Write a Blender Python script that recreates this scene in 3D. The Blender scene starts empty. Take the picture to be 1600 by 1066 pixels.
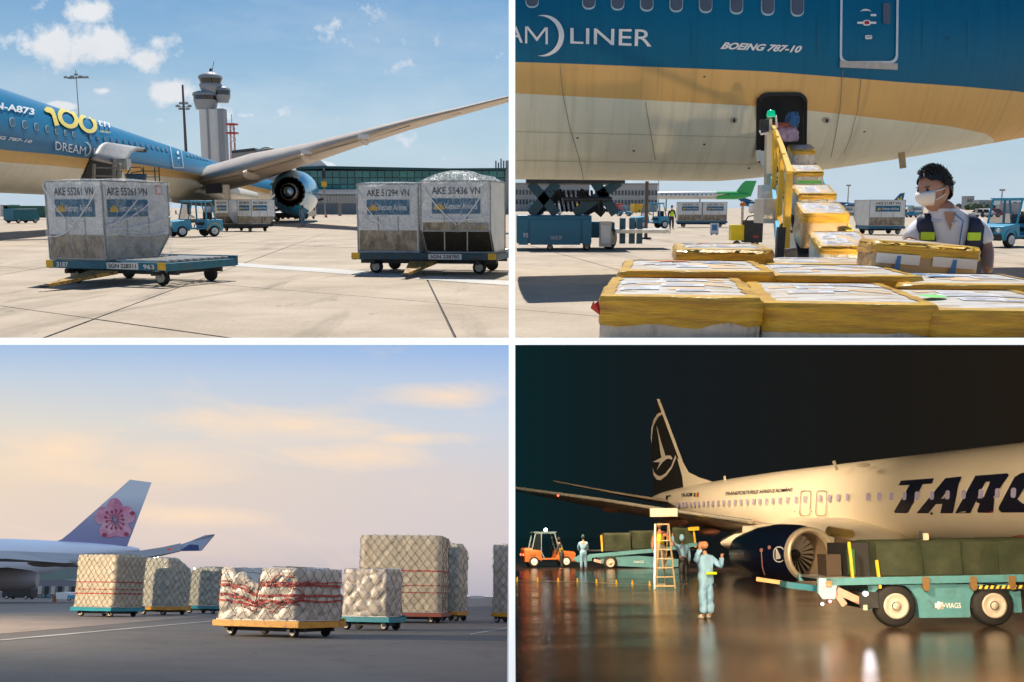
import bpy, bmesh, math, random
from mathutils import Vector, Matrix, noise
from mathutils.bvhtree import BVHTree
R = math.radians
sc = bpy.context.scene
COL = sc.collection
V = Vector

# ------------------------------------------------------------------ camera, sky, sun, exposure
FPX, PCX, PCY = 1600.0, 800.0, 600.0          # focal length and principal point in a 1600 x 1066 picture
CAMH = 1.6
PITCH = math.atan((PCY - 325.0) / FPX)         # the camera looks a little down
cd = bpy.data.cameras.new('camera'); cam = bpy.data.objects.new('camera', cd); COL.objects.link(cam)
cam.location = (0, 0, CAMH); cam.rotation_euler = (R(90) - PITCH, 0, 0)
cd.sensor_width = 36; cd.lens = 36 * FPX / 1600.0; cd.clip_start = 0.1; cd.clip_end = 9000
cd.shift_y = (PCY - 533.0) / 1600.0
sc.camera = cam
sc.view_settings.view_transform = 'Standard'; sc.view_settings.look = 'None'
sc.view_settings.exposure = 0.25; sc.view_settings.gamma = 1.0; sc.view_settings.use_curve_mapping = False
sc.cycles.use_denoising = True
sc.cycles.max_bounces = 7; sc.cycles.transparent_max_bounces = 16; sc.cycles.sample_clamp_indirect = 6.0
sc.cycles.caustics_reflective = False; sc.cycles.caustics_refractive = False

SUN = V((-0.03, 0.50, 0.82)).normalized()
w = bpy.data.worlds.new('World'); sc.world = w; w.use_nodes = True
wn, wl = w.node_tree.nodes, w.node_tree.links
wn.clear()
wo = wn.new('ShaderNodeOutputWorld'); wb = wn.new('ShaderNodeBackground'); wb.inputs[1].default_value = 0.085
sky = wn.new('ShaderNodeTexSky'); sky.sky_type = 'NISHITA'; sky.sun_disc = False
sky.sun_elevation = math.asin(SUN.z); sky.sun_rotation = math.atan2(SUN.x, SUN.y)
sky.air_density = 1.0; sky.dust_density = 0.3; sky.ozone_density = 3.0
def wmath(op, a, b=None, c=None):
    n = wn.new('ShaderNodeMath'); n.operation = op
    for i, x in enumerate((a, b, c)):
        if x is None: continue
        if isinstance(x, (int, float)): n.inputs[i].default_value = x
        else: wl.new(x, n.inputs[i])
    return n.outputs[0]
tc = wn.new('ShaderNodeTexCoord'); sx = wn.new('ShaderNodeSeparateXYZ'); wl.new(tc.outputs['Generated'], sx.inputs[0])
cz = wmath('ADD', wmath('MAXIMUM', sx.outputs[2], 0.0), 0.12)
cu, cv = wmath('DIVIDE', sx.outputs[0], cz), wmath('DIVIDE', sx.outputs[1], cz)
cc = wn.new('ShaderNodeCombineXYZ'); wl.new(cu, cc.inputs[0]); wl.new(cv, cc.inputs[1])
def wnoise(vec, scale, detail, rough, off=(0, 0, 0)):
    mp = wn.new('ShaderNodeMapping'); mp.inputs['Location'].default_value = off; wl.new(vec, mp.inputs[0])
    n = wn.new('ShaderNodeTexNoise'); n.inputs['Scale'].default_value = scale; n.inputs['Detail'].default_value = detail
    n.inputs['Roughness'].default_value = rough; wl.new(mp.outputs[0], n.inputs['Vector']); return n.outputs['Fac']
def wblob(px, py, rx, ry):
    # a cloud stands in this direction (given as a point of the picture): elliptical falloff 1..0
    X, Y, Z = (px - PCX) / FPX, 1.0, -(py - PCY) / FPX
    yy = Y * math.cos(PITCH) + Z * math.sin(PITCH); zz = -Y * math.sin(PITCH) + Z * math.cos(PITCH)
    a, e = X / yy, zz / yy
    ax = wmath('DIVIDE', sx.outputs[0], wmath('MAXIMUM', sx.outputs[1], 0.05))
    ez = wmath('DIVIDE', sx.outputs[2], wmath('MAXIMUM', sx.outputs[1], 0.05))
    du = wmath('DIVIDE', wmath('SUBTRACT', ax, a), rx / FPX); dv = wmath('DIVIDE', wmath('SUBTRACT', ez, e), ry / FPX)
    d = wmath('SQRT', wmath('ADD', wmath('MULTIPLY', du, du), wmath('MULTIPLY', dv, dv)))
    return wmath('MAXIMUM', wmath('SUBTRACT', 1.0, d), 0.0)
blobs = None
for b in [(155, 72, 150, 48), (85, 66, 75, 40), (225, 92, 50, 30), (150, 20, 60, 24), (262, 145, 62, 26), (395, 180, 55, 24),
          (420, 218, 70, 26), (165, 142, 40, 12), (345, 175, 45, 30), (95, 166, 40, 10), (350, 205, 50, 25)]:
    q = wblob(*b); blobs = q if blobs is None else wmath('MAXIMUM', blobs, q)
dirn = tc.outputs['Generated']
n1 = wnoise(dirn, 26.0, 9.0, 0.62)
n3 = wnoise(dirn, 11.0, 8.0, 0.55, (7.7, 2, 0))
n2 = wnoise(dirn, 9.0, 6.0, 0.5, (3.1, 0, 0))
puff = wmath('ADD', wmath('MULTIPLY', wmath('MULTIPLY', blobs, 2.3), wmath('ADD', 0.15, wmath('MULTIPLY', n3, 1.3))), wmath('ADD', wmath('MULTIPLY', wmath('SUBTRACT', n1, 0.60), 5.2), wmath('MULTIPLY', wmath('SUBTRACT', n3, 0.55), 2.0)))
puff = wmath('MINIMUM', wmath('MAXIMUM', wmath('MULTIPLY', puff, 1.25), 0.0), 1.0)
cl = wn.new('ShaderNodeMapping'); cl.inputs['Scale'].default_value = (1.0, 1.0, 3.6); cl.inputs['Rotation'].default_value = (0, 0.25, 0); wl.new(dirn, cl.inputs[0])
cir = wnoise(cl.outputs[0], 5.0, 7.0, 0.6, (1.7, 0.4, 0))
cir = wmath('MULTIPLY', wmath('MINIMUM', wmath('MAXIMUM', wmath('MULTIPLY', wmath('SUBTRACT', cir, 0.42), 2.6), 0.0), 1.0), 0.34)
# pale haze near the horizon
hz = wmath('POWER', wmath('SUBTRACT', 1.0, wmath('MINIMUM', wmath('MAXIMUM', wmath('DIVIDE', sx.outputs[2], 0.36), 0.0), 1.0)), 1.6)
cover = wmath('MAXIMUM', puff, cir)
shade = wmath('ADD', 0.72, wmath('MULTIPLY', n2, 0.5))
cmx = wn.new('ShaderNodeMix'); cmx.data_type = 'RGBA'; cmx.inputs[6].default_value = (0, 0, 0, 1)
ccol = wn.new('ShaderNodeMix'); ccol.data_type = 'RGBA'; ccol.blend_type = 'MULTIPLY'; ccol.inputs[0].default_value = 1.0
ccol.inputs[6].default_value = (8.2, 8.5, 8.9, 1.0)
wl.new(shade, ccol.inputs[7])
hs = wn.new('ShaderNodeHueSaturation'); hs.inputs['Saturation'].default_value = 1.5; hs.inputs['Value'].default_value = 0.74; wl.new(sky.outputs[0], hs.inputs['Color'])
hmx = wn.new('ShaderNodeMix'); hmx.data_type = 'RGBA'; wl.new(wmath('MULTIPLY', hz, 0.85), hmx.inputs[0]); wl.new(hs.outputs[0], hmx.inputs[6]); hmx.inputs[7].default_value = (4.9, 6.5, 8.3, 1.0)
wl.new(cover, cmx.inputs[0]); wl.new(hmx.outputs[2], cmx.inputs[6]); wl.new(ccol.outputs[2], cmx.inputs[7])
wl.new(cmx.outputs[2], wb.inputs[0]); wl.new(wb.outputs[0], wo.inputs[0])

sl = bpy.data.lights.new('sun', 'SUN'); sl.energy = 4.8; sl.angle = R(0.5); sl.color = (1.0, 0.955, 0.88)
so = bpy.data.objects.new('sun', sl); COL.objects.link(so); so.rotation_euler = SUN.to_track_quat('Z', 'Y').to_euler()

# ------------------------------------------------------------------ the four places (each level in itself)
class Place:
    """a stretch of apron: x to the right, y away, z up, origin on its ground under the lens"""
    def __init__(s, hor, h, roll=0.0):
        s.hor, s.h = hor, h
        phi = PITCH + math.atan((hor - PCY) / FPX)
        s.th = math.atan((hor - PCY) / FPX)
        s.M = Matrix.Translation((0, 0, CAMH)) @ Matrix.Rotation(-phi, 4, 'X') @ Matrix.Rotation(R(roll), 4, 'Y') @ Matrix.Translation((0, 0, -h))
        s.Mi = s.M.inverted()
    def ray(s, px, py):
        X, Y, Z = (px - PCX) / FPX, 1.0, -(py - PCY) / FPX
        c, n = math.cos(PITCH), math.sin(PITCH)
        wd = V((X, Y * c + Z * n, -Y * n + Z * c))
        return (s.Mi.to_3x3() @ wd)
    def at(s, px, py, y):
        d = s.ray(px, py); return V((0, 0, s.h)) + d * (y / d.y)
    def g(s, px, py, z=0.0):
        d = s.ray(px, py); return V((0, 0, s.h)) + d * ((z - s.h) / d.z)
    def px(s, p):
        q = s.M @ V(p) - V((0, 0, CAMH)); c, n = math.cos(PITCH), math.sin(PITCH)
        Y = q.y * c - q.z * n; Z = q.y * n + q.z * c
        return (PCX + FPX * q.x / Y, PCY - FPX * Z / Y)
A = Place(325, 1.6); B = A
C = Place(933, 1.1, 0.7)
D = Place(836, 1.85, -0.6)
_wdir = {}

# ------------------------------------------------------------------ mesh helpers
class MB:
    def __init__(s): s.v, s.f, s.mi, s.sm = [], [], [], []
    def add(s, vs, fs, m=0, smooth=False):
        o = len(s.v); s.v += [V(p) for p in vs]
        for f in fs: s.f.append([i + o for i in f]); s.mi.append(m); s.sm.append(smooth)
        return s
    def box(s, c, d, rz=0, m=0, X=None, taper=1.0):
        hx, hy, hz = d[0] / 2, d[1] / 2, d[2] / 2
        Mx = X if X is not None else Matrix.Rotation(rz, 3, 'Z')
        vs = []
        for z in (-1, 1):
            t = taper if z > 0 else 1.0
            for x, y in ((-1, -1), (1, -1), (1, 1), (-1, 1)):
                vs.append(V(c) + Mx @ V((x * hx * t, y * hy * t, z * hz)))
        return s.add(vs, [(3, 2, 1, 0), (4, 5, 6, 7), (0, 1, 5, 4), (1, 2, 6, 5), (2, 3, 7, 6), (3, 0, 4, 7)], m)
    def bar(s, a, b, wd, ht=None, m=0, up=(0, 0, 1)):
        a, b = V(a), V(b); d = b - a; L = d.length
        if L < 1e-6: return s
        d /= L; u = V(up)
        if abs(d.dot(u)) > .98: u = V((0, 1, 0))
        x = d.cross(u).normalized(); z = x.cross(d)
        Mx = Matrix((x, d, z)).transposed()
        return s.box((a + b) / 2, (wd, L, ht or wd), X=Mx, m=m)
    def tube(s, pts, r, n=8, m=0, cap=True, smooth=True):
        pts = [V(p) for p in pts]; k = len(pts)
        rs = r if isinstance(r, (list, tuple)) else [r] * k
        rings = []; px = None
        for i, p in enumerate(pts):
            d = (pts[min(i + 1, k - 1)] - pts[max(i - 1, 0)]).normalized()
            if px is None:
                px = d.cross(V((0, 0, 1)) if abs(d.z) < .9 else V((1, 0, 0))).normalized()
            else: px = (px - d * px.dot(d)).normalized()
            py = d.cross(px)
            rings.append([p + (px * math.cos(2 * math.pi * j / n) + py * math.sin(2 * math.pi * j / n)) * rs[i] for j in range(n)])
        return s.loft(rings, m, cap, smooth)
    def loft(s, rings, m=0, cap=True, smooth=True, closed=True):
        n = len(rings[0]); vs = [p for rg in rings for p in rg]; fs = []
        for i in range(len(rings) - 1):
            for j in range(n if closed else n - 1):
                j2 = (j + 1) % n
                fs.append((i * n + j, i * n + j2, (i + 1) * n + j2, (i + 1) * n + j))
        s.add(vs, fs, m, smooth)
        if cap and closed:
            s.add(rings[0], [tuple(range(n - 1, -1, -1))], m); s.add(rings[-1], [tuple(range(n))], m)
        return s
    def lathe(s, c, axis, prof, n=24, m=0, smooth=True, cap=False):
        # prof: list of (distance along axis, radius)
        ax = V(axis).normalized(); x = ax.cross(V((0, 0, 1)) if abs(ax.z) < .9 else V((1, 0, 0))).normalized(); y = ax.cross(x)
        rings = [[V(c) + ax * t + (x * math.cos(2 * math.pi * j / n) + y * math.sin(2 * math.pi * j / n)) * r for j in range(n)] for t, r in prof]
        return s.loft(rings, m, cap, smooth)
    def prism(s, poly, o, ex, ey, ez, m=0):
        # polygon in the ex/ey plane at o, extruded along vector ez
        o, ex, ey, ez = V(o), V(ex), V(ey), V(ez); n = len(poly)
        a = [o + ex * p[0] + ey * p[1] for p in poly]; b = [p + ez for p in a]
        fs = [tuple(range(n - 1, -1, -1)), tuple(range(n, 2 * n))] + [(j, (j + 1) % n, n + (j + 1) % n, n + j) for j in range(n)]
        return s.add(a + b, fs, m)
    def ball(s, c, r, n=12, m=0, sc_=(1, 1, 1)):
        rings = []
        for i in range(n // 2 + 1):
            a = math.pi * i / (n // 2); rr = max(math.sin(a), 1e-3)
            rings.append([V(c) + V((math.cos(2 * math.pi * j / n) * rr * r * sc_[0], math.sin(2 * math.pi * j / n) * rr * r * sc_[1], math.cos(a) * r * sc_[2])) for j in range(n)])
        return s.loft(rings, m, False, True)
    def mesh(s, name):
        me = bpy.data.meshes.new(name); me.from_pydata([tuple(p) for p in s.v], [], s.f)
        me.polygons.foreach_set('material_index', s.mi); me.polygons.foreach_set('use_smooth', s.sm)
        bm = bmesh.new(); bm.from_mesh(me); bmesh.ops.recalc_face_normals(bm, faces=bm.faces); bm.to_mesh(me); bm.free()
        return me
    def build(s, name, mat, parent=None, place=None, loc=None, rz=0, bevel=0, tag_=None, clip=None):
        me = s.mesh(name)
        if clip is not None: clip_mesh(me, clip)
        return link(name, me, mat, parent, place, loc, rz, bevel, tag_)

def clip_mesh(me, planes):
    bm = bmesh.new(); bm.from_mesh(me)
    for co, no in planes:
        g = bm.verts[:] + bm.edges[:] + bm.faces[:]
        bmesh.ops.bisect_plane(bm, geom=g, dist=1e-5, plane_co=V(co), plane_no=V(no), clear_outer=True)
    bm.to_mesh(me); bm.free()
def link(name, me, mat, parent=None, place=None, loc=None, rz=0, bevel=0, tag_=None):
    o = bpy.data.objects.new(name, me); COL.objects.link(o)
    for m in (mat if isinstance(mat, (list, tuple)) else [mat]): me.materials.append(m)
    if parent is not None: o.parent = parent
    Ml = Matrix.Translation(loc or (0, 0, 0)) @ Matrix.Rotation(rz, 4, 'Z')
    if parent is None and place is not None: o.matrix_world = place.M @ Ml
    elif loc is not None or rz: o.matrix_local = Ml
    if bevel:
        b = o.modifiers.new('bevel', 'BEVEL'); b.width = bevel; b.segments = 2; b.limit_method = 'ANGLE'; b.angle_limit = R(40)
    if tag_: tag(o, *tag_)
    return o
def tag(o, label=None, cat=None, group=None, kind=None):
    if label: o['label'] = label
    if cat: o['category'] = cat
    if group: o['group'] = group
    if kind: o['kind'] = kind
    return o
def thing(name, label, cat, place, loc=(0, 0, 0), rz=0, group=None):
    o = bpy.data.objects.new(name, None); COL.objects.link(o)
    o.empty_display_size = 0.2
    o.matrix_world = place.M @ Matrix.Translation(loc) @ Matrix.Rotation(rz, 4, 'Z')
    return tag(o, label, cat, group)
def struct(o): o['kind'] = 'structure'; return o
def stuff(o): o['kind'] = 'stuff'; return o
_kids = {}
def copy_tree(o, place, loc, rz, label, parent=None):
    def rec(x, par):
        c = x.copy(); COL.objects.link(c)
        if par is not None: c.parent = par
        for k in [q for q in bpy.data.objects if q.parent == x]: rec(k, c)
        return c
    c = rec(o, None); c.matrix_world = place.M @ Matrix.Translation(loc) @ Matrix.Rotation(rz, 4, 'Z'); c['label'] = label
    return c

# ------------------------------------------------------------------ text and flat print
def text_bm(s, bold=0.0, shear=0.0, spacing=1.0):
    cu = bpy.data.curves.new('t', 'FONT'); cu.body = s; cu.size = 1; cu.offset = bold; cu.shear = shear; cu.space_character = spacing
    cu.resolution_u = 4
    o = bpy.data.objects.new('t', cu); COL.objects.link(o)
    dg = bpy.context.evaluated_depsgraph_get(); ev = o.evaluated_get(dg); me = ev.to_mesh()
    bm = bmesh.new(); bm.from_mesh(me); ev.to_mesh_clear()
    bpy.data.objects.remove(o); bpy.data.curves.remove(cu)
    for fz in bm.faces: fz.material_index = 0
    bmesh.ops.triangulate(bm, faces=bm.faces[:])
    xs = [v.co.x for v in bm.verts]; ys = [v.co.y for v in bm.verts]
    x0, x1, y0, y1 = min(xs), max(xs), min(ys), max(ys)
    for v in bm.verts: v.co = V(((v.co.x - x0) / (x1 - x0), (v.co.y - y0) / (y1 - y0), 0))
    return bm, (x1 - x0) / (y1 - y0)
def flat_text(s, o, ex, ey, mat, name, parent, bold=0.0, shear=0.0, off=0.004):
    """text filling the parallelogram o + [0,1]ex + [0,1]ey, raised a little"""
    bm, _ = text_bm(s, bold, shear); o, ex, ey = V(o), V(ex), V(ey); n = ex.cross(ey).normalized() * off
    for v in bm.verts: v.co = o + ex * v.co.x + ey * v.co.y + n
    me = bpy.data.meshes.new(name); bm.to_mesh(me); bm.free()
    return link(name, me, mat, parent)
def slice_bm(bm, nx, ny):
    for k in range(1, nx): bmesh.ops.bisect_plane(bm, geom=bm.verts[:] + bm.edges[:] + bm.faces[:], plane_co=(k / nx, 0, 0), plane_no=(1, 0, 0))
    for k in range(1, ny): bmesh.ops.bisect_plane(bm, geom=bm.verts[:] + bm.edges[:] + bm.faces[:], plane_co=(0, k / ny, 0), plane_no=(0, 1, 0))
class Skin:
    """a finished surface in place coordinates that print and fittings are laid on"""
    def __init__(s, place, mb):
        s.place = place; s.bvh = BVHTree.FromPolygons([tuple(p) for p in mb.v], mb.f)
    def hit(s, px, py):
        d = s.place.ray(px, py).normalized(); loc, n, i, dist = s.bvh.ray_cast(V((0, 0, s.place.h)), d)
        return (loc, n, d, dist) if loc is not None else None
    def pt(s, px, py, k=0.0015):
        h = s.hit(px, py)
        if h is None: return None
        loc, n, d, dist = h
        if n.dot(d) > 0: n = -n
        c = max(0.22, -n.dot(d))
        return loc + n * (k * dist)
    def quad_fn(s, q):
        tl, tr, br, bl = [V((*p, 0)) for p in q]
        return lambda u, v: (bl * (1 - u) * (1 - v) + br * u * (1 - v) + tr * u * v + tl * (1 - u) * v)
    def lay(s, bm, fn, name, mat, parent, k=0.0015):
        dead = []
        for v in bm.verts:
            p = fn(v.co.x, v.co.y); h = s.pt(p.x, p.y, k)
            if h is None: dead.append(v)
            else: v.co = h
        if dead: bmesh.ops.delete(bm, geom=dead, context='VERTS')
        me = bpy.data.meshes.new(name); bm.to_mesh(me); bm.free()
        return link(name, me, mat, parent)
    def text(s, t, q, mat, parent, bold=0.0, shear=0.0, nx=6, ny=4, k=0.0015, name='lettering', spacing=1.0):
        bm, _ = text_bm(t, bold, shear, spacing); slice_bm(bm, nx, ny); bmesh.ops.triangulate(bm, faces=bm.faces[:]); return s.lay(bm, s.quad_fn(q), name, mat, parent, k)
    def poly(s, polys, name, mat, parent, k=0.0015, cut=0):
        bm = bmesh.new()
        for pl in polys:
            bm.faces.new([bm.verts.new((x, y, 0)) for x, y in pl])
        if cut:
            xs = [v.co.x for v in bm.verts]; ys = [v.co.y for v in bm.verts]
            for a in range(int(min(xs)) // cut * cut + cut, int(max(xs)) + 1, cut):
                bmesh.ops.bisect_plane(bm, geom=bm.verts[:] + bm.edges[:] + bm.faces[:], plane_co=(a, 0, 0), plane_no=(1, 0, 0))
            for a in range(int(min(ys)) // cut * cut + cut, int(max(ys)) + 1, cut):
                bmesh.ops.bisect_plane(bm, geom=bm.verts[:] + bm.edges[:] + bm.faces[:], plane_co=(0, a, 0), plane_no=(0, 1, 0))
            bmesh.ops.triangulate(bm, faces=bm.faces[:])
        return s.lay(bm, lambda u, v: V((u, v, 0)), name, mat, parent, k)
def rrect(cx, cy, w_, h_, r=0.45, n=4, sk=0.0):
    r = r * min(w_, h_); out = []
    for qx, qy, a0 in ((1, 1, 0), (-1, 1, 90), (-1, -1, 180), (1, -1, 270)):
        for i in range(n + 1):
            a = R(a0 + 90 * i / n); x = qx * (w_ / 2 - r) + r * math.cos(a); y = qy * (h_ / 2 - r) + r * math.sin(a)
            out.append((cx + x + sk * y, cy + y))
    return out
def band(outer, inner):
    n = len(outer); return [[outer[i], outer[(i + 1) % n], inner[(i + 1) % n], inner[i]] for i in range(n)]
def lerp_pts(pts, x):
    for (x0, y0), (x1, y1) in zip(pts, pts[1:]):
        if x <= x1 or (x1, y1) == pts[-1]: t = (x - x0) / (x1 - x0); return y0 + (y1 - y0) * t

# ------------------------------------------------------------------ materials
_m = {}
def mat(name, col, rough=.55, metal=0.0, var=.12, scale=3.0, bump=0.0, bscale=30.0, col2=None, mixs=2.0, mixp=.5, mixw=.12, coat=0.0, emit=None, estr=0.0, stretch=(1, 1, 1), spec=.5, rvar=0.0):
    """a painted / plain surface: base colour with noise wear, optional second colour in blotches, fine bump"""
    if name in _m: return _m[name]
    m = bpy.data.materials.new(name); m.use_nodes = True; nt = m.node_tree; n, l = nt.nodes, nt.links
    bs = n['Principled BSDF']; bs.inputs['Roughness'].default_value = rough; bs.inputs['Metallic'].default_value = metal
    bs.inputs['Specular IOR Level'].default_value = spec
    if coat: bs.inputs['Coat Weight'].default_value = coat; bs.inputs['Coat Roughness'].default_value = .08
    t = n.new('ShaderNodeTexCoord'); mp = n.new('ShaderNodeMapping'); mp.inputs['Scale'].default_value = stretch; l.new(t.outputs['Object'], mp.inputs[0])
    def nz(sc_, det=5.0, ro=.6):
        q = n.new('ShaderNodeTexNoise'); q.inputs['Scale'].default_value = sc_; q.inputs['Detail'].default_value = det; q.inputs['Roughness'].default_value = ro
        l.new(mp.outputs[0], q.inputs['Vector']); return q.outputs['Fac']
    c4 = (*col, 1)
    src = None
    if col2 is not None:
        rp = n.new('ShaderNodeValToRGB'); rp.color_ramp.elements[0].position = max(0, mixp - mixw); rp.color_ramp.elements[1].position = min(1, mixp + mixw)
        rp.color_ramp.elements[0].color = c4; rp.color_ramp.elements[1].color = (*col2, 1); l.new(nz(mixs, 8.0, .65), rp.inputs[0]); src = rp.outputs[0]
    hsv = n.new('ShaderNodeHueSaturation'); hsv.inputs['Color'].default_value = c4
    if src: l.new(src, hsv.inputs['Color'])
    mr = n.new('ShaderNodeMapRange'); mr.inputs[1].default_value = .25; mr.inputs[2].default_value = .75
    mr.inputs[3].default_value = 1 - var; mr.inputs[4].default_value = 1 + var; l.new(nz(scale), mr.inputs[0]); l.new(mr.outputs[0], hsv.inputs['Value'])
    l.new(hsv.outputs[0], bs.inputs['Base Color'])
    if rvar:
        m2 = n.new('ShaderNodeMapRange'); m2.inputs[1].default_value = .3; m2.inputs[2].default_value = .7; m2.inputs[3].default_value = max(0.02, rough - rvar); m2.inputs[4].default_value = rough + rvar
        l.new(nz(scale * .7), m2.inputs[0]); l.new(m2.outputs[0], bs.inputs['Roughness'])
    if bump:
        b = n.new('ShaderNodeBump'); b.inputs['Strength'].default_value = bump; b.inputs['Distance'].default_value = .02
        l.new(nz(bscale, 6.0), b.inputs['Height']); l.new(b.outputs[0], bs.inputs['Normal'])
    if emit: bs.inputs['Emission Color'].default_value = (*emit, 1); bs.inputs['Emission Strength'].default_value = estr
    _m[name] = m; return m
def glass_mat(name, col, rough=.06, alpha=1.0):
    m = mat(name, col, rough, var=.05, spec=.8); m.node_tree.nodes['Principled BSDF'].inputs['Alpha'].default_value = alpha
    return m
def film_mat(name, tint=(.8, .82, .85), base=.25, gain=.5, scale=3.0):
    """clear wrapping film: mostly see-through, whiter along creases, shiny"""
    m = bpy.data.materials.new(name); m.use_nodes = True; n, l = m.node_tree.nodes, m.node_tree.links; n.clear()
    o = n.new('ShaderNodeOutputMaterial'); mx = n.new('ShaderNodeMixShader'); tr = n.new('ShaderNodeBsdfTransparent'); pr = n.new('ShaderNodeBsdfPrincipled')
    pr.inputs['Base Color'].default_value = (*tint, 1); pr.inputs['Roughness'].default_value = .22; pr.inputs['Specular IOR Level'].default_value = .8
    t = n.new('ShaderNodeTexCoord'); mp = n.new('ShaderNodeMapping'); mp.inputs['Rotation'].default_value = (.5, .7, .4); mp.inputs['Scale'].default_value = (1, 3.2, 1); l.new(t.outputs['Object'], mp.inputs[0])
    a = n.new('ShaderNodeTexNoise'); a.inputs['Scale'].default_value = scale; a.inputs['Detail'].default_value = 6; a.inputs['Distortion'].default_value = 1.2; l.new(mp.outputs[0], a.inputs[0])
    r = n.new('ShaderNodeMapRange'); r.inputs[1].default_value = .42; r.inputs[2].default_value = .66; r.inputs[3].default_value = base; r.inputs[4].default_value = base + gain
    l.new(a.outputs['Fac'], r.inputs[0]); l.new(r.outputs[0], mx.inputs[0]); l.new(tr.outputs[0], mx.inputs[1]); l.new(pr.outputs[0], mx.inputs[2])
    b = n.new('ShaderNodeBump'); b.inputs['Strength'].default_value = .7; b.inputs['Distance'].default_value = .04; l.new(a.outputs['Fac'], b.inputs['Height']); l.new(b.outputs[0], pr.inputs['Normal'])
    tl = n.new('ShaderNodeBsdfTranslucent'); tl.inputs[0].default_value = (.9, .92, .95, 1); m2 = n.new('ShaderNodeMixShader'); m2.inputs[0].default_value = .45
    l.new(pr.outputs[0], m2.inputs[1]); l.new(tl.outputs[0], m2.inputs[2]); l.new(m2.outputs[0], mx.inputs[2])
    l.new(mx.outputs[0], o.inputs[0]); return m
def emis_mat(name, col, st):
    m = bpy.data.materials.new(name); m.use_nodes = True; n, l = m.node_tree.nodes, m.node_tree.links
    bs = n['Principled BSDF']; bs.inputs['Base Color'].default_value = (*col, 1); bs.inputs['Emission Color'].default_value = (*col, 1); bs.inputs['Emission Strength'].default_value = st
    _m[name] = m; return m
def livery(name, bounds, cols, axis='X', rough=.22, coat=.5, noise_amt=.05):
    """paint scheme: horizontal colour bands whose boundary heights vary along the fuselage. bounds: lists of (along, height), top one first"""
    m = bpy.data.materials.new(name); m.use_nodes = True; n, l = m.node_tree.nodes, m.node_tree.links
    bs = n['Principled BSDF']; bs.inputs['Roughness'].default_value = rough; bs.inputs['Coat Weight'].default_value = coat; bs.inputs['Coat Roughness'].default_value = .1; bs.inputs['Specular IOR Level'].default_value = .22
    t = n.new('ShaderNodeTexCoord'); s = n.new('ShaderNodeSeparateXYZ'); l.new(t.outputs['Object'], s.inputs[0])
    al = s.outputs[0 if axis == 'X' else 1]; cur = None
    for bi, bd in enumerate(bounds):
        a0, a1 = bd[0][0], bd[-1][0]
        mr = n.new('ShaderNodeMapRange'); mr.inputs[1].default_value = a0; mr.inputs[2].default_value = a1; l.new(al, mr.inputs[0])
        rp = n.new('ShaderNodeValToRGB'); els = rp.color_ramp.elements
        for i, (a, z) in enumerate(bd):
            u = (a - a0) / (a1 - a0); zz = z / 12.0
            e = els[0] if i == 0 else (els[-1] if i == len(bd) - 1 else els.new(u))
            e.position = u; e.color = (zz, zz, zz, 1)
        l.new(mr.outputs[0], rp.inputs[0])
        mu = n.new('ShaderNodeMath'); mu.operation = 'MULTIPLY'; mu.inputs[1].default_value = 12.0; l.new(rp.outputs[0], mu.inputs[0])
        gt = n.new('ShaderNodeMath'); gt.operation = 'LESS_THAN'; l.new(s.outputs[2], gt.inputs[0]); l.new(mu.outputs[0], gt.inputs[1])
        mx = n.new('ShaderNodeMix'); mx.data_type = 'RGBA'; l.new(gt.outputs[0], mx.inputs[0])
        if cur is None: mx.inputs[6].default_value = (*cols[0], 1)
        else: l.new(cur, mx.inputs[6])
        mx.inputs[7].default_value = (*cols[bi + 1], 1); cur = mx.outputs[2]
    nz = n.new('ShaderNodeTexNoise'); nz.inputs['Scale'].default_value = .6; nz.inputs['Detail'].default_value = 8; nz.inputs['Roughness'].default_value = .7
    mp = n.new('ShaderNodeMapping'); mp.inputs['Scale'].default_value = (1, 1, .25); l.new(t.outputs['Object'], mp.inputs[0]); l.new(mp.outputs[0], nz.inputs[0])
    mr = n.new('ShaderNodeMapRange'); mr.inputs[1].default_value = .3; mr.inputs[2].default_value = .7; mr.inputs[3].default_value = 1 - noise_amt; mr.inputs[4].default_value = 1 + noise_amt; l.new(nz.outputs['Fac'], mr.inputs[0])
    hsv = n.new('ShaderNodeHueSaturation'); l.new(cur, hsv.inputs['Color']); 
    # fine run-off streaks down the skin and faint scuffs along it
    st = n.new('ShaderNodeTexNoise'); st.inputs['Scale'].default_value = 1.0; st.inputs['Detail'].default_value = 6; st.inputs['Roughness'].default_value = .65
    ms = n.new('ShaderNodeMapping'); ms.inputs['Scale'].default_value = (5.5, 1.2 if axis == 'Y' else .3, .22) if axis == 'X' else (.3, 2.2, .22); l.new(t.outputs['Object'], ms.inputs[0]); l.new(ms.outputs[0], st.inputs[0])
    m3 = n.new('ShaderNodeMapRange'); m3.inputs[1].default_value = .5; m3.inputs[2].default_value = .8; m3.inputs[3].default_value = 1.0; m3.inputs[4].default_value = 1 - noise_amt * 3.2; l.new(st.outputs['Fac'], m3.inputs[0])
    mm = n.new('ShaderNodeMath'); mm.operation = 'MULTIPLY'; l.new(mr.outputs[0], mm.inputs[0]); l.new(m3.outputs[0], mm.inputs[1])
    l.new(mm.outputs[0], hsv.inputs['Value']); l.new(hsv.outputs[0], bs.inputs['Base Color'])
    return m

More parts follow.
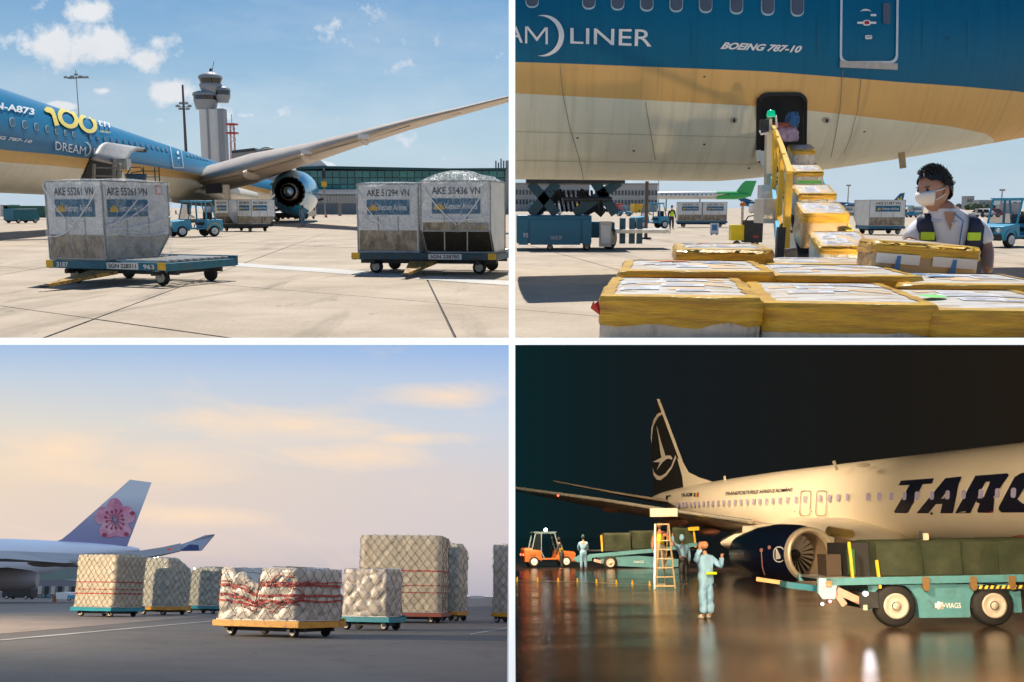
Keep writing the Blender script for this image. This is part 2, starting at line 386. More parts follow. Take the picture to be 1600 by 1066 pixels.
# shared paints
BLUE = (.0, .145, .30); GOLD = (.56, .33, .10); CREAM = (.62, .60, .50)
m_blk = mat('black rubber', (.015, .015, .016), .75, var=.3, scale=12, bump=.2)
m_dark = mat('dark steel', (.04, .042, .045), .6, .3, var=.35, scale=6)
m_white = mat('white paint', (.75, .75, .73), .4, var=.06)
m_print = mat('white print', (.82, .83, .82), .4, var=.02)
m_navy = mat('navy print', (.01, .012, .03), .35, var=.05)
m_yel = mat('yellow paint', (.75, .45, .02), .45, var=.15, scale=8, col2=(.35, .25, .1), mixp=.66)
m_ryel = mat('rusty yellow paint', (.50, .28, .03), .6, var=.3, scale=12, col2=(.10, .06, .035), mixs=9, mixp=.5, mixw=.08, bump=.4)
m_gse = mat('light blue equipment paint', (.055, .33, .50), .42, var=.12, scale=4, col2=(.12, .2, .22), mixs=5, mixp=.72, mixw=.08)
m_gse2 = mat('teal blue equipment paint', (.012, .15, .22), .5, var=.2, scale=5, col2=(.1, .09, .07), mixs=4, mixp=.66, mixw=.1)
m_galv = mat('galvanised roller steel', (.55, .55, .52), .35, .7, var=.2, scale=6, col2=(.25, .2, .15), mixs=3, mixp=.62)
m_alu = mat('scuffed aluminium sheet', (.50, .49, .46), .42, .65, var=.2, scale=3, bump=.25, bscale=9, col2=(.28, .25, .2), mixs=3.5, mixp=.6)
m_dirt = mat('grimy aluminium sheet', (.40, .34, .25), .55, .35, var=.35, scale=11, bump=.5, bscale=14, col2=(.12, .09, .055), mixs=5, mixp=.56, mixw=.14, stretch=(1, 1, .6))
m_glassd = glass_mat('dark glass', (.015, .02, .025), .05)
m_steel = mat('bare metal', (.6, .6, .58), .3, .9, var=.1)
m_rim = mat('pale wheel rim', (.55, .5, .42), .45, var=.15, scale=10)
m_film = film_mat('clear wrapping film', tint=(.92, .94, .97), base=.07, gain=.34, scale=4.5)
m_skin = mat('skin', (.42, .22, .14), .5, var=.06, scale=20)
m_hair = mat('black hair', (.012, .010, .010), .5, var=.3, scale=40, bump=.5, bscale=90)
m_red = mat('red plastic', (.5, .03, .02), .4)
# ------------------------------------------------------------------ the setting
def lin(*c): return tuple(((x / 255) / 12.92 if x / 255 <= .04045 else ((x / 255 + .055) / 1.055) ** 2.4) for x in c)
def concrete(name, c1, c2, rough=.85, tyre=.5, bump=.35, scale=.35):
    m = bpy.data.materials.new(name); m.use_nodes = True; n, l = m.node_tree.nodes, m.node_tree.links; bs = n['Principled BSDF']
    bs.inputs['Roughness'].default_value = rough; bs.inputs['Specular IOR Level'].default_value = .25
    g = n.new('ShaderNodeNewGeometry')
    def nz(s_, d=6, r=.6, st=(1, 1, 1), dist=0):
        mp = n.new('ShaderNodeMapping'); mp.inputs['Scale'].default_value = st; l.new(g.outputs['Position'], mp.inputs[0])
        q = n.new('ShaderNodeTexNoise'); q.inputs['Scale'].default_value = s_; q.inputs['Detail'].default_value = d; q.inputs['Roughness'].default_value = r; q.inputs['Distortion'].default_value = dist
        l.new(mp.outputs[0], q.inputs[0]); return q.outputs['Fac']
    rp = n.new('ShaderNodeValToRGB'); e = rp.color_ramp.elements; e[0].position = .35; e[1].position = .65; e[0].color = (*c1, 1); e[1].color = (*c2, 1); l.new(nz(scale, 9, .68), rp.inputs[0])
    hsv = n.new('ShaderNodeHueSaturation'); l.new(rp.outputs[0], hsv.inputs['Color'])
    a = n.new('ShaderNodeMapRange'); a.inputs[1].default_value = .3; a.inputs[2].default_value = .7; a.inputs[3].default_value = .84; a.inputs[4].default_value = 1.12; l.new(nz(14, 7, .75), a.inputs[0])
    b = n.new('ShaderNodeMapRange'); b.inputs[1].default_value = .56; b.inputs[2].default_value = .72; b.inputs[3].default_value = 1.0; b.inputs[4].default_value = 1 - tyre; l.new(nz(.5, 5, .6, (1, .16, 1), 1.5), b.inputs[0])
    mu = n.new('ShaderNodeMath'); mu.operation = 'MULTIPLY'; l.new(a.outputs[0], mu.inputs[0]); l.new(b.outputs[0], mu.inputs[1])
    sp = n.new('ShaderNodeMapRange'); sp.inputs[1].default_value = .68; sp.inputs[2].default_value = .74; sp.inputs[3].default_value = 1.0; sp.inputs[4].default_value = .58; l.new(nz(1.7, 4, .55, (1, .5, 1)), sp.inputs[0])
    m2 = n.new('ShaderNodeMath'); m2.operation = 'MULTIPLY'; l.new(mu.outputs[0], m2.inputs[0]); l.new(sp.outputs[0], m2.inputs[1]); l.new(m2.outputs[0], hsv.inputs['Value'])
    l.new(hsv.outputs[0], bs.inputs['Base Color'])
    bp = n.new('ShaderNodeBump'); bp.inputs['Strength'].default_value = bump; bp.inputs['Distance'].default_value = .01; l.new(nz(45, 6, .7), bp.inputs['Height']); l.new(bp.outputs[0], bs.inputs['Normal'])
    return m
m_conc = concrete('apron concrete', (.37, .30, .22), (.52, .43, .33), tyre=.42)
m_joint = mat('joint sealant', (.09, .08, .07), .9)
m_pale = concrete('pale concrete strip', (.50, .48, .44), (.60, .58, .54), tyre=.1)

Y0 = 12.35
apron = MB().add([(-60, Y0, -.03), (60, Y0, -.03), (2600, 3800, -.03), (-2600, 3800, -.03)], [(0, 1, 2, 3)]).build('apron', m_conc, place=A); struct(apron)
apron.data.materials[0] = m_conc
# concrete slabs with open joints over the near part of the apron
O0 = V((-6.1, 14.9, 0)); du = V((.76, -.65, 0)).normalized() * 7.5; dv = V((-.115, 1, 0)).normalized() * 7.5
random.seed(4)
sealant = MB()
for i in range(-7, 10):
    for j in range(-3, 9):
        o = O0 + du * i + dv * j + dv * 0
        g_ = .028
        q = [o + du * a + dv * b for a, b in ((g_ / 7.5, g_ / 7.5), (1 - g_ / 7.5, g_ / 7.5), (1 - g_ / 7.5, 1 - g_ / 7.5), (g_ / 7.5, 1 - g_ / 7.5))]
        if max(p.y for p in q) < Y0 + .2 or min(p.y for p in q) > 66: continue
        if min(abs(p.x) / p.y for p in q) > .62: continue
        z = random.uniform(-.003, .003)
        mb = MB(); mb.add([(p.x, p.y, z) for p in q] + [(p.x, p.y, -.029) for p in q], [(0, 1, 2, 3), (4, 5, 1, 0), (5, 6, 2, 1), (6, 7, 3, 2), (7, 4, 0, 3)])
        ob = mb.build('concrete_slab', m_conc, parent=apron, clip=[((0, Y0, 0), (0, -1, 0))])
        sealant.add([(p.x, p.y, -.024) for p in (o, o + du, o + du + dv, o + dv)], [(0, 1, 2, 3)])
sealant.build('joint_sealant', m_joint, parent=apron, clip=[((0, Y0, 0), (0, -1, 0))])
far = MB().add([(p.x, p.y, .004) for p in (A.g(-900, 332.8), A.g(2600, 332.8), A.g(2600, 330.2), A.g(-900, 330.2))], [(0, 1, 2, 3)])
def strip(place, pts, z=.008):
    mb = MB(); k = len(pts) // 2
    mb.add([(place.g(*p).x, place.g(*p).y, z) for p in pts], [tuple(range(len(pts)))]); return mb
struct(strip(A, [(352, 410), (600, 426), (799, 440), (799, 447), (600, 433), (362, 416)]).build('painted_strip', m_pale, place=A))
struct(strip(A, [(-20, 375), (200, 371), (200, 373), (-20, 377)]).build('painted_line', m_joint, place=A))
# added sheet, unseen edge-on, gives bounce and shadow between dividing board and apron
rp_ = [A.at(-900, 534.6, 3.15), A.at(2600, 534.6, 3.15), A.at(2600, 534.6, Y0 + .1), A.at(-900, 534.6, Y0 + .1)]
struct(MB().add(rp_, [(0, 1, 2, 3)]).build('bounce_ramp', m_conc, place=A))
# white dividing boards between the four places
m_board = mat('glowing white board', (.93, .93, .93), .5, var=.0, emit=(1, 1, 1), estr=.62)  # faint glow added so the shaded board edges read white
Mc = Matrix.Translation((0, 0, CAMH)) @ Matrix.Rotation(-PITCH, 4, 'X')
def cam_pt(px, py, d): return Mc @ V(((px - PCX) / FPX * d, d, -(py - PCY) / FPX * d))
bb = thing('partition_boards', 'thin faintly glowing white upright and level boards crossing in the middle and dividing the four places', 'partition', A)
dd, dk = 3.0, .05
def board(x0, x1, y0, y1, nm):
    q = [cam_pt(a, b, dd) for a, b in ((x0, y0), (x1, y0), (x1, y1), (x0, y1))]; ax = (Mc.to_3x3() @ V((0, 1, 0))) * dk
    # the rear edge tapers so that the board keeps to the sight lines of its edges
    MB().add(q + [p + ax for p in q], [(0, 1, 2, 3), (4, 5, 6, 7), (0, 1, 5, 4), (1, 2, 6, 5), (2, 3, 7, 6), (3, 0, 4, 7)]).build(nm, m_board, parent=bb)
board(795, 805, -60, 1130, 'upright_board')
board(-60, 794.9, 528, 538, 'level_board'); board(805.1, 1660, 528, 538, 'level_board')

# ---- dusk place: sky shell, ground
def sky_mat(name, build):
    m = bpy.data.materials.new(name); m.use_nodes = True; n, l = m.node_tree.nodes, m.node_tree.links; n.clear()
    o = n.new('ShaderNodeOutputMaterial'); em = n.new('ShaderNodeEmission'); df = n.new('ShaderNodeBsdfDiffuse'); df.inputs[0].default_value = (.3, .3, .3, 1)
    t = n.new('ShaderNodeTexCoord')
    def MT(op, a, b=None):
        q = n.new('ShaderNodeMath'); q.operation = op
        for i, x in enumerate((a, b)):
            if x is None: continue
            if isinstance(x, (int, float)): q.inputs[i].default_value = x
            else: l.new(x, q.inputs[i])
        return q.outputs[0]
    s = n.new('ShaderNodeSeparateXYZ'); l.new(t.outputs['Object'], s.inputs[0])
    col = build(n, l, MT, s)
    l.new(col, em.inputs[0]); em.inputs[1].default_value = .84; g = n.new('ShaderNodeNewGeometry'); mx = n.new('ShaderNodeMixShader'); l.new(g.outputs['Backfacing'], mx.inputs[0]); l.new(em.outputs[0], mx.inputs[1]); l.new(df.outputs[0], mx.inputs[2]); l.new(mx.outputs[0], o.inputs[0])
    return m
def ramp(n, stops):
    r = n.new('ShaderNodeValToRGB'); e = r.color_ramp.elements
    for i, (p, c) in enumerate(stops):
        q = e[0] if i == 0 else (e[-1] if i == len(stops) - 1 else e.new(p)); q.position = p; q.color = (*c, 1)
    return r
def dusk(n, l, MT, s):
    z = MT('SUBTRACT', s.outputs[2], C.h); e = MT('DIVIDE', z, s.outputs[1]); a = MT('DIVIDE', s.outputs[0], s.outputs[1])
    ev = MT('DIVIDE', e, 400 / 1600.0)
    rl = ramp(n, [(0, lin(196, 184, 188)), (.2, lin(232, 212, 200)), (.45, lin(238, 218, 196)), (.66, lin(226, 220, 210)), (.85, lin(196, 210, 226)), (1, lin(160, 192, 230))])
    rr = ramp(n, [(0, lin(182, 178, 190)), (.2, lin(214, 204, 206)), (.45, lin(216, 208, 210)), (.66, lin(204, 212, 224)), (.85, lin(186, 204, 230)), (1, lin(150, 184, 232))])
    l.new(ev, rl.inputs[0]); l.new(ev, rr.inputs[0])
    mx = n.new('ShaderNodeMix'); mx.data_type = 'RGBA'; l.new(MT('MINIMUM', MT('MAXIMUM', MT('MULTIPLY', MT('ADD', a, .5), 2.0), 0.0), 1.0), mx.inputs[0]); l.new(rl.outputs[0], mx.inputs[6]); l.new(rr.outputs[0], mx.inputs[7])
    cb = n.new('ShaderNodeCombineXYZ'); l.new(MT('MULTIPLY', a, 5.5), cb.inputs[0]); l.new(MT('MULTIPLY', MT('ADD', e, MT('MULTIPLY', a, .08)), 22.0), cb.inputs[1])
    q = n.new('ShaderNodeTexNoise'); q.inputs['Scale'].default_value = 1.0; q.inputs['Detail'].default_value = 9; q.inputs['Roughness'].default_value = .6; q.inputs['Distortion'].default_value = .5; l.new(cb.outputs[0], q.inputs[0])
    def blob(px, py, rx, ry):
        A_, E_ = (px - 800) / 1600, (933 - py) / 1600
        d1 = MT('DIVIDE', MT('SUBTRACT', a, A_), rx / 1600); d2 = MT('DIVIDE', MT('SUBTRACT', e, E_), ry / 1600)
        return MT('MAXIMUM', MT('SUBTRACT', 1.0, MT('SQRT', MT('ADD', MT('MULTIPLY', d1, d1), MT('MULTIPLY', d2, d2)))), 0.0)
    b = blob(440, 672, 260, 38)
    for x in ((250, 735, 210, 52), (90, 715, 170, 60), (560, 718, 190, 32), (640, 690, 120, 18), (700, 620, 130, 30), (300, 815, 190, 22)): b = MT('MAXIMUM', b, blob(*x))
    cov = MT('MINIMUM', MT('MAXIMUM', MT('ADD', MT('MULTIPLY', b, 1.0), MT('MULTIPLY', MT('SUBTRACT', q.outputs['Fac'], .56), 2.4)), 0.0), 1.0)
    m2 = n.new('ShaderNodeMix'); m2.data_type = 'RGBA'; l.new(MT('MULTIPLY', cov, .92), m2.inputs[0]); l.new(mx.outputs[2], m2.inputs[6]); m2.inputs[7].default_value = (*lin(255, 226, 196), 1)
    return m2.outputs[2]
def night(n, l, MT, s):
    a = MT('DIVIDE', s.outputs[0], s.outputs[1])
    r = ramp(n, [(0, lin(12, 38, 41)), (.12, lin(16, 33, 36)), (.3, lin(22, 28, 31)), (.7, lin(27, 26, 24)), (1, lin(32, 27, 21))]); l.new(MT('MULTIPLY', a, 2.0), r.inputs[0]); return r.outputs[0]
def shell(place, name, x0, x1, roof, far_y, m):
    P = place; nr = 3.06
    def q(px, py, y): return P.at(px, py, y)
    lo = 1500
    vs = [q(x0, roof, nr), q(x1, roof, nr), q(x1, roof, far_y), q(x0, roof, far_y), q(x0, lo, nr), q(x1, lo, nr),
          V((q(x0, roof, far_y).x, far_y, -3)), V((q(x1, roof, far_y).x, far_y, -3))]
    for i in (4, 5): vs[i].z = -3
    mb = MB().add(vs, [(0, 3, 2, 1), (3, 6, 7, 2), (0, 4, 6, 3), (1, 2, 7, 5)])
    me = bpy.data.meshes.new(name); me.from_pydata([tuple(v) for v in mb.v], [], mb.f)
    # normals inward
    c = V((sum(v.x for v in vs) / 8, far_y * .5, 10)); bm = bmesh.new(); bm.from_mesh(me)
    for f in bm.faces:
        f.normal_update()
        if f.normal.dot(c - f.calc_center_median()) < 0: f.normal_flip()
    bm.to_mesh(me); bm.free()
    return struct(link(name, me, m, place=P))
dusk_sky = shell(C, 'dusk_sky', -1500, 798.2, 535.6, 1500, sky_mat('dusk sky', dusk))
night_sky = shell(D, 'night_sky', 801.8, 3200, 535.6, 600, sky_mat('night sky', night))
m_asph = concrete('grey asphalt', (.095, .09, .084), (.14, .132, .122), tyre=.25, scale=.25)
m_tan = concrete('tan concrete', (.20, .165, .14), (.26, .22, .19), tyre=.2)
def ground(P, name, m, x0, x1, y1, z=0):
    a, b = P.at(x0, 700, y1).x / y1, P.at(x1, 700, y1).x / y1
    mb = MB().add([(a * 3, 3, z), (b * 3, 3, z), (b * y1, y1, z), (a * y1, y1, z)], [(0, 1, 2, 3)]); return struct(mb.build(name, m, place=P))
cg = ground(C, 'apron_tarmac', m_asph, -1500, 797.9, 1499)
struct(strip(C, [(-300, 1006), (10, 990), (345, 961), (500, 953), (797, 947), (797, 934.4), (-1400, 934.4), (-1400, 1020)], .006).build('concrete_apron', m_tan, place=C))
m_line = concrete('worn white line', (.26, .26, .25), (.42, .42, .41), tyre=.4)
struct(strip(C, [(-100, 1006.6), (10, 999), (345, 969), (345, 970), (10, 1001), (-100, 1009)], .010).build('painted_line', m_line, place=C))
struct(strip(C, [(735, 991), (797, 980), (797, 981.5), (735, 992.2)], .010).build('painted_line', m_line, place=C))
# wet apron at night
def wet():
    m = bpy.data.materials.new('wet asphalt'); m.use_nodes = True; n, l = m.node_tree.nodes, m.node_tree.links; bs = n['Principled BSDF']
    g = n.new('ShaderNodeTexCoord')
    def nz(s_, d=6, r=.6, st=(1, 1, 1), ds=0):
        mp = n.new('ShaderNodeMapping'); mp.inputs['Scale'].default_value = st; l.new(g.outputs['Object'], mp.inputs[0])
        q = n.new('ShaderNodeTexNoise'); q.inputs['Scale'].default_value = s_; q.inputs['Detail'].default_value = d; q.inputs['Roughness'].default_value = r; q.inputs['Distortion'].default_value = ds; l.new(mp.outputs[0], q.inputs[0]); return q.outputs['Fac']
    r = ramp(n, [(.3, (.045, .030, .021)), (.7, (.115, .072, .046))]); l.new(nz(.35, 8, .65), r.inputs[0]); l.new(r.outputs[0], bs.inputs['Base Color'])
    mr = n.new('ShaderNodeMapRange'); mr.inputs[1].default_value = .38; mr.inputs[2].default_value = .62; mr.inputs[3].default_value = .02; mr.inputs[4].default_value = .13; l.new(nz(.5, 6, .6, (.45, 1, 1), .6), mr.inputs[0]); l.new(mr.outputs[0], bs.inputs['Roughness'])
    bs.inputs['Specular IOR Level'].default_value = .6
    bp = n.new('ShaderNodeBump'); bp.inputs['Strength'].default_value = .15; bp.inputs['Distance'].default_value = .012
    ad = n.new('ShaderNodeMath'); ad.operation = 'ADD'; l.new(nz(9, 5, .65, (.5, 1, 1), .8), ad.inputs[0]); l.new(nz(60, 3, .7), ad.inputs[1]); 
    l.new(ad.outputs[0], bp.inputs['Height']); l.new(bp.outputs[0], bs.inputs['Normal']); return m
dg_ = ground(D, 'wet_apron', wet(), 802.1, 3200, 599)

# apron lighting of the night place: lamps high above the apron, left of the aircraft
def lamp(place, nm, pos, tgt, power, col, size=.25, spot=120, blend=.6):
    L = bpy.data.lights.new(nm, 'SPOT'); L.energy = power; L.color = col; L.shadow_soft_size = size; L.spot_size = R(spot); L.spot_blend = blend
    o = bpy.data.objects.new(nm, L); COL.objects.link(o)
    d = (V(tgt) - V(pos)).to_track_quat('-Z', 'Y').to_matrix().to_4x4(); o.matrix_world = place.M @ Matrix.Translation(pos) @ d; return o
WARM = (1.0, .73, .45)
lamp(D, 'unseen_floodlight', D.at(815, 540, 26), (16, 42, 2), 13500, WARM)
lamp(D, 'unseen_floodlight', D.at(812, 540, 50), (13, 64, 3), 22000, WARM)
lamp(D, 'unseen_floodlight', D.at(1640, 560, 9), (9, 34, 2), 8000, WARM)
lamp(D, 'unseen_floodlight', D.at(1100, 541, 16), (12, 30, 1.0), 5000, WARM)
# added unseen warm spot lamp left of the dusk place, lighting the pallet fronts
lamp(C, 'unseen_floodlight', C.at(-900, 600, 26), (-4, 40, 1.5), 40000, (1.0, .78, .54), spot=130)
# ------------------------------------------------------------------ builders of repeated kinds of things
def wheel(parent, c, ax, r, wd, rim=m_rim, name='wheel', n=20):
    c, ax = V(c), V(ax).normalized()
    w_ = MB().lathe(c - ax * wd / 2, ax, [(0, r * .55), (0, r * .86), (wd * .15, r * .97), (wd * .5, r), (wd * .85, r * .97), (wd, r * .86), (wd, r * .55)], n, cap=True).build(name, m_blk, parent)
    for s in (1,):
        MB().lathe(c + ax * (wd * .5 + .003), ax, [(0, r * .58), (.035, r * .60), (.035, r * .5), (.015, r * .42), (.02, r * .2), (.05, r * .17), (.055, .002)], n).build('rim', rim, w_)
    return w_
def dolly(name, label, place, loc, rz, L=3.1, W=2.4, hz=.5, col=None, group=None, rollers=True, number=None, plate=None, tow=-1, towcol=None, yellow=True, wheel_r=.17):
    col = col or m_gse2
    t = thing(name, label, 'cargo dolly', place, loc, rz, group)
    bh = .16
    MB().box((0, -W / 2 + .04, hz - bh / 2), (L, .08, bh)).build('front_beam', col, t, bevel=.008)
    MB().box((0, W / 2 - .04, hz - bh / 2 + .03), (L, .08, bh + .06)).build('rear_beam', col, t, bevel=.008)
    for s in (-1, 1): MB().box((s * (L / 2 - .04), 0, hz - bh / 2 - .01), (.08, W - .165, bh)).build('side_beam', col, t, bevel=.008)
    MB().box((0, 0, hz - .09), (.10, W - .165, .12)).box((-L * .25, 0, hz - .12), (.07, W - .17, .08)).box((L * .25, 0, hz - .12), (.07, W - .17, .08)).build('cross_member', col, t)
    # lower chassis
    MB().bar((-L / 2 + .1, -W * .3, hz - bh - .06), (L / 2 - .1, -W * .3, hz - bh - .06), .09, .1).bar((-L / 2 + .1, W * .3, hz - bh - .06), (L / 2 - .1, W * .3, hz - bh - .06), .09, .1).bar((-L * .36, -W / 2 + .1, hz - bh - .07), (-L * .36, W / 2 - .1, hz - bh - .07), .09).bar((L * .36, -W / 2 + .1, hz - bh - .07), (L * .36, W / 2 - .1, hz - bh - .07), .09).build('chassis', m_dark, t)
    if rollers:
        me = None; nr = 9
        for side in (-1, 1):
            for k in range(nr):
                y = -W / 2 + .22 + k * (W - .44) / (nr - 1); x0 = side * (L / 4 + .01)
                if me is None: me = MB().tube([(-L / 4 + .12, 0, 0), (L / 4 - .12, 0, 0)], .033, 8).mesh('roller')
                o = bpy.data.objects.new('roller', me); COL.objects.link(o); o.parent = t; o.location = (x0, y, hz + .012)
                if not me.materials: me.materials.append(m_galv)
    for sx_ in (-1, 1):
        for sy in (-1, 1):
            x, y = sx_ * L * .36, sy * W * .33
            f = MB().bar((x - .07, y, hz - bh - .1), (x - .05, y, wheel_r), .02, .1, up=(0, 1, 0)).bar((x + .07, y, hz - bh - .1), (x + .05, y, wheel_r), .02, .1, up=(0, 1, 0)).build('castor_fork', m_dark, t)
            wheel(t, (x, y, wheel_r), (0, 1, 0) if sy > 0 else (0, -1, 0), wheel_r, .09, m_rim, n=14)
    if tow:
        s = tow
        y0 = s * W / 2; tc_ = towcol or m_ryel
        MB().add([(-.34, y0, hz - bh - .02), (.34, y0, hz - bh - .02), (.05, y0 + s * 1.55, .14), (-.05, y0 + s * 1.55, .14), (-.34, y0, hz - bh - .09), (.34, y0, hz - bh - .09), (.05, y0 + s * 1.55, .08), (-.05, y0 + s * 1.55, .08)],
                 [(0, 1, 2, 3), (4, 5, 6, 7), (0, 1, 5, 4), (1, 2, 6, 5), (2, 3, 7, 6), (3, 0, 4, 7)]).build('tow_bar', tc_, t)
        MB().lathe((0, y0 + s * 1.62, .075), (0, 0, 1), [(0, .05), (0, .09), (.05, .09), (.05, .05), (0, .05)], 14).build('tow_ring', m_dark, t)
    if yellow:
        for s in (-1, 1): MB().box((s * (L / 2 - .11), -W / 2 - .004, hz - .07), (.2, .012, .15)).build('corner_plate', m_yel, t)
    if number: flat_text(number, (-L / 2 + .3, -W / 2 - .003, hz - .13), (.32, 0, 0), (0, 0, .1), m_print, 'number', t, .02, off=.004)
    if plate:
        pl = MB().box((L * .15, -W / 2 - .006, hz - .08), (.82, .012, .13)).build('number_plate', m_white, t)
        flat_text(plate, (L * .15 - .36, -W / 2 - .013, hz - .12), (.72, 0, 0), (0, 0, .085), m_navy, 'number_lettering', t, .02, off=.004)
    return t

def fold_sheet(o, ex, ey, n_, nx=26, ny=20, amp=.03, seed=0, gather=None, bow=.05, edge=None):
    """a hanging film sheet over a face: pleats that run to the gather point"""
    o, ex, ey, n_ = V(o), V(ex), V(ey), V(n_).normalized(); vs = []; fs = []
    for j in range(ny + 1):
        for i in range(nx + 1):
            u, v = i / nx, j / ny
            d = 0
            if gather:
                gu, gv = gather; a = math.atan2(v - gv, u - gu); r = math.hypot(u - gu, v - gv)
                d += math.sin(a * 13 + seed) * amp * .8 * min(1, r * 2.2) * max(0, 1 - r * .9)
            d += (noise.fractal(V((u * 3 + seed, v * 3.5, seed * .7)), 1.0, 2.0, 4)) * amp
            d += math.sin(u * math.pi) * bow * .35
            vb = v
            if edge: vb = edge(u) + (1 - edge(u)) * v
            vs.append(o + ex * u + ey * vb + n_ * (abs(d) + .012))
    for j in range(ny):
        for i in range(nx): a = j * (nx + 1) + i; fs.append((a, a + 1, a + nx + 2, a + nx + 1))
    return vs, fs
m_silver = mat('container aluminium skin', (.70, .71, .70), .40, .2, var=.14, scale=2.5, bump=.2, bscale=7)
m_sign = mat('blue sign panel', (.012, .13, .24), .4, var=.06)
m_edge = mat('container edge profile', (.30, .30, .29), .45, .6, var=.25, scale=10)
def uld(name, label, place, loc, rz, code, W=2.0, base=1.56, Dp=1.53, Hh=1.63, wrap=None, faces=('-y', '-x'), group=None, dirty=True, red=False, cut=.52, low_dark=False):
    """lower-deck container: profile in x (overhang at +x), depth in y"""
    t = thing(name, label, 'air cargo container', place, loc, rz, group)
    x0 = -base / 2; x1 = x0 + base; x2 = x0 + W; y0, y1 = -Dp / 2, Dp / 2
    prof = [(x0, 0), (x1, 0), (x2, cut), (x2, Hh), (x0, Hh)]
    MB().prism(prof, (0, y0, 0), (1, 0, 0), (0, 0, 1), (0, Dp, 0)).build('shell', m_silver, t, bevel=.01)
    def face(kind):
        if kind == '-y': return V((x0, y0, 0)), V((W, 0, 0)), V((0, 0, Hh)), V((0, -1, 0)), base
        if kind == '-x': return V((x0, y1, 0)), V((0, -Dp, 0)), V((0, 0, Hh)), V((-1, 0, 0)), Dp
        if kind == '+x': return V((x2, y0, 0)), V((0, Dp, 0)), V((0, 0, Hh)), V((1, 0, 0)), Dp
        if kind == '+y': return V((x2, y1, 0)), V((-W, 0, 0)), V((0, 0, Hh)), V((0, 1, 0)), W
    # frame edges
    e = MB(); k = .022
    for yy in (y0 - .004, y1 + .004):
        for i in range(5):
            a, b = prof[i], prof[(i + 1) % 5]; e.bar((a[0], yy, a[1]), (b[0], yy, b[1]), .03, .03)
    for p in prof: e.bar((p[0], y0, p[1]), (p[0], y1, p[1]), .034, .034)
    e.build('edge_frame', m_edge, t)
    for kd in faces:
        o, ex, ey, n_, fw = face(kd); L_ = ex.length; u = ex.normalized()
        # battered lower kick panel
        if kd == '+x':
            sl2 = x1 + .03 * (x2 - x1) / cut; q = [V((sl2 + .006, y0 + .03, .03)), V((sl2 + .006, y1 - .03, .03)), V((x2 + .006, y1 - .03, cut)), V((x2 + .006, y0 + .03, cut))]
            mb = MB().add(q + [p + n_ * .004 for p in q], [(0, 1, 2, 3), (4, 5, 6, 7), (0, 1, 5, 4), (2, 3, 7, 6)]); mb.build('kick_panel', mat('shade-black undercut', (.05, .045, .035), .5, .3, var=.4, scale=9, bump=.4), t)  # shade under the overhang is put into this black
            q = [o + u * .04 + V((0, 0, cut + .01)), o + u * (L_ - .04) + V((0, 0, cut + .01)), o + u * (L_ - .04) + V((0, 0, cut + .2)), o + u * .04 + V((0, 0, cut + .2))]
            MB().add([p + n_ * .005 for p in q], [(0, 1, 2, 3)]).build('scuffed_band', m_dirt, t)
        elif kd == '-y':
            q = [(x0 + .04, .03), (x1 - .02, .03), (x2 - .06, cut - .02), (x0 + .04, cut - .02)]
            MB().prism(q, (0, y0 - .001, 0), (1, 0, 0), (0, 0, 1), (0, -.006, 0)).build('kick_panel', m_dirt if dirty else m_alu, t)
        else:
            q = [o + u * .04 + V((0, 0, .03)), o + u * (L_ - .04) + V((0, 0, .03)), o + u * (L_ - .04) + V((0, 0, cut)), o + u * .04 + V((0, 0, cut))]
            MB().add([p + n_ * .003 for p in q] + [p + n_ * .009 for p in q], [(0, 1, 2, 3), (4, 5, 6, 7), (0, 1, 5, 4), (2, 3, 7, 6), (1, 2, 6, 5), (3, 0, 4, 7)]).build('kick_panel', m_dirt, t)
        a0 = .16 if kd != '-y' else .06
        so_ = o + u * (L_ * a0) + V((0, 0, .82 * Hh)) + n_ * .008
        wd_ = L_ * (.70 if kd != '-y' else .60)
        plt = MB().add([so_ + V((0, 0, -.03)) - u * .03, so_ + u * (wd_ + .03) + V((0, 0, -.03)), so_ + u * (wd_ + .03) + V((0, 0, .21)), so_ - u * .03 + V((0, 0, .21))], [(0, 1, 2, 3)]).build('code_plate', m_silver, t)
        flat_text(code, so_ + n_ * .003, u * wd_, V((0, 0, .17)), m_navy, 'code_lettering', t, .02, off=.003)
        b0 = o + u * (L_ * a0) + V((0, 0, .55 * Hh)) + n_ * .010; bh_ = .36
        MB().add([b0, b0 + u * wd_, b0 + u * wd_ + V((0, 0, bh_)), b0 + V((0, 0, bh_)), b0 + n_ * .004, b0 + u * wd_ + n_ * .004, b0 + u * wd_ + V((0, 0, bh_)) + n_ * .004, b0 + V((0, 0, bh_)) + n_ * .004], [(4, 5, 6, 7), (0, 1, 5, 4), (1, 2, 6, 5), (2, 3, 7, 6), (3, 0, 4, 7)]).build('blue_sign', m_sign, t)
        flat_text('Vietnam Airlines', b0 + u * wd_ * .26 + V((0, 0, .11)) + n_ * .005, u * wd_ * .68, V((0, 0, .14)), m_print, 'sign_lettering', t, .005, off=.004)
        fl = MB()
        for i in range(7):
            a = R(90 + (i - 3) * 26); c_ = b0 + u * wd_ * .15 + V((0, 0, .10)) + n_ * .009; dr = u * math.cos(a) + V((0, 0, math.sin(a))); sd = u * -math.sin(a) + V((0, 0, math.cos(a)))
            fl.add([c_, c_ + dr * .09 + sd * .026, c_ + dr * .16, c_ + dr * .09 - sd * .026], [(0, 1, 2, 3)])
        fl.build('gold_flower', m_yel, t)
        # rivet strips / door seams
        st = MB()
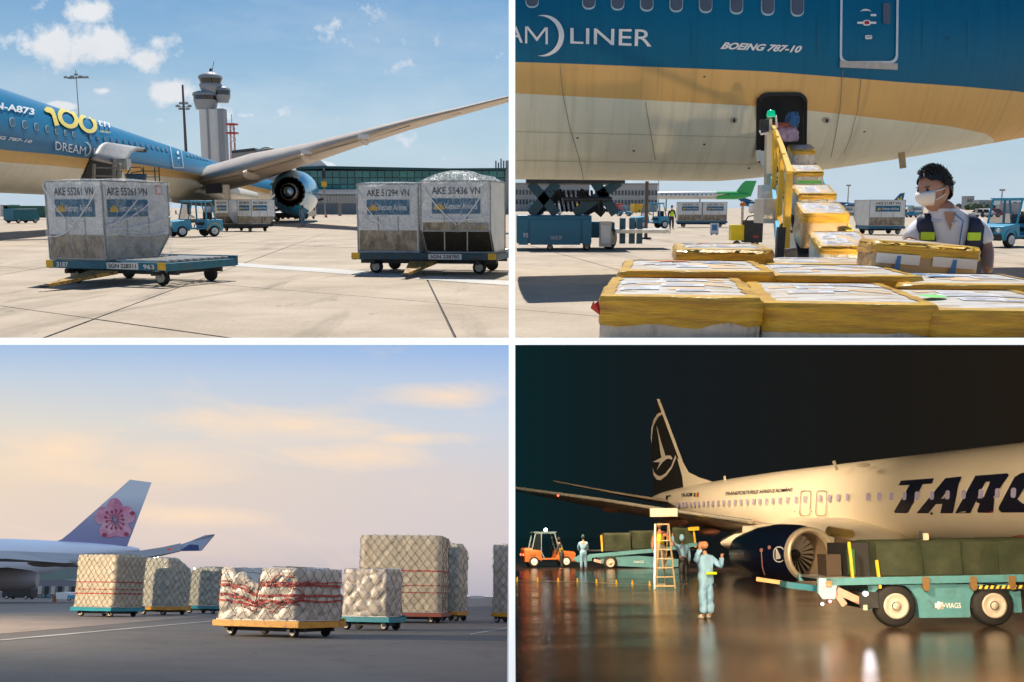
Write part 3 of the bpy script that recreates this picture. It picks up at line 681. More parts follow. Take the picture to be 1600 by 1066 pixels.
        for f_ in (.33, .66): st.add([o + u * L_ * f_ + V((0, 0, .05)) + n_ * .004, o + u * (L_ * f_ + .03) + V((0, 0, .05)) + n_ * .004, o + u * (L_ * f_ + .03) + V((0, 0, .53 * Hh)) + n_ * .004, o + u * L_ * f_ + V((0, 0, .53 * Hh)) + n_ * .004], [(0, 1, 2, 3)])
        st.build('panel_seam', m_edge, t)
        if red and kd == '-y':
            q = o + u * L_ * .80 + V((0, 0, .84 * Hh)) + n_ * .01
            MB().add([q, q + u * .2, q + u * .2 + V((0, 0, .2)), q + V((0, 0, .2))], [(0, 1, 2, 3)]).build('red_label', mat('pale red label', (.8, .30, .26), .5), t)
            q = q + u * .03 + V((0, 0, .03)) + n_ * .003
            MB().add([q, q + u * .14, q + u * .14 + V((0, 0, .14)), q + V((0, 0, .14))], [(0, 1, 2, 3)]).build('label_centre', m_white, t)
    if wrap:
        mb = MB(); sd = wrap.get('seed', 1)
        for kd in wrap['faces']:
            o, ex, ey, n_, fw = face(kd); ex = ex * 1.03; o = o - ex * .015 + n_ * .01
            z0 = wrap.get('z0', .15)
            zf = (lambda u_, z0=z0, sd=sd, kd=kd: z0 * (.75 + .5 * noise.noise(V((u_ * 2.2, sd, 3.0))) + .35 * abs(u_ - .5)))
            vs, fs = fold_sheet(o, ex, ey, n_, amp=wrap.get('amp', .05), seed=sd + len(mb.v) * .001, gather=wrap.get('gather', {}).get(kd), edge=zf)
            mb.add(vs, fs, smooth=True)
        # top film, bulging
        vs = []; fs = []; n1_ = 16
        for j in range(n1_ + 1):
            for i in range(n1_ + 1):
                u_, v_ = i / n1_, j / n1_; z = Hh + .02 + math.sin(u_ * math.pi) ** .5 * math.sin(v_ * math.pi) ** .5 * wrap.get('bulge', .05) * (1 + .8 * noise.noise(V((u_ * 3, v_ * 3, sd))))
                vs.append((x0 - .015 + (W + .03) * u_, y0 - .015 + (Dp + .03) * v_, z))
        for j in range(n1_):
            for i in range(n1_): a = j * (n1_ + 1) + i; fs.append((a, a + 1, a + n1_ + 2, a + n1_ + 1))
        mb.add(vs, fs, smooth=True)
        # twisted cords of gathered film across the faces
        mb.build('plastic_wrap', m_film, t)
        cd_ = MB()
        for kd, u0, v0, u1, v1 in wrap.get('cords', []):
            o, ex, ey, n_, fw = face(kd)
            cd_.tube([o + ex * (u0 + (u1 - u0) * i / 8) + ey * (v0 + (v1 - v0) * i / 8 - .05 * math.sin(math.pi * i / 8)) + n_ * (.07 + .012 * math.sin(i * 2.1)) for i in range(9)], [.008 + .008 * abs(math.sin(i * 1.7)) for i in range(9)], 6)
        if cd_.v: cd_.build('film_cord', mat('bunched clear film', (.8, .82, .85), .3, var=.1), t)
    return t

def tractor(name, label, place, loc, rz, col=None, seat=True, group=None, accent=None, cabcol=None):
    """airport tow tractor, nose towards +x, 3 m long"""
    col = col or m_gse; cabcol = cabcol or col
    t = thing(name, label, 'tow tractor', place, loc, rz, group)
    Y = .72
    body = MB().prism([(-1.45, .32), (-.95, .3), (-.95, .42), (.62, .42), (.62, .3), (1.45, .3), (1.5, .55), (1.45, .86), (.45, .98), (.35, .5), (-.45, .5), (-.5, .95), (-1.45, .95)], (0, Y, 0), (1, 0, 0), (0, 0, 1), (0, -2 * Y, 0))
    body.build('body', col, t, bevel=.03)
    MB().box((1.5, 0, .42), (.09, 1.36, .26)).build('front_bumper', m_dark, t, bevel=.02)
    MB().box((1.485, 0, .70), (.03, .62, .2)).build('grille', m_dark, t)
    for s in (-1, 1):
        MB().lathe((1.475, s * .52, .70), (1, 0, 0), [(0, .085), (.04, .085), (.045, .06), (.05, .001)], 12).build('headlight', mat('lamp lens', (.8, .8, .75), .15), t)
        for fx in (.95, -.92):
            a = [(fx + .43 * math.cos(R(q)), .34 + .43 * math.sin(R(q))) for q in range(0, 181, 20)]; b = [(fx + .40 * math.cos(R(q)), .34 + .40 * math.sin(R(q))) for q in range(180, -1, -20)]
            MB().prism(a + b, (0, s * (Y - .18), 0), (1, 0, 0), (0, 0, 1), (0, s * .22, 0)).build('wheel_arch', accent if (accent and fx < 0) else col, t)
            wheel(t, (fx, s * (Y - .08), .32), (0, s, 0), .32, .2, m_white, n=18)
    cab = MB()
    for s in (-1, 1):
        y = s * (Y - .06)
        cab.bar((.55, y, .95), (.30, y, 1.93), .06).bar((-.50, y, .92), (-.48, y, 1.93), .07).bar((-1.05, y, .92), (-.80, y, 1.93), .06).bar((.32, y, 1.93), (-.82, y, 1.93), .06).bar((-.3, y, .5), (-.50, y, .92), .05)
    cab.bar((.55, -.66, .97), (.55, .66, .97), .05).bar((.30, -.66, 1.93), (.30, .66, 1.93), .06).bar((-1.05, -.66, .94), (-1.05, .66, .94), .05)
    cab.build('cab_frame', cabcol, t)
    MB().box((-.25, 0, 1.98), (1.3, 1.46, .06)).build('roof', cabcol, t, bevel=.02)
    MB().add([(.54, -.62, 1.0), (.54, .62, 1.0), (.31, .62, 1.9), (.31, -.62, 1.9)], [(0, 1, 2, 3)]).build('windscreen', glass_mat('tinted pane', (.05, .06, .06), .06, .55), t)
    MB().box((-.62, .0, .72), (.5, 1.1, .16)).box((-.86, 0, 1.08), (.12, 1.05, .55)).build('seat', m_blk, t, bevel=.03)
    MB().lathe((.2, .3, 1.12), (-.5, 0, .86), [(0, .17), (.02, .19), (.04, .17), (.02, .155), (0, .17)], 14).tube([(.42, .3, .8), (.2, .3, 1.12)], .02, 6).build('steering_wheel', m_blk, t)
    for s in (-1, 1): MB().tube([(.5, s * .7, 1.2), (.6, s * .86, 1.3)], .012, 5).box((.6, s * .9, 1.36), (.03, .12, .2)).build('mirror', m_dark, t)
    return t

def lumpy(W, L, Hh, seed=0, amp=.06, cell=.35, nu=44, nv=26, top=None, rr=.12, lumps=True):
    """rounded, bulging cargo block on z=0, as four walls + top; returns rings function f(u around 0..1, v up 0..1) -> (point, normal)"""
    per = [(-W / 2, -L / 2), (W / 2, -L / 2), (W / 2, L / 2), (-W / 2, L / 2)]
    segs = [W, L, W, L]; tot = 2 * (W + L)
    def base(u):
        d = (u % 1.0) * tot
        for k in range(4):
            if d <= segs[k] + 1e-9: break
            d -= segs[k]
        t_ = d / segs[k]; a, b = V((*per[k], 0)), V((*per[(k + 1) % 4], 0)); p = a.lerp(b, t_)
        n_ = V((0, -1, 0)) if k == 0 else V((1, 0, 0)) if k == 1 else V((0, 1, 0)) if k == 2 else V((-1, 0, 0))
        e = min(t_, 1 - t_) * segs[k]
        return p, n_, e
    def topz(x, y): return Hh if top is None else Hh * top(x / W, y / L)
    def f(u, v, extra=0.0):
        p, n_, e = base(u)
        z = v * topz(p.x, p.y)
        q = V((p.x, p.y, z))
        d = 0
        if lumps:
            sp = q / cell + V((seed * 3.1, 0, seed)); ds, _ = noise.voronoi(sp); d = amp * 1.1 * min(1, (ds[1] - ds[0]) * 2.6) ** .6 + amp * .7 * noise.noise(q * 1.3 + V((seed, 0, 0)))
        edge = max(0, 1 - e / rr); d -= rr * .45 * edge * edge
        tp = max(0, (z - (topz(p.x, p.y) - rr)) / rr); d -= rr * .5 * tp * tp
        return q + n_ * (d + extra)
    return f, topz, base
def cargo_block(parent, name, mt, W, L, Hh, z0, seed, amp=.06, cell=.35, top=None, clip=None):
    f, topz, base = lumpy(W, L, Hh, seed, amp, cell, top=top)
    nu, nv = 88, 30
    mb = MB(); rings = [[f(i / nu, j / nv) + V((0, 0, z0)) for i in range(nu)] for j in range(nv + 1)]
    mb.loft(rings, cap=False)
    # top surface shrinking inwards
    rg = [rings[-1]]
    for k in (1, 2, 3, 4, 5, 6, 7):
        s_ = 1 - k / 7.0; r2 = []
        for p in rings[-1]:
            x, y = p.x * s_, p.y * s_; z = z0 + topz(x, y) + (noise.noise(V((x * 2 + seed, y * 2, 0))) * amp if True else 0); r2.append(V((x, y, z)))
        rg.append(r2)
    mb.loft(rg, cap=False)
    return mb.build(name, mt, parent, clip=clip), f
def net(parent, f, W, L, Hh, z0, mt, pitch=.30, wd=.022, name='cargo_net', slant=1.0, clip=None, topf=None):
    tot = 2 * (W + L); n_ = int(tot / pitch); mb = MB(); steps = 24
    for sgn in (1, -1):
        for k in range(n_):
            pts = []
            for i in range(steps + 1):
                v = i / steps; u = k / n_ + sgn * slant * v * Hh / tot
                pts.append(f(u, v, .045) + V((0, 0, z0)))
            mb.tube(pts, wd / 2, 4, cap=False, smooth=False)
    nt = int(W / pitch / 1.2)
    for k in range(1, nt):
        x = -W / 2 + W * k / nt
        tz = lambda y: z0 + (Hh if topf is None else Hh * topf(x / W, y / L)) + .035
        mb.tube([(x, -L / 2 + L * i / 8, tz(-L / 2 + L * i / 8)) for i in range(9)], wd / 2, 4, cap=False, smooth=False)
    o = mb.build(name, mt, parent, clip=clip); return o

# ---- people
def skin_geo(V_, E_, R_, root=0, lv=1):
    me = bpy.data.meshes.new('g'); me.from_pydata([tuple(v) for v in V_], E_, []); o = bpy.data.objects.new('g', me); COL.objects.link(o)
    s = o.modifiers.new('s', 'SKIN'); s.use_smooth_shade = True; 
    for i, d in enumerate(me.skin_vertices[0].data):
        r = R_[i]; d.radius = r if isinstance(r, tuple) else (r, r); d.use_root = (i == root)
    ss = o.modifiers.new('u', 'SUBSURF'); ss.levels = lv; ss.render_levels = lv
    ev = o.evaluated_get(bpy.context.evaluated_depsgraph_get()); m2 = ev.to_mesh(); vs = [v.co.copy() for v in m2.vertices]; fs = [tuple(p.vertices) for p in m2.polygons]; ev.to_mesh_clear()
    bpy.data.objects.remove(o); bpy.data.meshes.remove(me); return vs, fs
def chains(*cs):
    """cs: lists of (point, radius); a point given as an int refers to an earlier vertex"""
    Vs, Es, Rs = [], [], []
    for c in cs:
        prev = None
        for it in c:
            if isinstance(it, int): idx = it
            else: Vs.append(V(it[0])); Rs.append(it[1]); idx = len(Vs) - 1
            if prev is not None: Es.append((prev, idx))
            prev = idx
    return Vs, Es, Rs
def head_mb(mb, c, r, fwd, up=(0, 0, 1), m=0, face=True, n=24):
    c, fwd, up = V(c), V(fwd).normalized(), V(up); x = fwd.cross(up).normalized(); up = x.cross(fwd)
    rings = []
    for i in range(n // 2 + 1):
        a = math.pi * i / (n // 2); zz = math.cos(a); rr = max(math.sin(a), 2e-3); ring = []
        for j in range(n):
            b = 2 * math.pi * j / n; px_, py_ = math.cos(b) * rr, math.sin(b) * rr
            X, Y_, Z = px_ * .76, py_ * .92, zz * 1.12
            if zz < 0: X *= 1 + .38 * zz; Y_ *= 1 + (.12 * zz if py_ > 0 else .45 * zz)
            if py_ > 0 and face:
                Y_ += .24 * math.exp(-(px_ / .16) ** 2 - ((zz + .12) / .17) ** 2) - .07 * (math.exp(-((abs(px_) - .36) / .16) ** 2 - ((zz - .1) / .12) ** 2)) + .06 * math.exp(-(px_ / .25) ** 2 - ((zz + .47) / .07) ** 2) + .05 * math.exp(-(px_ / .3) ** 2 - ((zz + .8) / .15) ** 2)
            ring.append(c + (x * X + fwd * Y_ + up * Z) * r)
        rings.append(ring)
    mb.loft(rings, m, False)
    if face:
        for s in (-1, 1):
            mb.ball(c + (x * s * .80 + up * -.02) * r, r * .22, 8, m, (.5, .9, 1.3))
            mb.ball(c + (x * s * .30 + fwd * .80 + up * .10) * r, r * .085, 8, 1)
    return mb
def person(name, label, place, loc, rz, Jp, mats, parts, group=None, head=None, hands=None):
    """Jp: chains of the bare body; parts: list of (name, chains, material) worn over it"""
    t = thing(name, label, 'person', place, loc, rz, group)
    vs, fs = skin_geo(*chains(*Jp)); mb = MB().add(vs, fs, smooth=True)
    if head: head_mb(mb, *head)
    if hands:
        for h in hands: 
            v2, f2 = skin_geo(*chains(*h)); mb.add(v2, f2, smooth=True)
    mb.build('body', [mats['skin'], m_hair], t)
    for nm, ch, mt in parts:
        vs, fs = skin_geo(*chains(*ch)); MB().add(vs, fs, smooth=True).build(nm, mt, t)
    return t
def hand_chain(wr, d, side, r=.011, curl=.6, s=1.0):
    """five fingers and a palm starting at the wrist wr, pointing along d, palm towards side"""
    wr, d, side = V(wr), V(d).normalized(), V(side); side = (side - d * side.dot(d)).normalized(); x = d.cross(side)
    palm = [(wr, .024 * s), (wr + d * .045 * s, (.040 * s, .020 * s)), (wr + d * .085 * s, (.042 * s, .018 * s))]
    out = [palm]
    for k, (o, L_) in enumerate(((-.033, .062), (-.011, .074), (.011, .07), (.032, .055))):
        b = wr + d * .075 * s + x * o * s; p1 = b + d * L_ * .5 * s + side * curl * .012 * s; p2 = p1 + (d * (1 - curl) + side * curl).normalized() * L_ * .4 * s; p3 = p2 + (d * (1 - 1.5 * curl) + side * 1.2 * curl).normalized() * L_ * .3 * s
        out.append([(b, r * s * .95), (p1, r * s * .9), (p2, r * s * .8), (p3, r * s * .65)])
    b = wr + d * .02 * s - x * .028 * s; out.append([(b, r * s * 1.2), (b - x * .03 * s + d * .028 * s, r * s), (b - x * .035 * s + d * .06 * s + side * .015 * s, r * s * .75)])
    return out
def standing(h=1.7, arms=((.0, 0), (.0, 0)), lean=0.0, k=1.0, step=.0, reach=None):
    """body chains of a standing adult facing +y; reach: per arm (elbow, hand) offsets from the shoulder, x positive = right"""
    s = h / 1.75
    pel = V((0, 0, .93)) * s; ch = V((0, lean, 1.30)) * s; nk = V((0, lean * 1.2, 1.50)) * s
    body = [[(pel, (.15 * k * s, .11 * k * s)), (pel + (ch - pel) * .5, (.14 * k * s, .105 * k * s)), (ch, (.165 * k * s, .115 * k * s)), (nk, .06 * s), (nk + V((0, .01, .10)) * s, .055 * s)]]
    for i, sd in enumerate((-1, 1)):
        st = step * (1 if sd > 0 else -1)
        body.append([0, (V((sd * .10, st * .2, .86)) * s, .10 * k * s), (V((sd * .11, st * .6 + .02, .50)) * s, .065 * k * s), (V((sd * .12, st, .10)) * s, .05 * k * s), (V((sd * .12, st + .12, .035)) * s, (.05 * s, .035 * s)), (V((sd * .12, st + .19, .03)) * s, (.04 * s, .025 * s))])
    for i, sd in enumerate((-1, 1)):
        sh = ch + V((sd * .20, 0, .10)) * s
        el, hd = (V((sd * .07, 0, -.28)), V((sd * .08, .06, -.53)))
        if reach and reach[i]: el, hd = V(reach[i][0]), V(reach[i][1])
        body.append([2, (sh, .062 * k * s), (sh + el * s, .047 * k * s), (sh + hd * s, .035 * s), (sh + hd * s + (hd - el).normalized() * .09 * s, (.035 * s, .022 * s))])
    return body, nk + V((0, .035, .20)) * s, .105 * s
def small_person(name, label, place, loc, rz, h, top, legs, hair=m_hair, shoe=None, vest=None, hood=None, lean=0, reach=None, step=.05, group=None, mask=False):
    body, hc, hr = standing(h, lean=lean, step=step, reach=reach)
    t = thing(name, label, 'person', place, loc, rz, group)
    vs, fs = skin_geo(*chains(*body)); mb = MB().add(vs, fs, smooth=True); head_mb(mb, hc, hr, (0, 1, 0)); mb.build('body', [m_skin, m_hair], t)
    g = lambda r, e=.018: (r[0] + e, r[1] + e) if isinstance(r, tuple) else r + e
    # trousers and top follow the body a little larger
    tr = [[(body[0][0][0], g(body[0][0][1], .01)), (body[0][1][0], g(body[0][1][1], .005))]] + [[0] + [(p, g(r, .025)) for p, r in body[i][1:4]] for i in (1, 2)]
    vs, fs = skin_geo(*chains(*tr)); MB().add(vs, fs, smooth=True).build('trousers', legs, t)
    tp = [[(p, g(r, .02)) for p, r in body[0][:3]] + [(body[0][3][0], .072)]] + [[2] + [(p, g(r, .018)) for p, r in body[i][1:4]] for i in (3, 4)]
    vs, fs = skin_geo(*chains(*tp)); MB().add(vs, fs, smooth=True).build('top', top, t)
    if shoe:
        for i in (1, 2):
            vs, fs = skin_geo(*chains([(p, g(r, .02)) for p, r in body[i][3:6]])); MB().add(vs, fs, smooth=True).build('shoe', shoe, t)
    if vest:
        tp = [[(p, g(r, .04)) for p, r in body[0][:3]] + [(body[0][3][0] - V((0, 0, .04)), .08)]]
        vs, fs = skin_geo(*chains(*tp)); MB().add(vs, fs, smooth=True).build('vest', vest, t)
    MB().ball(hc + V((0, -.02, .025)), hr * 1.08, 14, sc_=(.84, .98, 1.12)).build('hood' if hood else 'hair', hood or hair, t, clip=None if hood is None else None)
    return t
# ================================================================== PLACE A: day apron with wrapped containers
P = A
# --- the long blue aircraft
fz0, fz1 = 40.0, 292.0
def axA(y): return V((-29.2 - .155 * (y - 59), y, 5.35))
def radA(y):
    if y > 255: return 2.9 * max(.03, math.sqrt(max(0, 1 - ((y - 255) / 37.2) ** 2)))
    return 2.9
adir = V((-.155, 1, 0)).normalized(); asd = V((1, .155, 0)).normalized()
fus = MB(); rings = []
ys = [fz0 + (255 - fz0) * i / 40 for i in range(41)] + [255 + 37 * i / 10 for i in range(1, 11)]
for y in ys:
    c = axA(y); r = radA(y); c = c - V((0, 0, (2.9 - r) * .25))
    rings.append([c + asd * math.cos(2 * math.pi * j / 48) * r + V((0, 0, 1)) * math.sin(2 * math.pi * j / 48) * r for j in range(48)])
fus.loft(rings)
SA = Skin(A, fus)
def bounds_from(S, pts, ax=0):
    out = []
    for p in pts:
        h = S.hit(*p)
        if h: out.append((h[0][ax], h[0].z))
    return sorted(out)
bA1 = bounds_from(SA, [(10, 235), (80, 241), (140, 248), (220, 257), (300, 270), (345, 279)], 1)
bA2 = bounds_from(SA, [(10, 254), (80, 259), (140, 265), (220, 272), (300, 281), (340, 288)], 1)
for b_ in (bA1, bA2): b_.insert(0, (20, b_[0][1])); b_.append((292, b_[-1][1] - .2))
m_liv = livery('blue gold cream aircraft paint', [bA1, bA2], [(.0, .155, .31), (.62, .36, .09), (.66, .62, .50)], 'Y', rough=.45, coat=.08)
air = thing('parked_airliner', 'long blue airliner with gold stripe and open cargo door, wing reaching over the apron', 'aircraft', A, (axA(150).x, 150, 0))
off = Matrix.Translation((-axA(150).x, -150, 0))
def to_local(o, root):
    """o was built in place coordinates: make it a child of root without moving it"""
    for k in ([o] if not isinstance(o, (list, tuple)) else o):
        k.parent = root; k.matrix_parent_inverse = Matrix.Identity(4)
        k.matrix_local = root_off[root.name]
    return o
root_off = {air.name: off}
def kid(o, root=None): return to_local(o, root or air)
kid(fus.build('fuselage', m_liv))
# windows
m_wring = mat('window ring', (.45, .62, .70), .35)
xs = [18, 37.5, 56, 73, 87.5, 101.5, 114]
def win_y(x): return lerp_pts([(10, 189), (18, 191), (37, 195), (56, 198.5), (73, 202), (87, 205), (101, 208), (114, 210.5), (140, 215), (200, 223), (262, 236), (330, 252), (380, 262)], x)
ww = [(x, 8.5 * (1 - (x - 18) / 210.), 14.5 * (1 - (x - 18) / 250.)) for x in xs]
x = 140.0; st_ = 11.5
while x < 372:
    if not (262 < x < 288): ww.append((x, max(1.6, 5.0 * (1 - (x - 140) / 330.)), max(2.5, 9.0 * (1 - (x - 140) / 330.))))
    x += st_; st_ = max(3.6, st_ * .962)
for x, a_, b_ in ww:
    y = win_y(x)
    o = SA.poly([rrect(x, y, a_, b_, .46, 3, .12)], 'window', m_wring if x < 130 else m_sign, None, .0006)
    if o.data.polygons: kid(o)
    q = SA.poly([rrect(x + .2, y, a_ * .74, b_ * .8, .46, 3, .12)], 'pane', m_glassd, None, .0010); q.parent = o
kid(SA.text('VN-A873', [(-24, 157), (52, 171.5), (51, 181.5), (-24, 167.5)], m_print, None, .03, name='registration'))
m_100 = mat('yellow print', (.86, .68, .10), .35, var=.03)
def skew_text(S, t, q, m, bold, k=.0012, **kw): return S.text(t, q, m, None, bold, k=k, **kw)
kid(SA.poly([[(66.6, 173), (70.3, 169), (77.9, 170.3), (78.8, 181.6), (76, 178.4), (69.4, 176.5)], [(77.9, 170.3), (82.5, 174), (90, 196.6), (83, 198), (78.8, 181.6)]], 'anniversary_lettering', m_100, None, .0016, 3))
def ring_px(cx, cy, rx, ry, tx, sk=.0, rot=0, n=36):
    o, i = [], []
    for k in range(n):
        a = 2 * math.pi * k / n; c, s = math.cos(a), math.sin(a)
        def tr(u, v): v2 = v; u2 = u + sk * v; return (cx + u2 * math.cos(rot) - v2 * math.sin(rot), cy + u2 * math.sin(rot) + v2 * math.cos(rot))
        o.append(tr(rx * c, ry * s)); i.append(tr((rx - tx) * c, (ry - tx * .8) * s))
    return band(o, i)
kid(SA.poly(ring_px(104.3, 186.4, 17.2, 14.2, 7.2, .25, .30), 'anniversary_lettering', m_100, None, .0016, 3))
kid(SA.poly(ring_px(135.2, 194.8, 15.4, 13.4, 6.6, .25, .32), 'anniversary_lettering', m_100, None, .0016, 3))
kid(SA.text('th', [(149.5, 189), (169, 193), (168.5, 203), (149.5, 199.5)], m_print, None, .0, name='anniversary_lettering', nx=3, k=.0028))
kid(SA.text('AIRCRAFT', [(154, 204.5), (171, 207.5), (171, 210.5), (154, 208)], m_100, None, .0, name='anniversary_lettering', nx=2))
kid(SA.text('DREAM', [(84, 221), (132, 230), (131, 242), (84, 233.5)], m_print, None, .0, name='lettering'))
kid(SA.text('LINER', [(144, 231.5), (178, 237), (178, 247), (144, 242.5)], m_print, None, .0, name='lettering'))
def crescent(cx, cy, r, k=1.0, rot=0, n=16, th=.35, sx_=1.0, a0=70):
    o = [(cx + sx_ * r * math.cos(R(-a0 + 2 * a0 * i / n) + rot), cy + k * r * math.sin(R(-a0 + 2 * a0 * i / n) + rot)) for i in range(n + 1)]
    i_ = []
    for i in range(n + 1):
        a = -1 + 2 * i / n; t_ = th * (1 - a * a); an = R(-a0 + 2 * a0 * i / n) + rot
        i_.append((cx + sx_ * r * (1 - t_) * math.cos(an), cy + k * r * (1 - t_) * math.sin(an)))
    return [[o[i], o[i + 1], i_[i + 1], i_[i]] for i in range(n)]
kid(SA.poly(crescent(129.5, 233, 11, 1.0, .05, th=.22, a0=95), 'crescent_mark', m_print, None, .0013))
kid(SA.text('BOEING 787-10', [(-42, 206.5), (48, 219), (47, 224), (-42, 211.5)], m_print, None, .035, .3, name='type_lettering'))
# passenger door outline
do = rrect(274.5, 245, 17.5, 36, .12, 3, .12); di = rrect(274.5, 245, 15, 33.6, .12, 3, .12)
kid(SA.poly(band(do, di), 'door_outline', m_wring, None, .0012, 4))
kid(SA.poly([rrect(276, 240, 3, 5, .4, 2), rrect(277, 248, 4, 2, .4, 2)], 'door_marking', m_print, None, .0014))
kid(SA.text('Vietnam', [(386, 255), (420, 262), (410, 270), (392, 266)], m_print, None, .02, name='lettering', nx=2))
# open cargo hold with its raised door
kid(SA.poly([[(141, 245), (189, 254), (188, 284), (178, 296), (118, 296), (128, 275)]], 'cargo_opening_shade', mat('black hold shade', (.008, .009, .010), .9), None, .0010, 8))  # flat black patch on the skin stands for the shaded hold
fr = MB()
def pa(px, py, y): return A.at(px, py, y)
for xa, xb in ((147, 146), (178, 178), (186, 186)): fr.bar(pa(xa, 256, 66), pa(xb, 290, 66), .16)
for yy in (262, 275): fr.bar(pa(148, yy, 66.2), pa(186, yy + 1, 66.2), .10)
kid(fr.build('hold_frame', m_edge))
dp = [pa(146, 247, 67), pa(175, 229, 71), pa(227, 236, 78), pa(196, 256, 70)]
dl = MB(); nn = 8; g1, g2 = [], []
for i in range(nn + 1):
    u = i / nn; a = dp[0].lerp(dp[3], u); b = dp[1].lerp(dp[2], u); ring = []
    for j in range(7):
        v = j / 6; p = a.lerp(b, v) + V((0, 0, .55 * math.sin(v * math.pi * .9))); ring.append(p)
    g1.append(ring)
vs = [p for r_ in g1 for p in r_]; fs = [(i * 7 + j, i * 7 + j + 1, (i + 1) * 7 + j + 1, (i + 1) * 7 + j) for i in range(nn) for j in range(6)]
dlo = dl.add(vs, fs, smooth=True).build('cargo_door', mat('grey door lining', (.34, .34, .33), .5, var=.2, scale=3, bump=.3, bscale=3)); kid(dlo)
so_ = dlo.modifiers.new('t', 'SOLIDIFY'); so_.thickness = .25
ed = MB()
for i in range(8): ed.bar(dp[1].lerp(dp[2], i / 8 + .01), dp[1].lerp(dp[2], i / 8 + .10), .35, .25)
kid(ed.build('door_seal', m_dark))
kid(MB().box(pa(191, 257, 69), (.9, .8, .7)).bar(pa(186, 258, 68), pa(200, 255, 70), .14).build('door_latch', m_galv))
# wing
TE = [(296, 287, 122), (330, 279, 115), (385, 265.5, 104), (440, 249, 96), (474, 239.5, 91), (560, 214.5, 80), (640, 191, 75.5), (720, 171, 71.5), (796.5, 151.5, 68)]
LE = [(340, 293, 165), (368, 290.5, 160), (405, 281, 148), (450, 264.5, 126), (488, 253.5, 115), (560, 229, 95), (640, 203.5, 85), (720, 180.5, 77.5), (796.5, 159.5, 72)]
wr = []
for (a, b, c_), (d_, e_, f_) in zip(TE, LE):
    p, q = pa(a, b, c_), pa(d_, e_, f_); n_ = 10; ring = []
    L_ = (q - p).length
    for i in range(n_ + 1): u = i / n_; ring.append(p.lerp(q, u) - V((0, 0, L_ * .022 * math.sin(math.pi * u ** .8))))
    for i in range(n_ - 1, 0, -1): u = i / n_; ring.append(p.lerp(q, u) + V((0, 0, L_ * .05 * math.sin(math.pi * u ** .7))))
    wr.append(ring)
m_wing = mat('beige grey wing paint', (.60, .50, .40), .4, var=.08, scale=.5, stretch=(1, .2, 1))
# the long sheet is cut where the dividing board stands
div = [(V((-.0094, 3, CAMH)), V((1, .0031, 0)))]
kid(MB().loft(wr, smooth=True).build('wing', m_wing))
for (x, y, z, s_) in ((474, 240, 91, .55), (566, 214.5, 80, .4), (385, 266, 104, .7)):
    p = pa(x, y, z); kid(MB().ball(p + V((0, s_ * 3, -s_ * .55)), s_, 12, sc_=(.38, 5.5, .75)).build('flap_fairing', m_wing))
kid(MB().box(pa(568, 213.5, 79), (.8, .5, .3)).build('fairing_tip', m_white)); kid(MB().box(pa(479, 237.5, 90), (.9, .5, .35)).build('fairing_tip', m_white))
gl = MB()
for k in range(len(TE) - 1):
    a = pa(TE[k][0], TE[k][1] + (LE[k][1] - TE[k][1]) * .30, TE[k][2] + 2.5) - V((0, 0, .1)); b = pa(TE[k + 1][0], TE[k + 1][1] + (LE[k + 1][1] - TE[k + 1][1]) * .30, TE[k + 1][2] + 1.5) - V((0, 0, .1))
    gl.bar(a, b, .09, .05)
kid(gl.build('flap_seam', m_edge))
# wing box belly fairing and wheel bay
bf = MB(); rg = []
for i, (y, k) in enumerate([(112, .2), (122, .85), (140, 1.05), (165, 1.08), (190, 1.0), (205, .3)]):
    c = axA(y) + V((0, 0, -1.75)); rg.append([c + asd * math.cos(2 * math.pi * j / 28) * 3.25 * k + V((0, 0, 1)) * math.sin(2 * math.pi * j / 28) * 1.7 * k for j in range(28)])
kid(bf.loft(rg).build('belly_fairing', mat('cream fairing paint', (.64, .58, .46), .35, var=.06)))
kid(MB().bar(pa(322, 295, 108), pa(346, 294, 108), .5, 1.0).build('wheel_bay', m_blk))
kid(MB().bar(pa(353, 289, 104), pa(356, 316, 104), .5, .7).build('gear_leg', m_wing))
for s in (0, 1): wheel(None, (0, 0, 0), (1, 0, 0), .7, .5) if False else None
# engine seen from behind
ec = pa(453, 300, 112); ed_ = adir
nac = MB().lathe(ec, ed_, [(0, 1.62), (1.6, 2.0), (6, 2.5), (13, 2.68), (22, 2.4), (27, 2.1), (27.5, 1.8)], 40)
kid(nac.build('engine_cowl', mat('engine blue', (.0, .26, .48), .2, var=.03, coat=.6)))
ch = MB(); n_ = 18
for i in range(n_):
    a0, a1 = 2 * math.pi * i / n_, 2 * math.pi * (i + 1) / n_; am = (a0 + a1) / 2; xx = asd; zz = V((0, 0, 1))
    e = lambda a, r, t_: ec + ed_ * t_ + (xx * math.cos(a) + zz * math.sin(a)) * r
    ch.add([e(a0, 1.64, .05), e(a1, 1.64, .05), e(am, 1.52, -1.6), e(a0, 1.34, .3), e(a1, 1.34, .3)], [(0, 1, 2), (0, 2, 3), (1, 2, 4)])
kid(ch.build('chevron', m_blk))
kid(MB().lathe(ec, ed_, [(.2, 1.62), (3, 1.55), (6, 1.1), (7, .1)], 32).build('exhaust_duct', m_blk))
kid(MB().lathe(ec, ed_, [(-2.6, .78), (-2.4, .84), (0, 1.02), (5, 1.15)], 28).build('core_nozzle', mat('brown core nozzle', (.22, .16, .12), .35, .7)))
kid(MB().lathe(ec, ed_, [(-5.4, .05), (-4.4, .28), (-3.0, .5), (-1.6, .66)], 24).build('exhaust_cone', mat('bluish exhaust cone', (.16, .26, .36), .3, .6)))
kid(MB().loft([[pa(421, 288, 118), pa(452, 272, 118), pa(453, 285, 118), pa(440, 300, 118)], [pa(440, 284, 140), pa(462, 262, 140), pa(464, 270, 140), pa(452, 285, 140)]], smooth=False).build('pylon', m_wing))

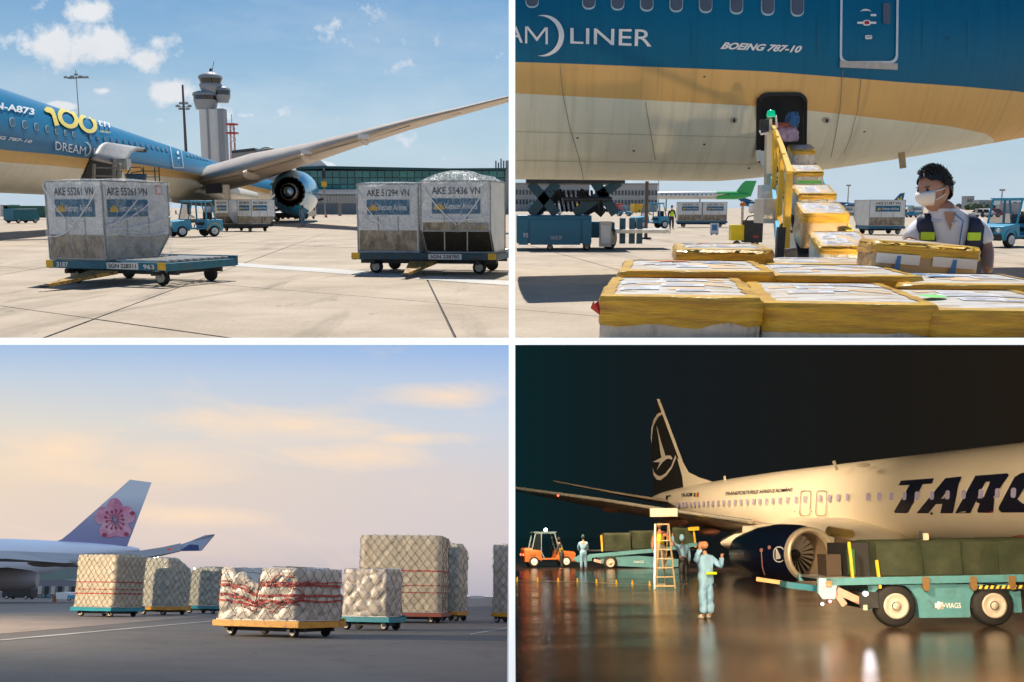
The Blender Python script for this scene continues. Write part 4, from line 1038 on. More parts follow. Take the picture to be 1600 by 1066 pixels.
# --- dollies and containers in the foreground
d1 = dolly('cargo_dolly', 'blue roller dolly carrying one wrapped container on its left half, yellow tow bar', A, (0, 0, 0), 0, 3.2, 2.35, .5, number='3187', plate='SGN 228311')
Bc = V((-6.99, 20.8, 0)); yw = R(-22); u_ = V((math.cos(yw), math.sin(yw), 0)); v_ = V((-u_.y, u_.x, 0))
dc = Bc - u_ * 1.6 + v_ * 1.175
d1.matrix_world = A.M @ Matrix.Translation(dc) @ Matrix.Rotation(yw, 4, 'Z')
flat_text('963', (1.02, -1.178, .37), (.28, 0, 0), (0, 0, .09), m_print, 'number', d1, .01)
c1 = Bc - u_ * 2.42 + v_ * .90
uld('cargo_container', 'film-wrapped silver container reading AKE 55261 on the dolly at left', A, (c1.x, c1.y, .52), yw + R(90), 'AKE 55261 VN', faces=('-y', '-x'), red=True, dirty=False,
    wrap=dict(faces=('-y', '-x'), z0=.02, amp=.07, seed=2, gather={'-x': (.5, .42), '-y': (.0, .38)}, bulge=.05,
              cords=[('-y', .0, .40, 1.0, .55), ('-y', .0, .36, .93, .33), ('-y', .02, .42, .55, .86), ('-y', .02, .45, .65, .72), ('-x', .45, .42, 1.0, .95), ('-x', .0, .95, .5, .42), ('-x', 0., .3, .5, .42)]))
yw2 = R(-10); u2 = V((math.cos(yw2), math.sin(yw2), 0)); v2 = V((-u2.y, u2.x, 0)); s0 = 63.5
p2 = A.at(661, 392, 24.9); d2c = V((p2.x, p2.y, 0)) + v2 * 1.2
dolly('cargo_dolly', 'dark blue roller dolly under two wrapped containers at right, grimy tow bar', A, (d2c.x, d2c.y, 0), yw2, 3.62, 2.4, .52, plate='SGN 228785', col=mat('dark grimy teal paint', (.006, .07, .11), .5, var=.3, scale=5, col2=(.05, .05, .045), mixs=4, mixp=.55, mixw=.1), tow=-1)
cl_ = d2c - u2 * .93 - v2 * .20
uld('cargo_container', 'film-wrapped silver container reading AKE 51294, left one on the right-hand dolly', A, (cl_.x, cl_.y, .54), yw2 + R(90), 'AKE 51294 VN', faces=('-x',),
    wrap=dict(faces=('-x', '-y'), z0=.40, amp=.05, seed=5, gather={'-x': (.45, .3)}, cords=[('-x', .0, .92, .42, .38), ('-x', .05, .6, .3, .42)]))
cr_ = d2c + u2 * .80 - v2 * .20
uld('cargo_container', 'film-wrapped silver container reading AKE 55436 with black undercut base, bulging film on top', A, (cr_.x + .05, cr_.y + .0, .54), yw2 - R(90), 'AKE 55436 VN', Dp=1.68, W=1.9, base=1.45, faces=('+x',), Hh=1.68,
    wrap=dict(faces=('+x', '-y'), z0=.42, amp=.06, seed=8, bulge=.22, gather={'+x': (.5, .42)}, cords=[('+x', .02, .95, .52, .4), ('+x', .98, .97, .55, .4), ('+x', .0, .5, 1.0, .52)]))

# --- tractor with its trailer behind the first dolly
pt = A.g(303, 370)
tractor('tow_tractor', 'light blue tow tractor with yellow rear wheel arch pulling containers', A, (pt.x, pt.y, 0), R(-140), accent=m_yel)
p = A.g(384, 361.5); dd2 = dolly('cargo_dolly', 'dark dolly behind the light blue tow tractor carrying two unwrapped containers', A, (p.x, p.y, 0), R(-38), 3.6, 1.9, .5, rollers=False, tow=0, col=m_dark, yellow=False)
uv = V((math.cos(R(-38)), math.sin(R(-38)), 0)); vv = V((-uv.y, uv.x, 0))
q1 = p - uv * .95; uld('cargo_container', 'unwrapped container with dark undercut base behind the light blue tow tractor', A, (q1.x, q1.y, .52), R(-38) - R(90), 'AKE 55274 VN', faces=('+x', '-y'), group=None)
q1 = p + uv * .95; uld('cargo_container', 'pale container with a blue sign low on its side, rear end of the towed dolly', A, (q1.x, q1.y, .52), R(-38) + R(90), 'AKE 53088 VN', faces=('-x', '-y'))
p = A.g(349, 357) ; uld('cargo_container', 'small film-covered container just behind the light blue tractor cab', A, (p.x, p.y + 3, .52), R(-45), 'AKE 52107 VN', faces=('-x',), wrap=dict(faces=('-x', '-y'), z0=.1, seed=4))

# --- far airfield equipment and people
m_cov = mat('pale blue coverall', (.20, .33, .42), .8, var=.1, scale=8)
m_cream = mat('cream paint', (.62, .55, .42), .5)
p = A.g(473.5, 353.5); small_person('person', 'person in pale blue coverall walking under the engine of the blue airliner', A, (p.x, p.y, 0), R(20), 1.75, m_cov, m_cov, step=.15, shoe=m_dark)
for x, y, c_, lb in ((420, 331, m_navy, 'dark-clothed worker standing left of the engine by the green cart'), (425, 331, m_dark, 'second dark-clothed worker beside the green cart, nearer the engine')):
    p = A.g(x, y + 3); small_person('person', lb, A, (p.x, p.y, 0), 0, 1.7, c_, c_, step=0)
def van(name, label, place, loc, rz, col, L=4.8, W=1.9, H=2.1, van_=True, group=None):
    t = thing(name, label, 'van' if van_ else 'car', place, loc, rz, group)
    h0 = .38; hb = H * .52
    prof = [(-L / 2, h0), (L / 2 - .1, h0), (L / 2, hb * .8), (L / 2 - .5, hb), (L / 2 - 1.3, H), (-L / 2 + .15, H), (-L / 2, hb)] if van_ else [(-L / 2, h0), (L / 2, h0), (L / 2, hb * .9), (L / 2 - 1.1, hb), (L / 2 - 1.9, H), (-L / 2 + .9, H), (-L / 2, hb)]
    MB().prism(prof, (0, -W / 2, 0), (1, 0, 0), (0, 0, 1), (0, W, 0)).build('body', col, t, bevel=.06)
    for s in (-1, 1):
        for a, b in ((-L / 2 + .5, -L / 2 + 1.5), (-L / 2 + 1.6, -L / 2 + 2.6), (-L / 2 + 2.7, L / 2 - 1.4)):
            MB().add([(a, s * (W / 2 + .006), hb), (b, s * (W / 2 + .006), hb), (b - .08, s * (W / 2 + .006), H - .18), (a + .05, s * (W / 2 + .006), H - .18)], [(0, 1, 2, 3)]).build('side_window', m_glassd, t)
        for fx in (-L / 2 + .9, L / 2 - .9): wheel(t, (fx, s * (W / 2 - .12), .34), (0, s, 0), .34, .22, m_rim, n=14)
    MB().add([(L / 2 - .53, -W / 2 + .12, hb + .03), (L / 2 - .53, W / 2 - .12, hb + .03), (L / 2 - 1.28, W / 2 - .2, H - .06), (L / 2 - 1.28, -W / 2 + .2, H - .06)] , [(0, 1, 2, 3)]).build('windscreen', m_glassd, t)
    bpy.context.view_layer.update; t.children
    for s in (-1, 1): MB().box((L / 2 + .01, s * (W / 2 - .3), hb * .72), (.06, .3, .16)).build('headlight', m_white, t)
    return t
for x, y, c_, rz_, lb in ((513, 326.0, m_white, R(-120), 'white minivan parked below the glass terminal, left of the cream van'), (537, 327, m_cream, R(-100), 'cream minibus parked below the glass terminal'),):
    p = A.at(x, 339, 185); van('parked_van', lb, A, (p.x, 150, 0), rz_, c_, 4.8, 1.9, 2.0 if c_ == m_white else 2.4)
def cone(place, px, py, lab, h=.7, z=0):
    p = place.g(px, py); t = thing('traffic_cone', lab, 'traffic cone', place, (p.x, p.y, 0))
    MB().lathe((0, 0, .03), (0, 0, 1), [(0, .17), (h * .5, .10), (h, .03)], 12, cap=True).build('cone', m_red, t); MB().box((0, 0, .02), (.42, .42, .04)).build('base', m_blk, t)
    MB().lathe((0, 0, .03 + h * .45), (0, 0, 1), [(0, .115), (h * .18, .085)], 12).build('reflective_band', m_white, t)
    return t
cone(A, 510, 340, 'red and white cone left of the wrapped container at right, near the loader')
# loader and ground equipment under the engine
def equip_box(name, label, cat, place, loc, rz, L, W, H, col, wheels=True, top=None):
    t = thing(name, label, cat, place, loc, rz)
    MB().prism([(-L / 2, .3), (L / 2, .3), (L / 2, H * .8), (L / 2 - .2, H), (-L / 2 + .1, H), (-L / 2, H * .9)], (0, -W / 2, 0), (1, 0, 0), (0, 0, 1), (0, W, 0)).build('housing', col, t, bevel=.04)
    st = MB()
    for k in range(4): st.box((-L / 2 + L * (k + .5) / 4, -W / 2 - .01, H * .55), (L / 4 - .12, .02, H * .4))
    st.build('side_panel', col, t)
    MB().box((0, 0, .26), (L * .96, W * .8, .1)).build('chassis', m_dark, t)
    if wheels:
        for s in (-1, 1):
            for fx in (-L * .33, L * .33): wheel(t, (fx, s * (W / 2 - .1), .25), (0, s, 0), .25, .16, n=12)
    return t
p = A.at(405, 336, 140); equip_box('ground_power_unit', 'dark green service cart standing left of the engine', 'service cart', A, (p.x, 140, 0), R(8), 4.2, 1.8, 2.1, mat('dark green paint', (.02, .12, .08), .5, var=.2))
def belt_loader_far(place, loc, rz, lab):
    t = thing('belt_loader', lab, 'belt loader', place, loc, rz)
    MB().box((0, 0, .7), (4.6, 1.7, .6)).build('chassis', m_dark, t, bevel=.05)
    MB().bar((-3.4, .2, .9), (4.2, .2, 2.7), .9, .28).build('belt_arm', m_dark, t)
    MB().bar((-1, -.7, .9), (2.2, -.7, 2.0), .1).bar((2.2, -.7, .9), (-.4, -.7, 2.0), .1).build('scissor_arm', m_dark, t)
    for s in (-1, 1):
        for fx in (-1.5, 1.5): wheel(t, (fx, s * .75, .35), (0, s, 0), .35, .25, n=14)
    MB().tube([(-3.4, -.3, 1.3), (4.2, -.3, 3.1)], .04, 6).build('hand_rail', m_rim, t)
    return t
p = A.at(452, 338, 128); belt_loader_far(A, (p.x, 128, 0), R(8), 'dark belt loader with raised arm standing behind the engine')
p = A.at(787, 344, 118)
t = dolly('cargo_dolly', 'dark dolly with white wrapped freight at the right end of the day apron', A, (p.x - 1.2, 80, 0), R(15), 2.6, 1.6, .5, rollers=False, tow=0, yellow=False, col=m_dark)
pb = thing('freight_stack', 'white wrapped freight stack on the dolly beside the AKE 55436 container', 'cargo', A, (p.x - 1.2, 80, .52), R(15)); cargo_block(pb, 'wrapped_boxes', mat('white wrapped boxes', (.6, .6, .62), .4, var=.2, scale=6, bump=.4), 1.9, 1.4, 1.35, 0, 3, .05)
# bin and steel steps behind container one
p = A.at(216, 291, 60)
t = thing('service_stairs', 'dark steel service steps with railings standing beside the fuselage behind the first container', 'service steps', A, (p.x, 60, 0))
sm = MB(); Xo = 0
for x in (.35, 1.0, 1.25): sm.bar((x, 0, 0), (x, 0, 3.9), .05)
for k in range(7): sm.bar((.35, .0, 1.7 + k * .33), (1.25, 0, 1.7 + k * .33), .04)
sm.bar((-1.0, 0, 0), (-1.0, 0, 2.9), .05).bar((-1.6, 0, 0), (-1.6, 0, 2.9), .05).bar((-1.6, 0, 2.9), (-1.0, 0, 2.9), .05).bar((-1.6, 0, 2.5), (-1.0, 0, 2.5), .05)
sm.build('frame', m_dark, t)
sm = MB(); sm.tube([(-.6, 0, 3.3), (-.3, 0, 3.6), (.35, 0, 3.7)], .03, 6).box((0, .3, 2.35), (2.6, .8, .08)).bar((-1.2, .5, 0), (-1.2, .5, 2.3), .08).bar((.2, .5, 0), (.2, .5, 2.3), .08); sm.build('platform', m_dark, t)
t = thing('blue_bin', 'dark blue tapered bin with a handle standing on the steel platform beside the fuselage', 'bin', A, (p.x - .1, 60, 2.40))
MB().lathe((0, 0, 0), (0, 0, 1), [(0, .42), (1.05, .60), (1.12, .63), (1.12, .56)], 16, cap=True).build('bucket', mat('dark blue plastic', (.01, .05, .11), .45), t); MB().tube([(-.5, 0, 1.1), (-.25, 0, 1.5), (.3, 0, 1.5), (.5, 0, 1.1)], .03, 6).build('handle', m_dark, t)
# left edge clutter under the fuselage
p = A.at(66, 330, 150); equip_box('cargo_loader', 'long dark green loader under the belly of the blue airliner at the left edge', 'loader', A, (p.x, 150, 0), R(4), 9, 2.2, 1.9, mat('dark green paint', (.02, .12, .08), .5))
p = A.at(14, 330, 150); van('parked_van', 'white van at the far left edge under the blue airliner', A, (p.x, 150, 0), R(70), m_white)
p = A.at(33, 330, 110); equip_box('service_truck', 'dark service truck between the white van and the green loader', 'truck', A, (p.x, 110, 0), R(60), 3, 1.8, 1.5, m_gse2)

# --- buildings and masts behind
m_tower = mat('white tower cladding', (.72, .72, .70), .6, var=.04); m_tgrey = mat('grey tower cladding', (.30, .32, .34), .5, var=.06)
DT = 420.0
def dpx(px, py, y=DT): return A.at(px, py, y)
sc_t = DT / 1600
tw = thing('control_tower', 'tall white control tower with two dark glazed rings and a round cab on top', 'control tower', A, (dpx(341, 325).x, DT, 0))
zz = lambda py: 1.6 + (325 - py) * sc_t
wl_ = lambda px: (px - 341) * sc_t
MB().box((wl_(337), 0, zz(178) / 2), (29 * sc_t, 7, zz(178))).build('shaft', m_tower, tw, bevel=.3)
MB().box((wl_(335.5), -3.6, zz(178) / 2), (.8, .4, zz(178))).box((wl_(356), -2, zz(178) / 2), (2.4, 5, zz(178))).build('shaft_rib', m_tgrey, tw)
def podp(nm, cx, rows, m): return MB().lathe((wl_(cx), 0, 0), (0, 0, 1), [(zz(y), r * sc_t) for y, r in rows], 24, cap=True).build(nm, m, tw)
podp('lower_gallery', 330, [(178, 15), (170, 17), (166, 18), (164.5, 18.5)], m_tgrey); podp('gallery_glazing', 330, [(165, 17.5), (157.5, 18.5)], m_glassd); podp('gallery_roof', 330, [(158, 19.5), (154, 19), (152, 15)], m_tgrey)
podp('side_gallery', 356, [(168, 8), (160, 11), (157, 11.5)], m_tgrey); podp('gallery_glazing', 356, [(157.5, 11), (150, 11.5)], m_glassd); podp('gallery_roof', 356, [(150.5, 12), (147, 11), (145, 6)], m_tgrey)
podp('cab_base', 338.5, [(155, 12), (148, 15.5), (142, 17), (140, 15)], m_tgrey); podp('cab_glazing', 338.5, [(141, 14.5), (132.5, 17.5)], m_glassd); podp('cab_roof', 338.5, [(133, 18), (129, 17.5), (125, 9), (123, 4)], m_tgrey)
MB().tube([(wl_(341), 0, zz(124)), (wl_(345), 0, zz(108))], .12, 5).tube([(wl_(338), 0, zz(124)), (wl_(340), 0, zz(118))], .5, 5).build('aerial', m_dark, tw)
def mast(label, px, y0, y1, dist, arms, rz=0, rust=False, name='light_mast', cat='light mast', w_=.22):
    t = thing(name, label, cat, A, (A.at(px, 300, dist).x, dist, 0)); k = dist / 1600; z1 = 1.6 + (325 - y0) * k
    MB().tube([(0, 0, 0), (0, 0, z1)], [w_, w_ * .5], 8).build('pole', mat('brown mast steel', (.12, .09, .08), .6) if rust else m_edge, t)
    a = MB()
    for dx, dy in arms:
        a.bar((0, 0, 1.6 + (325 - dy) * k), (dx * k, 0, 1.6 + (325 - dy) * k), .15); a.box((dx * k, 0, 1.6 + (325 - dy + 1) * k), (.9, .5, .5)); a.bar((dx * k, 0, 1.6 + (325 - dy) * k), (dx * k, 0, 1.6 + (325 - dy + 4) * k), .1)
    a.build('lamp_arm', m_edge, t); return t
mast('grey light mast with a wide cross arm rising behind the fuselage', 131.5, 120, 176, 300, [(-16, 132), (-10, 133), (-6, 131), (6, 131), (10, 132), (16, 132), (0, 128)])
mast('brown light mast with clustered lamps left of the control tower', 294, 142, 222, 260, [(-9, 174), (9, 174), (-5, 178), (6, 178), (-4, 170), (4, 170)], rust=True, w_=.5)
ra = thing('radio_mast', 'red lattice radio mast with two ring platforms right of the control tower', 'radio mast', A, (A.at(367, 300, 380).x, 380, 0)); k = 380 / 1600; q = MB()
for sx_, sy in ((-1, -1), (1, -1), (1, 1), (-1, 1)): q.tube([(sx_ * 1.0, sy * 1.0, 0), (sx_ * .6, sy * .6, 1.6 + (325 - 198) * k)], .14, 5)
for i in range(14):
    z = 1.6 + 120 * k * i / 14; z2 = z + 120 * k / 14; s_ = 1 if i % 2 else -1; q.bar((-s_ * .85, -.9, z), (s_ * .85, -.9, z2), .12); q.bar((.85, -s_ * .9, z), (.85, s_ * .9, z2), .12)
q.build('lattice', m_red, ra); q = MB()
for py in (201, 214): q.lathe((0, 0, 1.6 + (325 - py) * k), (0, 0, 1), [(0, .6), (0, 2.3), (.5, 2.3), (.5, .6)], 16)
q.build('ring_platform', m_red, ra); MB().tube([(0, 0, 30), (0, 0, 1.6 + 140 * k)], .1, 5).build('aerial', m_dark, ra)
# terminal with curved glazed roof end
DB = 330.0; kb = DB / 1600
tb = thing('terminal_building', 'low terminal with a grey sloping roof and an arched glazed gable beside the control tower', 'building', A, (A.at(410, 300, DB).x, DB, 0))
bx = lambda px: (px - 410) * kb
bz = lambda py: 1.6 + (325 - py) * kb
MB().prism([(bx(366), 0), (bx(520), 0), (bx(520), bz(262)), (bx(440), bz(252)), (bx(405), bz(240)), (bx(401), bz(236)), (bx(366), bz(240))], (0, 0, 0), (1, 0, 0), (0, 0, 1), (0, 25, 0)).build('wall', m_tgrey, tb)
MB().prism([(bx(366), bz(243)), (bx(366), bz(239)), (bx(401), bz(235)), (bx(404), bz(239))], (0, -.8, 0), (1, 0, 0), (0, 0, 1), (0, 26, 0)).build('roof', mat('dark roof', (.05, .055, .06), .5), tb)
arc = [(bx(422) + 20.5 * kb * math.cos(R(a)), bz(256) + 20 * kb * math.sin(R(a))) for a in range(0, 181, 12)]
MB().prism(arc, (0, -1.2, 0), (1, 0, 0), (0, 0, 1), (0, 1, 0)).build('arched_glazing', glass_mat('pale green glass', (.25, .38, .36), .15), tb)
for rr_ in (21.5, 19.0): MB().tube([(bx(422) + rr_ * kb * math.cos(R(a)), -1.4, bz(256) + rr_ * kb * math.sin(R(a))) for a in range(0, 181, 12)], .22, 6).build('arch_rib', m_edge, tb)
q = MB()
for a in range(12, 180, 12): q.bar((bx(422) + 15 * kb * math.cos(R(a)), -1.4, bz(256) + 15 * kb * math.sin(R(a))), (bx(422) + 21.5 * kb * math.cos(R(a)), -1.4, bz(256) + 21.5 * kb * math.sin(R(a))), .15)
q.build('arch_spoke', m_edge, tb)
# pale terminal roof and long green glass concourse
gt = thing('glass_concourse', 'long terminal concourse with green glass front under a white roof', 'building', A, (A.at(620, 300, 260).x, 260, 0)); kg = 260 / 1600
gx = lambda px: (px - 620) * kg
gz = lambda py: 1.6 + (325 - py) * kg
m_green = glass_mat('green curtain glass', (.01, .16, .15), .10); m_green2 = glass_mat('lighter green curtain glass', (.03, .24, .21), .12)
MB().box((gx(620), 9, gz(268) / 2), (gx(798) - gx(438), 14, gz(268))).build('wall', m_tgrey, gt)
MB().prism([(gx(438), gz(268)), (gx(450), gz(264.5)), (gx(510), gz(262)), (gx(620), gz(264)), (gx(700), gz(265.5)), (gx(788), gz(265)), (gx(788), gz(268.5)), (gx(620), gz(268)), (gx(510), gz(266)), (gx(450), gz(268))], (0, -1, 0), (1, 0, 0), (0, 0, 1), (0, 20, 0)).build('roof_edge', mat('dark teal fascia', (.012, .07, .08), .5), gt)
MB().prism([(gx(438), gz(267)), (gx(505), gz(253)), (gx(515), gz(262)), (gx(450), gz(265))], (0, -.5, 0), (1, 0, 0), (0, 0, 1), (0, 18, 0)).build('white_roof', m_white, gt)
for r_, (ya, yb) in enumerate(((269, 279), (279.6, 289), (289.6, 297))):
    px_ = 452.0
    while px_ < 786:
        MB().box(((gx(px_) + gx(px_ + 11.2)) / 2, .9, (gz(ya) + gz(yb)) / 2), (gx(11.2) - gx(0) - .12, .12, gz(ya) - gz(yb) - .1)).build('glass_pane', m_green if (int(px_) * 7 + r_) % 3 else m_green2, gt); px_ += 11.5
MB().box((gx(620), .6, gz(298.2)), (gx(798) - gx(450), .8, .3)).box((gx(560), .2, gz(302)), (gx(640) - gx(490), .4, .8)).build('ledge', m_white, gt)
MB().box((gx(793), 2, gz(290)), (gx(12) - gx(0), 4, gz(262) * 1.0)).build('end_wall', m_tgrey, gt)
q = MB()
for dx in (772, 776, 780, 784): q.tube([(gx(dx), 3, gz(266)), (gx(dx), 3, gz(250 + (dx % 3) * 3))], .2, 5)
q.build('vent_pipe', m_edge, gt)
yp = thing('gate_sign', 'yellow gate number sign on a post in front of the glass concourse', 'sign', A, (A.at(507, 300, 180).x, 180, 0)); k = 180 / 1600
MB().tube([(0, 0, 0), (0, 0, 1.6 + 60 * k)], .12, 6).build('post', m_edge, yp); MB().box((0, -.15, 1.6 + 36 * k), (8 * k, .15, 8 * k)).build('sign_board', m_yel, yp); MB().box((0, -.1, 1.6 + 50 * k), (5 * k, .3, 12 * k)).build('lamp_box', m_dark, yp)
jb = thing('passenger_bridge', 'grey passenger boarding bridge below the green glass front', 'boarding bridge', A, (A.at(530, 300, 215).x, 215, 0)); k = 215 / 1600
MB().box((0, 0, 1.6 + 13 * k), (110 * k, 3.2, 11 * k)).build('tunnel', mat('light grey panels', (.40, .42, .42), .5), jb)
q = MB()
for i in range(24): q.box((-54 * k + i * 4.7 * k, -1.65, 1.6 + 13 * k), (.12, .1, 11 * k))
q.build('panel_rib', m_edge, jb)
for dx in (-45, 0, 45): MB().tube([(dx * k, 0, 0), (dx * k, 0, 1.6 + 8 * k)], .35, 8).build('support_leg', m_edge, jb)
# ================================================================== PLACE B: loading boxes under the tail of a second airliner
def axB(x): 
    k = max(0.0, (x - 5.0)) / 9.0; r = 2.95 - .62 * min(1.6, k) ** 1.25 if x > 5 else 2.95
    return V((x, 24 + .36 * x, 8.15 - r)), r
fb = MB(); rings = []
for i in range(61):
    x = .045 + (18.0 - .045) * i / 60; c, r = axB(x)
    rings.append([V((x, c.y + math.cos(2 * math.pi * j / 64) * r, c.z + math.sin(2 * math.pi * j / 64) * r)) for j in range(64)])
fb.loft(rings)
SB = Skin(B, fb)
b1_ = bounds_from(SB, [(806, 97), (900, 100), (1000, 104), (1200, 112), (1400, 128), (1500, 135), (1590, 143)], 0)
b2_ = bounds_from(SB, [(806, 146), (1000, 156), (1180, 166), (1255, 172), (1400, 188), (1480, 197), (1540, 209), (1590, 222)], 0)
b1_.append((18.2, b1_[-1][1] - .3)); b2_.append((18.2, b2_[-1][1] - 1.2))
m_livB = livery('second airliner paint', [b1_, b2_], [(.0, .13, .25), (.78, .48, .17), (.80, .78, .62)], 'X', noise_amt=.07, coat=.05, rough=.5)
air2 = thing('parked_airliner', 'tail end of a second blue airliner seen close from below with its rear hold open', 'aircraft', B, (8, 27, 0))
root_off[air2.name] = Matrix.Translation((-8, -27, 0))
K = lambda o: to_local(o, air2)
K(fb.build('fuselage', m_livB))
for x in (831, 919.5, 964.5, 1010, 1056, 1102, 1150, 1199, 1245):
    yb = lerp_pts([(831, 13), (919, 15.5), (1010, 18.5), (1102, 21), (1199, 25), (1245, 26.5)], x); w_ = 21; h_ = 34
    o = K(SB.poly([rrect(x, yb - h_ / 2, w_, h_, .42, 4)], 'window', m_wring, None, .0006)); 
    q = SB.poly([rrect(x, yb - h_ / 2 - 1, w_ - 2.4, h_ - 3, .42, 4)], 'pane', mat('greyish window blind', (.10, .12, .16), .2), None, .0012); q.parent = o
K(SB.poly([[(819.5, 41.5), (823, 41.5), (823, 68), (819.5, 68)], [(851.5, 43), (855, 43), (855, 69.5), (851.5, 69.3)], [(819.5, 41.5), (824, 41.5), (839, 60), (837, 64)], [(850.5, 43), (855, 43), (838, 65), (836.5, 61)]], 'lettering', m_print, None, .0015, 6))
K(SB.text('DREA', [(724, 36), (817, 40.5), (816, 67), (724, 63)], m_print, None, .004, name='lettering', nx=8))
K(SB.text('LINER', [(890, 44), (1018, 47), (1017, 73), (890, 68)], m_print, None, .004, name='lettering', nx=8))
K(SB.poly(crescent(849, 56, 31.5, 1.02, 0, n=28, th=.26, a0=108), 'crescent_mark', m_print, None, .0013))
K(SB.text('BOEING 787-10', [(1128, 66), (1252, 72), (1250, 83), (1124, 77)], m_print, None, .04, .3, name='type_lettering', nx=10))
do = rrect(1356.5, 38, 91, 122, .12, 4, -.012); di = rrect(1356.5, 38, 84, 115, .12, 4, -.012)
K(SB.poly(band(do, di), 'door_outline', mat('door outline paint', (.55, .66, .72), .35), None, .0014, 6))
K(SB.poly([rrect(1384, 22, 12, 33, .3, 4)], 'door_window', mat('greyish window blind', (.10, .12, .16), .2), None, .0012))
K(SB.poly(crescent(1351, 25, 11, .9, R(-90), n=8, th=.28, a0=55) + [rrect(1363, 24.5, 9, 3.5, .3, 2), rrect(1355.5, 58.5, 11, 6, .3, 2), rrect(1352.5, 36.5, 30, 3.4, .3, 2), rrect(1352.5, 36.5, 13, 9, .5, 4)], 'door_marking', m_print, None, .0014))
K(SB.poly([rrect(1352.5, 36.5, 8, 5.5, .5, 4)], 'door_handle_mark', m_red, None, .0018))
K(SB.text('EXIT', [(1351.5, 57), (1359.5, 57), (1359.5, 60), (1351.5, 60)], m_navy, None, .01, name='door_lettering', nx=1, ny=1, k=.002))
K(SB.poly([[(1310, 95), (1400, 99), (1400, 109), (1310, 105)]], 'door_sill', mat('worn sill plate', (.45, .43, .40), .5, .3, var=.2, scale=8), None, .002, 12))
for x in (1146, 1290.5):
    K(SB.poly([rrect(x, 187, 12, 10, .5, 6)], 'drain_port', m_rim, None, .0012)); K(SB.poly([rrect(x, 187, 4, 6, .5, 4)], 'port_centre', m_dark, None, .0018))
# seams in the skin panels
for pts in ([(875, 104), (879, 145), (889, 195), (904, 245), (912, 280)], [(1316, 110), (1312, 170), (1304, 215), (1298, 245)], [(1345, 122), (1340, 170), (1328, 215), (1318, 240)], [(1008, 160), (1016, 205), (1024, 250)]):
    q = [(a - .45, b) for a, b in pts] + [(a + .45, b) for a, b in reversed(pts)]; n_ = len(pts)
    K(SB.poly([[q[i], q[i + 1], q[2 * n_ - 2 - i], q[2 * n_ - 1 - i]] for i in range(n_ - 1)], 'skin_seam', mat('seam line', (.25, .23, .18), .6), None, .0006, 8))
# rear hold opening
K(SB.poly([rrect(1219, 199, 73, 106, .2, 5)], 'hold_frame', m_dark, None, .0012, 8)); K(SB.poly([rrect(1219.5, 199, 67, 99, .18, 5)], 'hold_opening_shade', mat('black hold shade', (.008, .009, .010), .9), None, .0018, 8))  # shade inside the hold painted as a black patch
hf = MB(); oo = rrect(1219, 199, 73, 106, .2, 5)
for i in range(len(oo)):
    a = SB.pt(*oo[i], .003); b = SB.pt(*oo[(i + 1) % len(oo)], .003)
    if a and b: hf.bar(a, b, .08, .08)
K(hf.build('hold_seal', m_blk))
K(MB().bar(B.at(1408.5, 238, 25.4), B.at(1411, 263, 25.4), .12, .12).build('drain_mast', mat('tan drain mast', (.4, .28, .12), .5)))
K(MB().bar(B.at(1184, 235, 21.3), B.at(1185, 252, 21.3), .1, .12).bar(B.at(1192, 236, 21.4), B.at(1194, 262, 21.4), .12, .12).build('hold_door_hinge', m_galv))

# --- taped cartons
m_tape = mat('yellow packing tape', (.76, .45, .03), .34, var=.3, scale=4, stretch=(1, 1, 9), col2=(.50, .25, .03), mixs=3, mixp=.54, bump=1.0, bscale=7, coat=.25)
m_ctop = mat('film-wrapped carton top', (.58, .55, .50), .45, var=.25, scale=6, col2=(.42, .33, .22), mixs=5, mixp=.52, mixw=.05, bump=.5, bscale=5, coat=.1, spec=.3, stretch=(1, 2.6, 1))
m_cside = mat('film-wrapped carton side', (.55, .52, .46), .3, var=.3, scale=4, col2=(.28, .25, .20), mixs=5, mixp=.6, mixw=.06, bump=.5, bscale=8, coat=.5, stretch=(2.4, 1, 1))
m_card = mat('brown carton board', (.50, .33, .15), .45, var=.2, scale=3, coat=.4, stretch=(1, 1, 4))
m_label = mat('white carton label', (.66, .66, .66), .4, var=.05); m_pr2 = mat('grey ink', (.30, .28, .36), .5); m_brn = mat('tan carton patch', (.62, .42, .22), .5, var=.15, scale=8); m_bmark = mat('blue marker print', (.03, .18, .45), .5); m_omark = mat('orange marker print', (.75, .25, .08), .5); m_gmark = mat('green marker print', (.15, .6, .12), .5)
